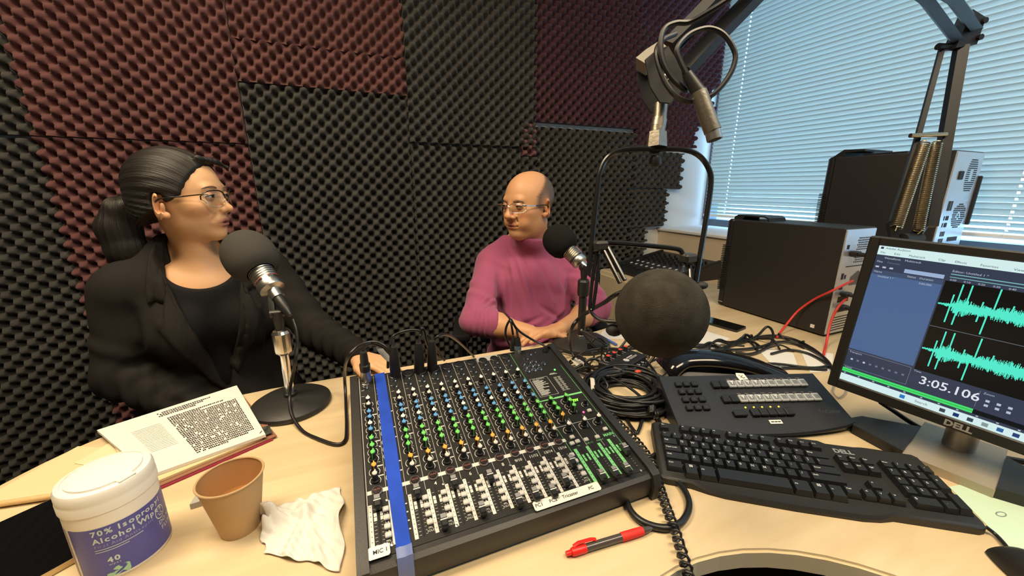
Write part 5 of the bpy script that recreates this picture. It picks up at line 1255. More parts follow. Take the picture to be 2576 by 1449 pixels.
# ---- telephone handset resting behind the panel
tel = thing('telephone', 'glossy black desk telephone handset behind the switcher panel', 'telephone', TR(.86, .640, DZ, math.radians(-30)))
glk = mat('glossy_black', (0.006, 0.006, 0.007), 0.10)
MB().rbox(-.115, .115, -.040, .055, 0, .034, .008).build('phone_base', BLK, tel)
hp_ = spline([(-.135, -.01, .028), (-.122, -.008, .044), (-.085, 0, .056), (-.02, 0, .060), (.05, 0, .052), (.10, 0, .038), (.135, .0, .022), (.15, 0, .014)], 6)
rr_ = [.027 + .008 * math.exp(-((i / (len(hp_) - 1) - .06) / .16) ** 2) + .008 * math.exp(-((i / (len(hp_) - 1) - .95) / .14) ** 2) for i in range(len(hp_))]
MB().tube(hp_, rr_, 16, flat=(1.5, .75)).build('handset', glk, tel, smooth=60)
# ---- loose papers
def paper(label, quad, m_=PAPER, z=.0006, th=.0005): return sheet_stack('paper_sheet', label, 'paper', quad, DZ + z, th, m_)
paper('white sheet under the far mic stand cables near the man', [(.74, 1.00), (.86, .95), (.92, 1.06), (.80, 1.06)], z=.0004)
paper('white sheet on the desk between ball microphone and smartphone', [(.97, .77), (1.15, .83), (1.13, .92), (.99, .88)])
paper('white sheet under the cable loops beside the tower', [(1.07, .63), (1.13, .60), (1.22, .67), (1.17, .76)])
paper('white sheet poking out at the left edge of the monitor', [(1.13, .57), (1.19, .55), (1.33, .62), (1.27, .68)])
o, c_, f_ = paper('pale mint paper with pen marks under the keyboard end', [(.775, .085), (.99, .02), (1.02, .19), (.895, .215)], mat('mint_paper', srgb((196, 222, 200)), 0.8), z=.0004)
m = MB()
for (u0, v0), (u1, v1) in (((.35, .25), (.65, .27)), ((.40, .22), (.41, .34)), ((.50, .22), (.51, .35)), ((.35, .34), (.65, .36)), ((.56, .22), (.57, .36))):
    p = Vector(f_(u0, v0)); q = Vector(f_(u1, v1)); m.tube([p + Vector((0, 0, .0004)), q + Vector((0, 0, .0004))], .0007, 4)
m.tube([Vector(f_(.25 + .05 * math.cos(a), .62 + .025 * math.sin(a))) + Vector((0, 0, .0004)) for a in np.linspace(0, 6.2, 16)], .0008, 4)
m.build('pen_marks', mat('grey_ink', (0.25, 0.3, 0.3), 0.8), o)
bp = thing('blue_pen', 'blue ballpoint pen on the desk beside the black mic stand', 'pen', TR(.752, 1.03, DZ + .0065, math.radians(-88)))
MB().lathe([(.0005, -.012), (.003, -.004), (.004, 0), (.004, .10), (.0035, .105)], 12, PX).build('barrel', mat('pen_blue', srgb((70, 110, 190)), 0.35), bp)
# ---- mouse
mo = thing('computer_mouse', 'black computer mouse at the right end of the keyboard', 'mouse', TR(.765, .075, DZ, math.radians(-25)))
m = MB(); m.grid(lambda u, v: ((u - .5) * .064 * math.sin(PI * (.12 + .76 * v)) ** .4, (v - .5) * .115, .002 + .034 * max(0, math.sin(PI * u)) ** .45 * max(0, math.sin(PI * (v * .94 + .03))) ** .5), 20, 26)
m.build('shell', BLK, mo, smooth=180)
MB().rod((-.004, .025, .034), (.004, .025, .034), .009, seg=16).build('scroll_wheel', BLKM, mo)
# ================================================================== CABLES
def cable(name, label, key, r, m_=RUB, group=None, n=6, seg=8):
    pts = spline(PTS[key], n); o0 = Vector(PTS[key][0])
    mb = MB(); mb.tube([p - o0 for p in pts], r, seg)
    o = mb.build(name, m_, None, TR(*o0), smooth=60); return tag(o, label, 'cable', group)
G = 'black cables on the desk'
cable('microphone_cable', 'black cable from the chrome-stand microphone looping around the left of the mixer', 'mic_cable_L', .0036, n=7)
def with_plug(key, label, px, pt, chrome=False, r=.0032):
    """cable that ends in a plug standing in the mixer at plate (px,pt)"""
    base_ = mixM @ PT(px, pt); o0 = base_.translation
    t = thing('plugged_cable', label, 'cable', TR(*o0)); I = TR(*o0).inverted()
    pts = [Vector(p) for p in PTS[key]]
    top = base_ @ Vector((0, 0, .070)); full = [top] + pts[1:]
    mb = MB(); mb.tube([I @ p for p in spline(full, 6)], r, 8); mb.build('cord', RUB, t, smooth=60)
    B = I @ base_
    if chrome:
        MB().lathe([(.0105, .0), (.0105, .004), (.0095, .006), (.0095, .028)], 22, B).build('plug_shell', STEEL, t)
        MB().lathe([(.0098, .026), (.0100, .040), (.0080, .042), (.0072, .060), (.0060, .070)], 20, B).build('plug_boot', BLK, t)
    else:
        MB().lathe([(.0105, .0), (.0105, .030), (.0095, .048), (.0070, .066), (.0055, .072)], 20, B).build('plug', BLK, t)
    return t
with_plug('xlr_cable_1', 'black cable with silver plug in the leftmost mixer channel', CX[0], .962, True)
with_plug('mic_end', 'short black plug standing right of the blue tape', CX[2], .962) if 'mic_end' in PTS else None
with_plug('xlr_cable_4', 'black cable with plug bending up from the fourth mixer channel', CX[4] - .004, .962)
with_plug('xlr_cable_5', 'black cable with plug arching right from the fifth mixer channel', CX[5] - .004, .962)
with_plug('xlr_cable_3b', 'black cable with plug arching over from beside the blue tape', CX[2] + .002, .962)
o = MB().tube(spline([(-.004, 0, 0), (0, 0, -.012), (.012, 0, -.030), (.020, .0, -.036)], 4), .006, 4, flat=(.08, 1.0)).build('cable_tag', WHT, None, TR(*PTS['xlr_cable_1'][3])); tag(o, 'white paper tag hanging on a cable beside the blue tape', 'tag')
def jackplug(key, label, chrome, ck):
    a, b = [Vector(p) for p in (PTS[key][0], PTS[key][-1])]
    t = thing('plugged_cable', label, 'cable', TR(*b)); I = TR(*b).inverted(); a = I @ a; b = I @ b
    d = (a - b).normalized(); L = (a - b).length
    if chrome:
        MB().rod(b, b + d * L * .45, .0085, .0085, 18).build('plug_shell', STEEL, t); MB().rod(b + d * L * .45, b + d * L * .62, .0088, .0088, 18).build('plug_ring', mat('teal_ring', (0.10, 0.16, 0.20), 0.3), t); MB().rod(b + d * L * .62, a, .0082, .005, 16).build('plug_boot', BLK, t)
    else:
        MB().rod(b, b + d * L * .7, .0062, .0062, 14).build('plug_shell', BLK, t); MB().rod(b + d * L * .7, a, .0055, .0035, 14).build('plug_boot', BLK, t)
    mb = MB(); mb.tube([a] + [I @ p for p in spline([Vector(p) for p in PTS[ck][1:]], 6)], .0028, 8); mb.build('cord', RUB, t, smooth=60)
jackplug('plugA', 'thin black plug at the back right of the mixer', False, 'aux_cable_1')
jackplug('plugB', 'silver and black plug at the back right of the mixer', True, 'aux_cable_2')
jackplug('plugC', 'short black plug at the mixer corner with cable to the right', False, 'cable_mixside')
cable('audio_cable', 'black cable crossing from the two plugs to the mixer corner', 'aux_cable_3', .0028)
cable('microphone_cable', 'black cable arching from the ball microphone over the black mic stand', 'cable_R', .0036, n=7)
o = MB().box(-.012, .012, -.0005, .0005, -.012, .012).build('cable_tag', mat('tag_cream', (0.68, 0.63, 0.52), 0.7), None, TR(*(Vector(PTS['cable_R'][8]) + Vector((-.014, -.006, .004))), .5, -.9)); tag(o, 'square cream paper tag taped on a cable beside the mixer', 'tag')
d_ = (Vector(PTS['cable_R'][9]) - Vector(PTS['cable_R'][8])).normalized()
o = MB().rod(Vector(PTS['cable_R'][8]) + d_ * .0, Vector(PTS['cable_R'][8]) + d_ * .028, .0045, seg=10).build('tape_band', WHT); tag(o, 'white tape band wrapped on a cable beside the mixer', 'tape')
cable('audio_cable', 'black cable bent into a sharp V in front of the coiled bundle', 'cable_V', .0038)
cable('power_cable', 'thick black power cable looping out from under the mixer front', 'power_loop', .0052, n=8)
cable('audio_cable', 'short black cable between the mixer and the keyboard corner', 'short_loop', .0040)
for k, l, r in (('arc1', 'black cable arching over the red-knob box', .0034), ('arc2', 'black cable curling beside the mixer back corner', .0034), ('arc3', 'black cable sagging in front of the red-knob box', .0038), ('arc4', 'black cable running right from the red-knob box', .0036), ('arc5', 'short black cable beneath the ball microphone', .0034),
                ('loop_micR', 'dark cable falling from the black mic stand pole', .0030), ('loop_micR2', 'thin dark cable beside the black mic stand base', .0026),
                ('loopsA', 'black cable with an upright loop in front of the tower', .0040), ('loopsB', 'thick dark cable sweeping toward the monitor edge', .0048), ('loopsC', 'black cable crossing the white sheets by the tower', .0040), ('loopsD', 'black cable ending behind the monitor left edge', .0036),
                ('loopsE', 'black cable running along behind the telephone', .0038), ('loopsF', 'long black cable snaking behind the telephone', .0034), ('stub', 'stiff black cable rising beside the telephone', .0045),
                ('monitor_cable', 'black cable hanging below the monitor', .0046), ('kb_cable', 'black keyboard lead running along the monitor foot', .0034), ('mouse_cable', 'thin black mouse lead beside the keyboard end', .0026), ('small_wire1', 'thin grey wire loop at the monitor left corner', .0016)):
    cable('desk_cable', l, k, r, mat('grey_wire', (0.30, 0.29, 0.27), 0.5) if k == 'small_wire1' else RUB, G, n=6)
RED = mat('red_cable', srgb((214, 62, 56)), 0.42)
cable('network_cable', 'red network cable curving from the tower down to the desk', 'red1', .0038, RED, 'red network cables', n=7)
cable('network_cable', 'red network cable dropping straight beside the monitor edge', 'red2', .0038, RED, 'red network cables', n=7)
# coiled bundle
hc = Vector((.583, .662, DZ)); pts = []
r4 = random.Random(9); nt_ = 26
ph = [(r4.uniform(.066, .124), r4.uniform(-.014, .014), r4.uniform(-.016, .016), r4.uniform(0, 1)) for _ in range(nt_ + 1)]
for i in range(nt_ * 22 + 1):
    t_ = i / 22; k = int(t_); f_ = t_ - k; a = 2 * PI * t_
    A_, B_ = ph[min(k, nt_)], ph[min(k + 1, nt_)]
    rr = A_[0] * (1 - f_) + B_[0] * f_; ox = A_[1] * (1 - f_) + B_[1] * f_; oy = A_[2] * (1 - f_) + B_[2] * f_
    z_ = .0045 + .0062 * (k % 6) + .005 * math.sin(a * .5 + k * 1.7) * (k % 6) / 5
    pts.append(Vector((ox + rr * 1.0 * math.cos(a), oy + rr * .90 * math.sin(a), max(.0042, z_))))
o = MB().tube(pts, .0040, 7).build('coiled_cable', RUB, None, TR(*hc), smooth=60); tag(o, 'coiled bundle of black cable heaped between mixer and switcher panel', 'cable')
o = MB().tube([(.03 * math.cos(a), .0, .026 * math.sin(a)) for a in np.linspace(0, 2 * PI, 20)], .0022, 6, closed=False, flat=(2.2, .6)).build('cable_tie', mat('tie_cream', (0.66, 0.63, 0.55), 0.6), None, TR(hc.x - .078, hc.y + .035, DZ + .02, math.radians(60))); tag(o, 'pale hook-and-loop tie around the coiled cable bundle', 'tie')
o = MB().rbox(-.008, .008, -.005, .005, 0, .008, .001).build('cable_clip', mat('orange_red', srgb((220, 84, 60)), 0.5), None, TR(.650, .705, DZ + .030, .2)); tag(o, 'small orange clip on the coiled cable bundle', 'clip')
# springy cords
def coil(key, label, r, pitch, wr, m_=RUB, turns_seg=9):
    path = spline(PTS[key], 8); L = 0; out = []; up = Vector((0, 0, 1)); ang = 0
    o0 = Vector(PTS[key][0])
    fine = []
    for i in range(len(path) - 1):
        d = path[i + 1] - path[i]; k = max(1, int(d.length / (pitch / turns_seg)))
        for j in range(k): fine.append((path[i] + d * (j / k), d.normalized(), d.length / k))
    for p, d, st in fine:
        b = d.cross(up).normalized(); n_ = b.cross(d).normalized()
        ang += 2 * PI * st / pitch
        out.append(p + b * (r * math.cos(ang)) + n_ * (r * math.sin(ang)) - o0)
    mb = MB(); mb.tube(out, wr, 6); o = mb.build('springy_cable', m_, None, TR(*o0), smooth=60)
    return tag(o, label, 'cable', 'springy coiled cords')
coil('coil_cord', 'springy coiled black cord running down the right side of the mixer', .0066, .0125, .0022)
coil('coil_cord2', 'springy coiled telephone cord at the corner of the switcher panel', .0075, .0052, .0021)

# thin black leads nobody could tell apart, tangled around the box and beneath the ball microphone
def tangle(n, cx, cy, sx, sy, seed, label, group, zmax=.045):
    r = random.Random(seed)
    for i in range(n):
        a = r.uniform(0, 2 * PI); pts = []
        x, y = cx + r.uniform(-sx, sx), cy + r.uniform(-sy, sy); da = r.uniform(.25, .75) * r.choice((-1, 1))
        for k in range(r.randint(8, 12)):
            pts.append(Vector((min(cx + sx, max(cx - sx, x)), min(cy + sy, max(cy - sy, y)), DZ + .004 + r.random() ** 2 * zmax)))
            x += .045 * math.cos(a); y += .035 * math.sin(a); a += da + r.uniform(-.35, .35)
        o0 = pts[0]; rr = r.choice((.0026, .0032, .0038))
        pts[0].z = DZ + rr; pts[-1].z = DZ + rr
        o = MB().tube([p - o0 for p in spline(pts, 6)], rr, 7).build('tangled_lead', RUB, None, TR(*o0), smooth=60); tag(o, label, 'cable', group)
tangle(9, .66, .835, .17, .075, 21, 'thin black lead in the tangle around the red-knob box', 'tangled leads around the red-knob box')
tangle(5, .56, .80, .09, .06, 5, 'thin black lead in the tangle between mixer corner and red-knob box', 'tangled leads at the mixer corner')
tangle(7, 1.10, .73, .20, .07, 8, 'thin black lead in the tangle on the sheets behind the telephone', 'tangled leads behind the telephone', .02)
# ================================================================== PEOPLE
# implicit bodies: smooth unions of ellipsoids and tapered capsules on a rectilinear grid, meshed with surface nets
def gaxis(lo, hi, flo, fhi, hf, hc):
    """grid coordinates lo..hi, step hc, finer step hf between flo and fhi"""
    if flo >= hi or flo >= fhi: return np.arange(lo, hi + hc, hc).astype(np.float32)
    return np.concatenate([np.arange(lo, flo, hc), np.arange(flo, fhi, hf), np.arange(fhi, hi + hc, hc)]).astype(np.float32)
class Field:
    def __init__(s, xs, ys, zs, M=None):
        s.ax = (xs, ys, zs); s.D = np.full((len(xs), len(ys), len(zs)), 0.08, np.float32); s.F = Matrix.Identity(4)
    def frame(s, M): s.F = M; return s
    def _sub(s, lo, hi):
        sl = []
        for a, l, h in zip(s.ax, lo, hi):
            i0 = max(0, np.searchsorted(a, l) - 1); i1 = min(len(a), np.searchsorted(a, h) + 1); sl.append(slice(i0, max(i0 + 1, i1)))
        return tuple(sl)
    def _apply(s, lo, hi, fn, k, op):
        sl = s._sub(lo, hi); A = s.D[sl]
        X = s.ax[0][sl[0]][:, None, None]; Y = s.ax[1][sl[1]][None, :, None]; Z = s.ax[2][sl[2]][None, None, :]
        d = fn(X, Y, Z).astype(np.float32)
        if op == 'u':
            h = np.clip(.5 + .5 * (A - d) / k, 0, 1); s.D[sl] = A * (1 - h) + d * h - k * h * (1 - h)
        elif op == 's':
            d = -d; h = np.clip(.5 - .5 * (A - d) / k, 0, 1); s.D[sl] = A * (1 - h) + d * h + k * h * (1 - h)
        elif op == 'i':
            h = np.clip(.5 - .5 * (A - d) / k, 0, 1); s.D[sl] = A * (1 - h) + d * h + k * h * (1 - h)
    def ell(s, c, r, k=.015, op='u', R=None):
        M = s.F @ Matrix.Translation(c)
        if R is not None: M = M @ R.to_4x4()
        I = np.array(M.inverted(), np.float32); cc = np.array(M.translation); m = max(r) + .05 + k
        r = np.array(r, np.float32)
        def fn(X, Y, Z):
            q = [(I[i, 0] * X + I[i, 1] * Y + I[i, 2] * Z + I[i, 3]) for i in range(3)]
            k0 = np.sqrt(sum((q[i] / r[i]) ** 2 for i in range(3))) + 1e-9; k1 = np.sqrt(sum((q[i] / (r[i] * r[i])) ** 2 for i in range(3))) + 1e-9
            return k0 * (k0 - 1) / k1
        s._apply(cc - m, cc + m, fn, k, op); return s
    def cap(s, a, b, ra, rb=None, k=.015, op='u', flat=None):
        rb = ra if rb is None else rb
        a = s.F @ Vector(a); b = s.F @ Vector(b); m = max(ra, rb) + .05 + k
        lo = np.minimum(a, b) - m; hi = np.maximum(a, b) + m; ba = b - a; L2 = max(ba.dot(ba), 1e-9)
        def fn(X, Y, Z):
            px, py, pz = X - a.x, Y - a.y, Z - a.z
            t = np.clip((px * ba.x + py * ba.y + pz * ba.z) / L2, 0, 1)
            return np.sqrt((px - t * ba.x) ** 2 + (py - t * ba.y) ** 2 + (pz - t * ba.z) ** 2) - (ra + (rb - ra) * t)
        s._apply(lo, hi, fn, k, op); return s
    def chain(s, pts, rs, k=.015):
        for i in range(len(pts) - 1): s.cap(pts[i], pts[i + 1], rs[i], rs[i + 1], k)
        return s
    def whole(s, fn, k, op):
        s._apply([a[0] for a in s.ax], [a[-1] for a in s.ax], fn, k, op); return s
    def local(s, fn, k, op, F=None):
        I = np.array((F or s.F).inverted(), np.float32)
        return s.whole(lambda X, Y, Z: fn(*[(I[i, 0] * X + I[i, 1] * Y + I[i, 2] * Z + I[i, 3]) for i in range(3)]), k, op)
    def mesh(s, iso=0.0):
        D = s.D - iso; xs, ys, zs = s.ax; S_ = D < 0
        n = [len(a) - 1 for a in s.ax]
        cnt = np.zeros(n, np.int8)
        for i in (0, 1):
            for j in (0, 1):
                for k in (0, 1): cnt += S_[i:i + n[0], j:j + n[1], k:k + n[2]]
        act = (cnt > 0) & (cnt < 8); I, J, K = np.nonzero(act); N = len(I)
        idx = np.full(n, -1, np.int32); idx[I, J, K] = np.arange(N)
        C = {}; P = {}
        for i in (0, 1):
            for j in (0, 1):
                for k in (0, 1):
                    C[i, j, k] = D[I + i, J + j, K + k]; P[i, j, k] = np.stack([xs[I + i], ys[J + j], zs[K + k]], 1)
        acc = np.zeros((N, 3)); w = np.zeros(N)
        ks = list(C)
        for a in ks:
            for ax in range(3):
                if a[ax] == 0:
                    b = tuple(1 if t == ax else a[t] for t in range(3)); va, vb = C[a], C[b]
                    m = (va < 0) != (vb < 0); t = np.where(m, va / np.where(m, va - vb, 1), 0)
                    acc += np.where(m[:, None], P[a] + (P[b] - P[a]) * t[:, None], 0); w += m
        V = acc / w[:, None]; F = []
        for ax in range(3):
            o = [1 if t == ax else 0 for t in range(3)]; u, v = [t for t in range(3) if t != ax]
            sh = S_.shape
            sl0 = [slice(1, sh[t] - 1) if t != ax else slice(0, sh[t] - 1) for t in range(3)]; sl1 = [slice(1, sh[t] - 1) if t != ax else slice(1, sh[t]) for t in range(3)]
            a_, b_ = S_[tuple(sl0)], S_[tuple(sl1)]; ch = np.nonzero(a_ != b_)
            g = [ch[t] + (1 if t != ax else 0) for t in range(3)]
            def cell(du, dv):
                q = [g[0].copy(), g[1].copy(), g[2].copy()]; q[u] = q[u] - du; q[v] = q[v] - dv; return idx[q[0], q[1], q[2]]
            q4 = np.stack([cell(1, 1), cell(0, 1), cell(0, 0), cell(1, 0)], 1)
            flip = a_[ch] if ax != 1 else ~a_[ch]
            q4 = np.where(flip[:, None], q4, q4[:, ::-1]); F.append(q4)
        F = np.concatenate(F); F = F[(F >= 0).all(1)]
        return V, F
def vmesh(name, V, F, mats, parent=None, cols=None, attr=None, smooth_it=0):
    me = bpy.data.meshes.new(name); me.vertices.add(len(V)); me.vertices.foreach_set('co', np.asarray(V, np.float32).ravel())
    me.loops.add(len(F) * 4); me.loops.foreach_set('vertex_index', np.asarray(F, np.int32).ravel())
    me.polygons.add(len(F)); me.polygons.foreach_set('loop_start', np.arange(0, len(F) * 4, 4, dtype=np.int32)); me.polygons.foreach_set('loop_total', np.full(len(F), 4, np.int32))
    me.update(); me.validate()
    me.polygons.foreach_set('use_smooth', [True] * len(me.polygons))
    for m in (mats if isinstance(mats, (list, tuple)) else [mats]): me.materials.append(m)
    if cols is not None:
        a = me.color_attributes.new('Col', 'FLOAT_COLOR', 'POINT'); a.data.foreach_set('color', np.concatenate([cols, np.ones((len(cols), 1))], 1).astype(np.float32).ravel())
    if attr is not None:
        a = me.attributes.new('strand', 'FLOAT', 'POINT'); a.data.foreach_set('value', attr.astype(np.float32))
    return link(name, me, parent)
def relax(V, F, it, lam=.5):
    n = len(V); E = np.concatenate([F[:, [0, 1]], F[:, [1, 2]], F[:, [2, 3]], F[:, [3, 0]]])
    for _ in range(it):
        s_ = np.zeros_like(V); c = np.zeros(n)
        for a, b in ((0, 1), (1, 0)):
            np.add.at(s_, E[:, a], V[E[:, b]]); np.add.at(c, E[:, a], 1)
        V = V + lam * (s_ / np.maximum(c, 1)[:, None] - V)
    return V
def normals(V, F):
    n = np.cross(V[F[:, 2]] - V[F[:, 0]], V[F[:, 3]] - V[F[:, 1]]); N = np.zeros_like(V)
    for i in range(4): np.add.at(N, F[:, i], n)
    return N / (np.linalg.norm(N, axis=1)[:, None] + 1e-12)
def colmat(name, rough, sss=0.0, bump=None, spec=.4):
    m = mat(name, (1, 1, 1), rough, sss=sss, bump=bump, spec=spec); nt = m.node_tree
    a = nt.nodes.new('ShaderNodeAttribute'); a.attribute_name = 'Col'; nt.links.new(a.outputs['Color'], nt.nodes['Principled BSDF'].inputs['Base Color']); return m
SKIN = colmat('skin', .48, sss=.0, bump=(700, .06, .001))
def hairmat(name, c0, c1, scale, rough=.38):
    m = mat(name, c0, rough, spec=.45); nt = m.node_tree; b = nt.nodes['Principled BSDF']
    a = nt.nodes.new('ShaderNodeAttribute'); a.attribute_name = 'strand'
    n = nt.nodes.new('ShaderNodeTexNoise'); n.noise_dimensions = '1D'; n.inputs['Scale'].default_value = scale; n.inputs['Detail'].default_value = 4
    nt.links.new(a.outputs['Fac'], n.inputs['W'])
    r = nt.nodes.new('ShaderNodeValToRGB'); r.color_ramp.elements[0].color = (*c0, 1); r.color_ramp.elements[1].color = (*c1, 1); r.color_ramp.elements[0].position = .4; r.color_ramp.elements[1].position = .75
    bp = nt.nodes.new('ShaderNodeBump'); bp.inputs['Strength'].default_value = .55; bp.inputs['Distance'].default_value = .003
    nt.links.new(n.outputs['Fac'], r.inputs['Fac']); nt.links.new(r.outputs['Color'], b.inputs['Base Color']); nt.links.new(n.outputs['Fac'], bp.inputs['Height']); nt.links.new(bp.outputs['Normal'], b.inputs['Normal'])
    return m
def head_frame(c, R, s): return Matrix.Translation(c) @ Matrix(R).to_4x4() @ Matrix.Scale(s, 4)
def head_prims(f, H, fem):
    f.frame(H)
    f.ell((0, -.014, .034), (.0745, .093, .083), .01)
    f.ell((0, .022, .004), (.062 if fem else .066, .066, .092), .03)
    f.ell((0, .020, -.052), (.050 if fem else .060, .058, .056), .03)
    f.ell((0, .062, -.094), (.020 if fem else .028, .021, .019), .025)
    for s in (-1, 1):
        f.ell((s * .042, .050, -.020), (.022, .026, .020), .02)
        if not fem: f.ell((s * .034, .060, -.052), (.022, .020, .022), .02)
    f.cap((-.034, .076, .024), (.034, .076, .024), .009 if fem else .011, None, .012)
    for s in (-1, 1): f.ell((s * .033, .100, .005), (.019, .016, .0115), .010, 's')
    # nose
    nb, nt_ = (.1035, .0055) if fem else (.105, .0088)
    f.cap((0, .083, .014), (0, nb - .004, -.024), nt_, nt_ + .002, .008)
    f.ell((0, nb, -.030), (.0095 if fem else .0138, .010, .0095), .008)
    for s in (-1, 1): f.ell((s * (.0105 if fem else .0175), nb - .013, -.033), (.0070 if fem else .0095, .010, .0080), .006)
    # mouth
    f.ell((0, .074, -.058), (.028, .016, .020), .015)
    f.ell((0, .0845, -.0600), (.0205 if fem else .025, .0075, .0046), .004); f.ell((0, .0830, -.0710), (.018 if fem else .022, .0080, .0056), .004)
    f.ell((0, .0950, -.0655), (.019 if fem else .023, .0100, .0016 if not fem else .0034), .002, 's')
    for s in (-1, 1):
        f.cap((s * .021, .088, -.036), (s * .031, .076, -.058), .0028, .0022, .006, 's')
        if not fem: f.ell((s * .0245, .0815, -.0640), (.004, .006, .0018), .002, 's')
    f.ell((0, .092, -.0805), (.014, .007, .004), .006, 's')
    # ears
    for s in (-1, 1):
        R = Euler((math.radians(-12), 0, s * math.radians(-42))).to_matrix(); z = -.016 if fem else -.008
        f.ell((s * .0790, -.016, z), (.0066, .0225, .034), .004, 'u', R)
        f.ell((s * .0850, -.009, z + .003), (.0062, .0140, .022), .003, 's', R)
        f.ell((s * .0765, -.006, z - .002), (.005, .006, .012), .003, 'u', R)
        f.ell((s * .0735, -.004, z - .022), (.006, .009, .009), .004)
    return f
def hand_prims(f, wrist, d, n, side, curl, s=1.0, spread=.06):
    """wrist point, direction of the fingers d, palm-back normal n, side +1/-1 puts the thumb on that side"""
    d = Vector(d).normalized(); n = (Vector(n) - d * Vector(n).dot(d)).normalized(); x = d.cross(n) * side
    f.frame(Matrix.Identity(4)); W = Vector(wrist)
    for i, o in enumerate((-.030, -.010, .010, .028)):
        base = W + d * (.086 - .004 * abs(i - 1)) * s + x * (-o) * s
        f.cap(W + d * .012 * s + x * (-o * .55) * s, base, .0150 * s, .0115 * s, .010)
        lens = ((.040, .024, .019), (.045, .028, .020), (.042, .026, .020), (.032, .020, .017))[i]
        p = base; a = curl * .6; dd = d
        for j, L in enumerate(lens):
            a2 = curl * (.5 + .5 * j); dir_ = (d * math.cos(a2) - n * math.sin(a2) + x * (-o) * spread * 30 * .03).normalized()
            q = p + dir_ * L * s; f.cap(p, q, (.0092, .0085, .0078)[j] * s, (.0086, .0079, .0070)[j] * s, .004); p = q
    t0 = W + d * .022 * s + x * .030 * s; t1 = t0 + (d * .75 + x * .62 - n * .15).normalized() * .042 * s; t2 = t1 + (d * .93 + x * .25 - n * .2).normalized() * .030 * s; t3 = t2 + (d * .98 + x * .02 - n * .25).normalized() * .022 * s
    f.cap(W + d * .01 * s + x * .014 * s, t0, .017 * s, .0155 * s, .010); f.cap(t0, t1, .0135 * s, .0105 * s, .008); f.cap(t1, t2, .0102 * s, .0092 * s, .004); f.cap(t2, t3, .0092 * s, .0078 * s, .004)
def loc(V, H):
    I = np.array(H.inverted()); return V @ I[:3, :3].T + I[:3, 3]
def sstep(a, b, x): t = np.clip((x - a) / (b - a), 0, 1); return t * t * (3 - 2 * t)
def skin_cols(V, H, base, lip, fem):
    q = loc(V, H); n = len(V); C = np.tile(np.array(base), (n, 1))
    nz = np.sin(V[:, 0] * 90) * np.sin(V[:, 1] * 80 + 1) * np.sin(V[:, 2] * 85 + 2)
    C *= (1 + .03 * nz)[:, None]
    def blend(w, c): 
        C[:] = C * (1 - w[:, None]) + np.array(c) * w[:, None]
    g = lambda c, r: np.exp(-(((q - np.array(c)) / np.array(r)) ** 2).sum(1))
    red = np.array(base) * np.array((1.04, .78, .74))
    for s in (-1, 1):
        blend(.55 * g((s * .045, .06, -.03), (.022, .03, .018)), red); blend(.4 * g((s * .078, -.012, -.01), (.012, .02, .035)), red)
        blend(.35 * g((s * .033, .085, .004), (.018, .02, .010)), np.array(base) * .72)
    blend(.4 * g((0, .105, -.032), (.018, .02, .012)), red)
    w = np.maximum(g((0, .090, -.0602), (.020, .012, .0050)), g((0, .088, -.0708), (.018, .012, .0060))); blend(np.clip(1.5 * w, 0, .85), lip)
    w = g((0, .090, -.0656), (.019, .016, .0022)); blend(np.clip(1.3 * w, 0, .8 if fem else .5), (.05, .018, .015))
    return C, q, blend
def eyes(par, H, s, gaze, lidc, fem):
    sk = mat('eyelid_skin_' + ('f' if fem else 'm'), lidc, .5); lash = mat('lash_dark', (.012, .010, .009), .6)
    Hm = H
    for sd in (-1, 1):
        c = Vector((sd * .0325, .0775, .0045)); M = Hm @ Matrix.Translation(c)
        g = Vector(gaze).normalized()
        o = MB().sphere((0, 0, 0), .0122, 20, 12).build('eyeball', mat('eye_white', (.62, .58, .54), .2), par, M)
        R_ = axis((0, 0, 0), g); m = MB(); m.lathe([(.0056, .01085), (.0050, .0114), (.0003, .01245)], 16, R_); m.build('iris', mat('iris_dark', (.012, .007, .005), .12), o)
        for up, e0, e1 in ((1, math.radians(15 if fem else 7), math.radians(86)), (-1, math.radians(17 if fem else 13), math.radians(80))):
            def fn(u, v):
                az = math.radians(-88 + 176 * u); e_edge = e0 * max(.0, math.cos(az * .98)) ** .75 - .12 * (1 - math.cos(az)); el = e_edge + (e1 - e_edge) * v; rr = .0137 - .0006 * v
                return (rr * math.cos(el) * math.sin(az), rr * math.cos(el) * math.cos(az), up * rr * math.sin(el))
            m = MB(); m.grid(fn, 18, 8); ob = m.build('eyelid', sk, par, M, smooth=180)
            if up > 0:
                MB().tube([Vector(fn(i / 12, 0)) * 1.02 for i in range(13)], .0011 if fem else .0007, 5).build('lash_line', lash, ob)
        # brow
        bz = 0 if fem else -.0055
        br = [(sd * .016, .0925, .0245 + bz), (sd * .028, .0920, .0280 + bz), (sd * .040, .0855, .0280 + bz), (sd * .050, .0755, .0235 + bz)]
        MB().tube(spline(br, 4), [.0007 + (.0014 if fem else .0010) * math.sin(PI * (.15 + .8 * i / 12)) for i in range(13)], 6, flat=(.8, 1.0)).build('eyebrow', mat('brow_hair', (.050, .036, .027) if fem else (.14, .095, .068), .8), par, Hm)
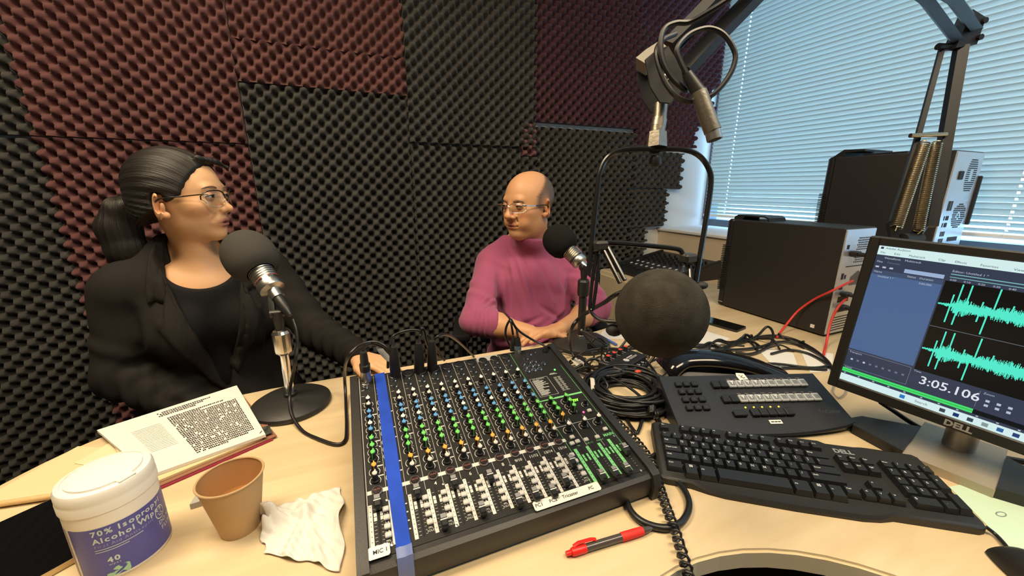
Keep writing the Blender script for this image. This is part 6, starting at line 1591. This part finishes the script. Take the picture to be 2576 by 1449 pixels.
def glasses(par, H, fem):
    g = MB().box(-.0002, .0002, .0999, .1003, .0049, .0053).build('glasses', STEEL, par, H)
    rim = mat('rim_black' if fem else 'rim_silver', (.015, .013, .012) if fem else (.62, .62, .64), .25, 0 if fem else 1.0); gold = mat('rim_gold', (.66, .46, .25), .25, 1.0)
    glass = MATS.get('lens_glass')
    if glass is None:
        glass = bpy.data.materials.new('lens_glass'); glass.use_nodes = True; MATS['lens_glass'] = glass; nt = glass.node_tree; nt.nodes.clear()
        o_ = nt.nodes.new('ShaderNodeOutputMaterial'); t_ = nt.nodes.new('ShaderNodeBsdfTransparent'); gl_ = nt.nodes.new('ShaderNodeBsdfGlossy'); gl_.inputs['Roughness'].default_value = .03; mx_ = nt.nodes.new('ShaderNodeMixShader'); mx_.inputs[0].default_value = .07
        t_.inputs[0].default_value = (.93, .95, .95, 1); nt.links.new(t_.outputs[0], mx_.inputs[1]); nt.links.new(gl_.outputs[0], mx_.inputs[2]); nt.links.new(mx_.outputs[0], o_.inputs[0])
    w, h, z0 = (.0265, .0215, -.003) if fem else (.0260, .0150, -.002)
    for sd in (-1, 1):
        cx = sd * .0345; pts = []
        for i in range(36):
            a = 2 * PI * i / 36; e = 2.25 if fem else 3.4
            x = w * math.copysign(abs(math.cos(a)) ** (2 / e), math.cos(a)); z = h * math.copysign(abs(math.sin(a)) ** (2 / e), math.sin(a))
            if fem and z > 0 and x * sd > 0: z += .004 * (x * sd / w) ** 2
            if fem and z < 0: x *= .86
            y = .1035 - .9 * (abs(x + cx) - .01) ** 2 / .09 * 1.0 - (.0 if abs(x + cx) < .06 else .003)
            pts.append(Vector((cx + x, y, z0 + z)))
        if fem:
            MB().tube(pts, .0010, 6, closed=True).build('rim', gold, g); MB().tube([p + Vector((0, .0005, 0)) for p in pts[0:19]], .0017, 6).build('brow_bar', rim, g)
        else: MB().tube(pts, .0009, 6, closed=True).build('rim', rim, g)
        m = MB(); m.add(pts, [tuple(range(36))]); m.build('lens', glass, g, smooth=None)
        oc = Vector((cx + sd * w * .98, .094, z0 + h * .55)); tp = [oc, Vector((sd * .070, .085, z0 + h * .6)), Vector((sd * .0765, .045, z0 + h * .45)), Vector((sd * .0790, .0, .004)), Vector((sd * .0775, -.022, -.006))]
        MB().tube(spline(tp[:4], 5), .0014 if fem else .0018, 6, flat=(.6, 1.3)).build('temple', gold if fem else rim, g); MB().tube(spline(tp[2:], 5), .0019, 6).build('temple_tip', BLK, g)
    MB().tube(spline([(-.009, .1035, z0 + .005), (0, .1055, z0 + .0085), (.009, .1035, z0 + .005)], 4), .0012, 6).build('bridge', rim, g)

# ---------------- shared torso
def torso_prims(f, T, fem, grow=0.0, k=.04):
    f.frame(T); g = grow
    if fem:
        f.ell((0, .000, -.13), (.150 + g, .098 + g, .16 + g), k); f.ell((0, -.005, -.31), (.128 + g, .098 + g, .17 + g), k); f.ell((0, -.03, -.46), (.172 + g, .135 + g, .11 + g), k)
        f.cap((-.140, -.012, -.045), (.140, -.012, -.045), .040 + g, None, .03)
        for s in (-1, 1): f.ell((s * .066, .070, -.165), (.062 + g, .058 + g, .064 + g), .03); f.cap((s * .125, -.02, -.030), (s * .022, -.028, .060), .026 + g, .030 + g, .03)
    else:
        f.ell((0, .005, -.16), (.160 + g, .115 + g, .16 + g), k); f.ell((0, .020, -.32), (.165 + g, .135 + g, .17 + g), k); f.ell((0, -.01, -.46), (.180 + g, .150 + g, .11 + g), k)
        f.cap((-.138, -.012, -.048), (.138, -.012, -.048), .050 + g, None, .03)
        for s in (-1, 1): f.cap((s * .125, -.02, -.030), (s * .026, -.030, .070), .034 + g, .042 + g, .03)
    return f
def tframe(c, fdir):
    fy = Vector((*fdir, 0)).normalized(); fx = fy.cross(Vector((0, 0, 1))); return Matrix.Translation(c) @ Matrix((fx, fy, Vector((0, 0, 1)))).transposed().to_4x4()
def folds(V, N, amp, fr, seed):
    r = np.random.RandomState(seed); h = np.zeros(len(V))
    for i in range(5):
        k = r.normal(size=3) * fr * (1 + .5 * i); k2 = r.normal(size=3) * fr * .5
        h += np.sin(V @ k + 1.8 * np.sin(V @ k2 + r.uniform(0, 6)) + r.uniform(0, 6)) / (1 + .6 * i)
    return V + N * (amp * h)[:, None]
def fold_lines(V, N, lines, H=None):
    """each line: (p, q, width, depth, side) soft crease between two points"""
    for p, q, w, dep in lines:
        p = np.array(p); q = np.array(q); ba = q - p; t = np.clip(((V - p) @ ba) / (ba @ ba), 0, 1); dd = np.linalg.norm(V - p - t[:, None] * ba, axis=1)
        V = V + N * (dep * np.exp(-(dd / w) ** 2) * np.sin(PI * (.1 + .8 * t)))[:, None]
    return V
def front_folds(V, N, T, lines):
    q = loc(V, T); fr = sstep(.01, .06, q[:, 1])
    for (x0, z0), (x1, z1), w, dep in lines:
        p = np.array((x0, z0)); ba = np.array((x1 - x0, z1 - z0)); pz = q[:, [0, 2]]
        t = np.clip(((pz - p) @ ba) / (ba @ ba), 0, 1); d = pz - p - t[:, None] * ba; nrm = np.array((-ba[1], ba[0])) / np.linalg.norm(ba); sd = d @ nrm
        g = np.exp(-((np.linalg.norm(d, axis=1)) / w) ** 2) * np.sin(PI * (.08 + .84 * t)) * fr
        ridge = np.exp(-((sd - 1.6 * w) / (1.1 * w)) ** 2) * np.exp(-((np.linalg.norm(d, axis=1)) / (3 * w)) ** 2) * np.sin(PI * (.08 + .84 * t)) * fr
        V = V + N * (dep * g - .55 * dep * ridge)[:, None]
    return V
def chair(label, c, rz, arms=True):
    t = thing('office_chair', label, 'chair', TR(c[0], c[1], 0, rz), 'office chairs at the desk')
    fab = mat('chair_fabric', (.013, .013, .015), .9, bump=(600, .3))
    MB().rbox(-.24, .24, -.22, .24, .40, .465, .03, seg=3).build('seat', fab, t)
    m = MB(); m.grid(lambda u, v: ((u - .5) * .42, -.245 - .03 * math.cos((u - .5) * 3), .52 + .40 * v), 10, 10); o = m.build('backrest', fab, t); md = o.modifiers.new('t', 'SOLIDIFY'); md.thickness = .045
    MB().tube(spline([(0, -.10, .40), (0, -.26, .40), (0, -.30, .48), (0, -.29, .62)], 4), .022, 8).build('back_bracket', BLK, t)
    for s in ((-1, 1) if arms else ()):
        MB().rbox(s * .285 - .035, s * .285 + .035, -.14, .12, .655, .685, .010, seg=2).build('armrest', BLK, t)
        MB().tube(spline([(s * .22, 0, .41), (s * .275, 0, .43), (s * .285, 0, .50), (s * .285, 0, .66)], 4), .018, 8).build('arm_post', BLK, t)
    MB().rod((0, 0, .09), (0, 0, .41), .026).build('gas_post', BLK, t)
    for i in range(5):
        a = 2 * PI * i / 5 + .3; e = Vector((.29 * math.cos(a), .29 * math.sin(a), .07)); MB().tube([(0, 0, .10), e], [.028, .018], 8).build('base_leg', BLK, t)
        MB().rod(e + Vector((-.012 * math.sin(a), .012 * math.cos(a), -.043)), e + Vector((.012 * math.sin(a), -.012 * math.cos(a), -.043)), .027, seg=14).build('caster', BLKM, t)
    return t

# ======================================================= MAN
Hm = head_frame((.606, 1.276, 1.171), ((-.3653, -.9301, -.0372), (.9308, -.3646, -.0251), (.0098, -.0438, .9990)), 1.0)
Tm = tframe((.648, 1.335, 1.010), (-.30, -.95))
man = thing('person', 'seated man in a mauve mock-neck sweater and silver glasses looking left', 'person', TR(.66, 1.35, 0))
MI = np.array([.66, 1.35, 0])
# joints (room coordinates)
shR, shL = Tm @ Vector((.152, -.012, -.070)), Tm @ Vector((-.156, -.012, -.066))
elR, elL = Vector((.385, 1.225, .785)), Vector((.845, 1.170, .790))
wrR, wrL = Vector((.520, 1.075, .768)), Vector((.640, 1.065, .770))
f = Field(gaxis(.20, 1.00, .50, .72, .0024, .006), gaxis(.98, 1.62, 1.15, 1.40, .0024, .006), gaxis(.42, 1.31, 1.03, 1.30, .0024, .006))
torso_prims(f, Tm, False, -.012)
f.frame(Matrix.Identity(4))
hz = Hm @ Vector((0, -.018, -.06)); nb = Tm @ Vector((0, -.03, .02))
f.cap(hz, nb, .056, .060, .02)
f.cap(Hm @ Vector((0, .03, -.085)), Tm @ Vector((0, .01, .02)), .034, .048, .03)
head_prims(f, Hm, False)
f.frame(Matrix.Identity(4))
for s_, e_, w_ in ((shR, elR, wrR), (shL, elL, wrL)):
    f.cap(s_, e_, .044, .038, .02); f.cap(e_, w_, .039, .028, .02)
    dd = (w_ - e_).normalized(); f.ell(e_ + (w_ - e_) * .42, (.040, .040, .040), .03)
hand_prims(f, wrR, (.93, -.28, -.06), (0, .25, 1), -1, .45)
hand_prims(f, wrL, (-.95, -.05, .02), (.1, .25, 1), 1, .40)
V, F = f.mesh(); V = relax(V, F, 1, .3)
C, q, blend = skin_cols(V, Hm, srgb((203, 152, 112)), srgb((166, 100, 84)), False)
# cropped hair at the sides and back, bald above
yb = .030 + np.clip(q[:, 2], -1, 0) * 1.3 - np.clip((q[:, 2] - .035), 0, 1) * 1.05
hair = sstep(.012, -.010, q[:, 1] - yb + .0015 * np.sin(q[:, 2] * 700) * np.sin(q[:, 0] * 600)) * sstep(-.060, -.040, q[:, 2]) * sstep(.118, .098, q[:, 2])
earm = np.exp(-(((np.abs(q[:, 0]) - .080) / .010) ** 2 + ((q[:, 1] + .008) / .022) ** 2 + ((q[:, 2] + .010) / .036) ** 2))
hair *= 1 - np.clip(earm * 2.0, 0, 1)
stip = .86 + .14 * np.sin(V[:, 0] * 2100) * np.sin(V[:, 1] * 1900) * np.sin(V[:, 2] * 2000)
blend(np.clip(hair * stip, 0, .94), (.042, .037, .035))
sh_ = np.exp(-(((q - np.array((0, .075, -.085))) / np.array((.05, .04, .03))) ** 2).sum(1)); blend(.14 * sh_, (.16, .12, .10))
body = vmesh('body', V - MI, F, SKIN, man, C)
eyes(man, TR(*(-MI)) @ Hm, 1, (.25, .95, -.10), srgb((194, 142, 104)), False)
glasses(man, TR(*(-MI)) @ Hm, False)
# mole of detail: creases beside the mouth are in the mesh; sweater
f = Field(gaxis(.20, 1.00, 9, 9, .005, .0052), gaxis(1.02, 1.62, 9, 9, .005, .0052), gaxis(.50, 1.16, 9, 9, .005, .0052))
torso_prims(f, Tm, False, .006)
f.frame(Matrix.Identity(4))
for s_, e_, w_ in ((shR, elR, wrR), (shL, elL, wrL)):
    f.cap(s_, e_, .062, .054, .03); f.cap(e_, e_ + (w_ - e_) * .34, .056, .049, .02)
f.cap(Hm @ Vector((0, -.010, -.105)), nb, .064, .072, .025)
f.cap(Tm @ Vector((0, .02, .055)), Tm @ Vector((0, .02, .02)), .056, .066, .03)
hI = Hm
f.local(lambda x, y, z: (z + .120 - .16 * (y + .02)), .006, 'i', Hm)      # collar ends below the jaw
V, F = f.mesh(); V = relax(V, F, 2, .5); N = normals(V, F)
V = folds(V, N, .0014, 26, 3)
V = front_folds(V, N, Tm, [((.085, -.01), (.035, -.20), .010, -.009), ((.055, .0), (-.01, -.22), .009, -.008), ((.10, -.03), (.09, -.26), .010, -.010), ((.0, -.03), (-.09, -.20), .010, -.007), ((-.06, -.02), (-.14, -.20), .010, -.008),
    ((.135, -.10), (.13, -.30), .012, -.014), ((-.135, -.10), (-.13, -.28), .012, -.014), ((.13, -.30), (-.02, -.235), .009, -.009), ((.14, -.35), (.0, -.29), .009, -.011), ((-.14, -.22), (.01, -.33), .010, -.011), ((-.15, -.29), (.05, -.37), .009, -.012), ((-.02, -.20), (-.12, -.27), .009, -.009), ((.05, -.25), (-.08, -.33), .008, -.008), ((.10, -.40), (-.10, -.41), .010, -.010)])
for s_, e_, w_ in ((shR, elR, wrR), (shL, elL, wrL)):      # rings of pushed-up sleeve and elbow creases
    for P_, Q_, n_, amp in ((np.array(s_), np.array(e_), 3, .0030), (np.array(e_), np.array(e_ + (w_ - e_) * .34), 4, .0030)):
        ba = Q_ - P_; t = ((V - P_) @ ba) / (ba @ ba); dd = np.linalg.norm(V - P_ - np.clip(t, 0, 1)[:, None] * ba, axis=1)
        w = sstep(.11, .075, dd) * sstep(-.1, .15, t) * sstep(1.12, .95, t) * (.25 + .75 * np.clip(t, 0, 1))
        V = V + N * (amp * w * np.sin(t * n_ * 2 * PI + 2.2 * np.sin(V[:, 2] * 40 + V[:, 0] * 30)))[:, None]
mauve = mat('mauve_knit', srgb((158, 80, 116)), .85, bump=(900, .25, .001), sheen=.25, spec=.2)
vmesh('sweater', V - MI, F, mauve, man)
# trousers and shoes
def legs(par, PI_, T, col, off):
    f = Field(gaxis(PI_[0] - .35, PI_[0] + .35, 9, 9, .01, .012), gaxis(PI_[1] - .75, PI_[1] + .30, 9, 9, .01, .012), gaxis(.0, .66, 9, 9, .01, .012))
    T0 = T.copy(); base = T @ Vector((0, 0, 0))
    f.frame(T); zz = lambda z: z - base.z
    f.ell((0, -.03, zz(.54)), (.18, .15, .10), .04)
    ft = []
    for s in (-1, 1):
        hip, kn, an = (s * .09, 0, zz(.54)), (s * .11, .40, zz(.52)), (s * .11, .36, zz(.10))
        f.cap(hip, kn, .085, .062, .04); f.cap(kn, an, .060, .050, .03); ft.append((s * .11, .38))
    V, F = f.mesh(); V = relax(V, F, 2); N = normals(V, F); V = folds(V, N, .002, 18, 5); vmesh('trousers', V - np.array(PI_), F, mat(*col), par)
    for x, y in ft:
        p = T @ Vector((x, y + .05, zz(.035))); m = MB(); m.sphere((0, 0, 0), 1, 16, 10, (.045, .13, .042)); m.build('shoe', mat('shoe_black', (.02, .02, .02), .4), par, TR(*(-Vector(PI_))) @ Matrix.Translation(p) @ T.to_3x3().to_4x4())
legs(man, (.66, 1.35, 0), Tm, ('dark_trousers', (.02, .021, .025), .85), 0)
am = math.atan2(-.95, -.30) - PI / 2
chair('black office chair with armrests under the man in mauve', (.668, 1.375), am)

# ======================================================= WOMAN
Hw = head_frame((-.372, 1.245, 1.205), ((-0.2583, 0.9655, -0.0334), (-0.9659, -0.2587, -0.0087), (-0.017, 0.03, 0.9994)), .955)
# local x is her right side
Tw = tframe((-.378, 1.275, 1.040), (.33, -.94))
WI = np.array([-.38, 1.30, 0])
wom = thing('person', 'seated woman in a black blazer with dark ponytail and glasses facing right', 'person', TR(*WI))
shR, shL = Tw @ Vector((.160, -.012, -.060)), Tw @ Vector((-.160, -.012, -.060))
elR, elL = Vector((-.565, 1.205, .770)), Vector((-.115, 1.235, .815))
wrR, wrL = Vector((-.400, 1.130, .680)), Vector((-.005, 1.105, .765))
f = Field(gaxis(-.78, .14, -.52, -.26, .0022, .006), gaxis(.94, 1.60, 1.14, 1.36, .0022, .006), gaxis(.46, 1.33, 1.07, 1.32, .0022, .006))
torso_prims(f, Tw, True, -.016)
f.frame(Matrix.Identity(4))
f.cap(Hw @ Vector((0, -.028, -.05)), Tw @ Vector((0, -.030, .02)), .038, .040, .02)
f.cap(Hw @ Vector((0, .000, -.075)), Tw @ Vector((0, .008, .005)), .028, .039, .025)
head_prims(f, Hw, True)
f.frame(Matrix.Identity(4))
for s_, e_, w_ in ((shR, elR, wrR), (shL, elL, wrL)): f.cap(s_, e_, .038, .033, .02); f.cap(e_, w_, .034, .023, .02)
hand_prims(f, wrR, (.85, -.35, -.15), (0, 0, 1), 1, .35, .9)
hand_prims(f, wrL, (.62, -.76, -.02), (0, .1, 1), 1, .30, .9)
V, F = f.mesh(); V = relax(V, F, 1, .3)
C, q, blend = skin_cols(V, Hw, srgb((218, 170, 128)), srgb((172, 100, 96)), True)
vmesh('body', V - WI, F, SKIN, wom, C)
WT = TR(*(-WI))
eyes(wom, WT @ Hw, 1, (0, 1, -.05), srgb((206, 156, 116)), True)
glasses(wom, WT @ Hw, True)
# hair: swept-back cap and ponytail
f = Field(gaxis(-.66, -.24, 9, 9, .003, .0030), gaxis(1.10, 1.44, 9, 9, .003, .0030), gaxis(.94, 1.345, 9, 9, .003, .0030))
f.frame(Hw)
f.ell((0, -.018, .036), (.0885, .105, .0950), .01)
f.ell((0, -.052, -.018), (.079, .072, .082), .02)
# ear clearance
for s in (-1, 1): f.ell((s * .084, -.010, -.014), (.016, .020, .033), .004, 's')
I_ = lambda x, y, z: y - np.minimum(.036 + (z - .01) * .50, .036 + (z - .01) * 1.9)
f.local(I_, .006, 'i')
f.local(lambda x, y, z: -(z + .100 + .45 * (y + .055)), .008, 'i')
f.ell((0, -.108, -.012), (.030, .026, .028), .012)
f.chain([Vector((.0, -.118, -.012)), Vector((.006, -.150, -.026)), Vector((.010, -.166, -.070)), Vector((.014, -.158, -.130)), Vector((.016, -.140, -.178)), Vector((.018, -.126, -.205))], [.024, .034, .042, .040, .026, .010], .012)
f.chain([Vector((.02, .066, .098)), Vector((-.012, .088, .092)), Vector((-.040, .098, .078)), Vector((-.052, .096, .064))], [.009, .006, .003, .001], .010)
V, F = f.mesh(); V = relax(V, F, 1, .4); q = loc(V, Hw)
pony = q[:, 1] < -.115
st = np.where(pony, np.arctan2(q[:, 0], q[:, 1] + .155) * .55 + 5, np.arctan2(q[:, 0], q[:, 2] + .015 + .25 * (q[:, 1] + .1)))
N = normals(V, F); V = V + N * (.0007 * np.sin(st * 37 + 2 * np.sin(q[:, 1] * 30)) + .0004 * np.sin(st * 113 + 1))[:, None]
HM = hairmat('dark_hair', (.007, .006, .0055), (.022, .017, .014), 70, .42)
vmesh('hair', V - WI, F, HM, wom, attr=st)
m = MB(); m.tube([Vector((.026 * math.cos(a), -.116, -.012 + .026 * math.sin(a))) for a in np.linspace(0, 2 * PI, 24, endpoint=False)], .006, 8, closed=True); m.build('hair_tie', BLKM, wom, WT @ Hw)
# black top
f = Field(gaxis(-.62, -.12, 9, 9, .004, .0042), gaxis(1.05, 1.45, 9, 9, .004, .0042), gaxis(.60, 1.16, 9, 9, .004, .0042))
torso_prims(f, Tw, True, .000)
f.ell((0, .062, .035), (.098, .10, .098), .006, 's'); f.local(lambda x, y, z: z - .028, .004, 'i', Tw)
V, F = f.mesh(); V = relax(V, F, 1); vmesh('top', V - WI, F, mat('black_knit_top', (.005, .005, .006), .8, spec=.25, bump=(700, .2, .001)), wom)
# blazer
blz = mat('black_blazer_cloth', (.0135, .0120, .0110), .85, bump=(1100, .25, .0008), spec=.2)
f = Field(gaxis(-.80, .12, 9, 9, .0048, .005), gaxis(.98, 1.60, 9, 9, .0048, .005), gaxis(.52, 1.15, 9, 9, .0048, .005))
torso_prims(f, Tw, True, .016)
f.frame(Tw)
f.ell((0, -.015, -.45), (.205, .165, .15), .05)
for s in (-1, 1): f.ell((s * .152, -.010, -.052), (.050, .056, .046), .03)
f.frame(Matrix.Identity(4))
for s_, e_, w_ in ((shR, elR, wrR), (shL, elL, wrL)): f.cap(s_, e_, .058, .052, .035); f.cap(e_, w_ + (e_ - w_) * .10, .053, .042, .02)
wv = lambda z: np.clip(.078 + (z + .02) * .235, .0, .085)
f.local(lambda x, y, z: np.maximum(np.maximum(np.abs(x + .004) - wv(z), -(y - .0)), -(z + .335)), .004, 's', Tw)
f.local(lambda x, y, z: np.maximum(np.sqrt(x * x + (y + .012) ** 2) - .056, -(z + .03)), .006, 's', Tw)
f.local(lambda x, y, z: z - .075 + .35 * np.maximum(y, 0), .006, 'i', Tw)
V, F = f.mesh(); V = relax(V, F, 2, .5); N = normals(V, F)
V = folds(V, N, .0012, 16, 8)
V = front_folds(V, N, Tw, [((.115, -.13), (.135, -.34), .013, -.008), ((.150, -.08), (.150, -.26), .012, -.011), ((.13, -.31), (.03, -.36), .012, -.008), ((.14, -.38), (.0, -.42), .012, -.009), ((-.11, -.13), (-.12, -.32), .013, -.008), ((-.15, -.08), (-.15, -.26), .012, -.011)])
for s_, e_, w_ in ((shR, elR, wrR), (shL, elL, wrL)):
    for P_, Q_, n_, amp in ((np.array(s_), np.array(e_), 2, .0022), (np.array(e_), np.array(w_), 4, .0040)):
        ba = Q_ - P_; t = ((V - P_) @ ba) / (ba @ ba); dd = np.linalg.norm(V - P_ - np.clip(t, 0, 1)[:, None] * ba, axis=1)
        w = sstep(.10, .07, dd) * sstep(-.05, .2, t) * sstep(1.1, .9, t)
        V = V + N * (amp * w * np.sin(t * n_ * 2 * PI + 2.0 * np.sin(V[:, 2] * 35 + V[:, 0] * 25)))[:, None]
jk = vmesh('blazer', V - WI, F, blz, wom)
# lapels laid on the blazer front
bvh = BVHTree.FromPolygons([tuple(v) for v in V], [tuple(int(i) for i in p) for p in F])
def lay(poly2, lift, name, parent, nsub=14, th=.004):
    """polygon in torso front coordinates (x,z), draped on the blazer"""
    from mathutils.geometry import tessellate_polygon
    xs_ = [p[0] for p in poly2]; zs_ = [p[1] for p in poly2]
    bm = bmesh.new(); vs_ = [bm.verts.new((x, 0, z)) for x, z in poly2]; bm.faces.new(vs_)
    bmesh.ops.triangulate(bm, faces=bm.faces[:])
    for _ in range(4):
        es = [e for e in bm.edges if e.calc_length() > .018]
        if es: bmesh.ops.subdivide_edges(bm, edges=es, cuts=1); bmesh.ops.triangulate(bm, faces=[f_ for f_ in bm.faces if len(f_.verts) > 3])
    dirn = (Tw.to_3x3() @ Vector((0, -1, 0))).normalized(); last = None
    for v in bm.verts:
        o_ = Tw @ Vector((v.co.x, .40, v.co.z)); h, n_, i_, d_ = bvh.ray_cast(o_, dirn)
        yl = (Tw.inverted() @ h).y if h is not None else None
        v.co.y = yl if (yl is not None and yl > .0) else -9
    good = [v for v in bm.verts if v.co.y > -5]; 
    for v in bm.verts:
        if v.co.y < -5: v.co.y = min(good, key=lambda w: (w.co.x - v.co.x) ** 2 + (w.co.z - v.co.z) ** 2).co.y
    for _ in range(6): bmesh.ops.smooth_vert(bm, verts=bm.verts[:], factor=.5, use_axis_x=False, use_axis_y=True, use_axis_z=False)
    for v in bm.verts: v.co.y += lift; v.co = WT @ (Tw @ v.co)
    bmesh.ops.recalc_face_normals(bm, faces=bm.faces[:])
    me = bpy.data.meshes.new(name); bm.to_mesh(me); bm.free(); me.materials.append(blz); me.polygons.foreach_set('use_smooth', [True] * len(me.polygons))
    o = link(name, me, parent); md = o.modifiers.new('t', 'SOLIDIFY'); md.thickness = th; md.offset = 0; return o
for s in (1, -1):
    X = lambda l: [(s * x, z) for x, z in l]
    lay(X([(.072, -.030), (.064, -.075), (.050, -.130), (.030, -.215), (.010, -.300), (.004, -.335), (.030, -.300), (.066, -.225), (.098, -.150), (.112, -.118), (.090, -.098), (.080, -.088)]), .010, 'lapel', jk)
    lay(X([(.064, .058), (.070, .02), (.074, -.028), (.082, -.084), (.100, -.072), (.114, -.082), (.112, -.045), (.104, -.005), (.092, .035), (.078, .060)]), .009, 'collar', jk)
MB().lathe([(.010, 0), (.010, .002), (.006, .0035), (.0004, .003)], 16).build('button', BLK, jk, WT @ Tw @ Matrix.Translation((-.012, .132, -.345)) @ Euler((-PI / 2, 0, 0)).to_matrix().to_4x4())
# pale cuff
d_ = (elL - wrL).normalized(); p_ = Vector(wrL) + d_ * .006
MB().lathe([(.034, -.008), (.035, .02), (.031, .03)], 24, WT @ axis(p_, d_)).build('cuff', mat('white_cuff', (.72, .70, .68), .7), wom)
legs(wom, tuple(WI), Tw, ('black_trousers', (.012, .012, .012), .85), 0)
aw = math.atan2(-.94, .33) - PI / 2
chair('black office chair under the woman in the blazer', (-.385, 1.335), aw, False)
# ================================================================== text curves become meshes
bpy.context.view_layer.update()
dg = bpy.context.evaluated_depsgraph_get()
cache = {}
for o in [o for o in S.objects if o.type == 'FONT']:
    c = o.data; k = (c.body, c.size, c.align_x, c.offset, c.materials[0].name)
    if k not in cache:
        cache[k] = bpy.data.meshes.new_from_object(o.evaluated_get(dg)); cache[k].name = o.name.split('.')[0]
    nm = o.name.split('.')[0]; par = o.parent; ml = o.matrix_local.copy()
    bpy.data.objects.remove(o)
    link(nm, cache[k], par, ml)
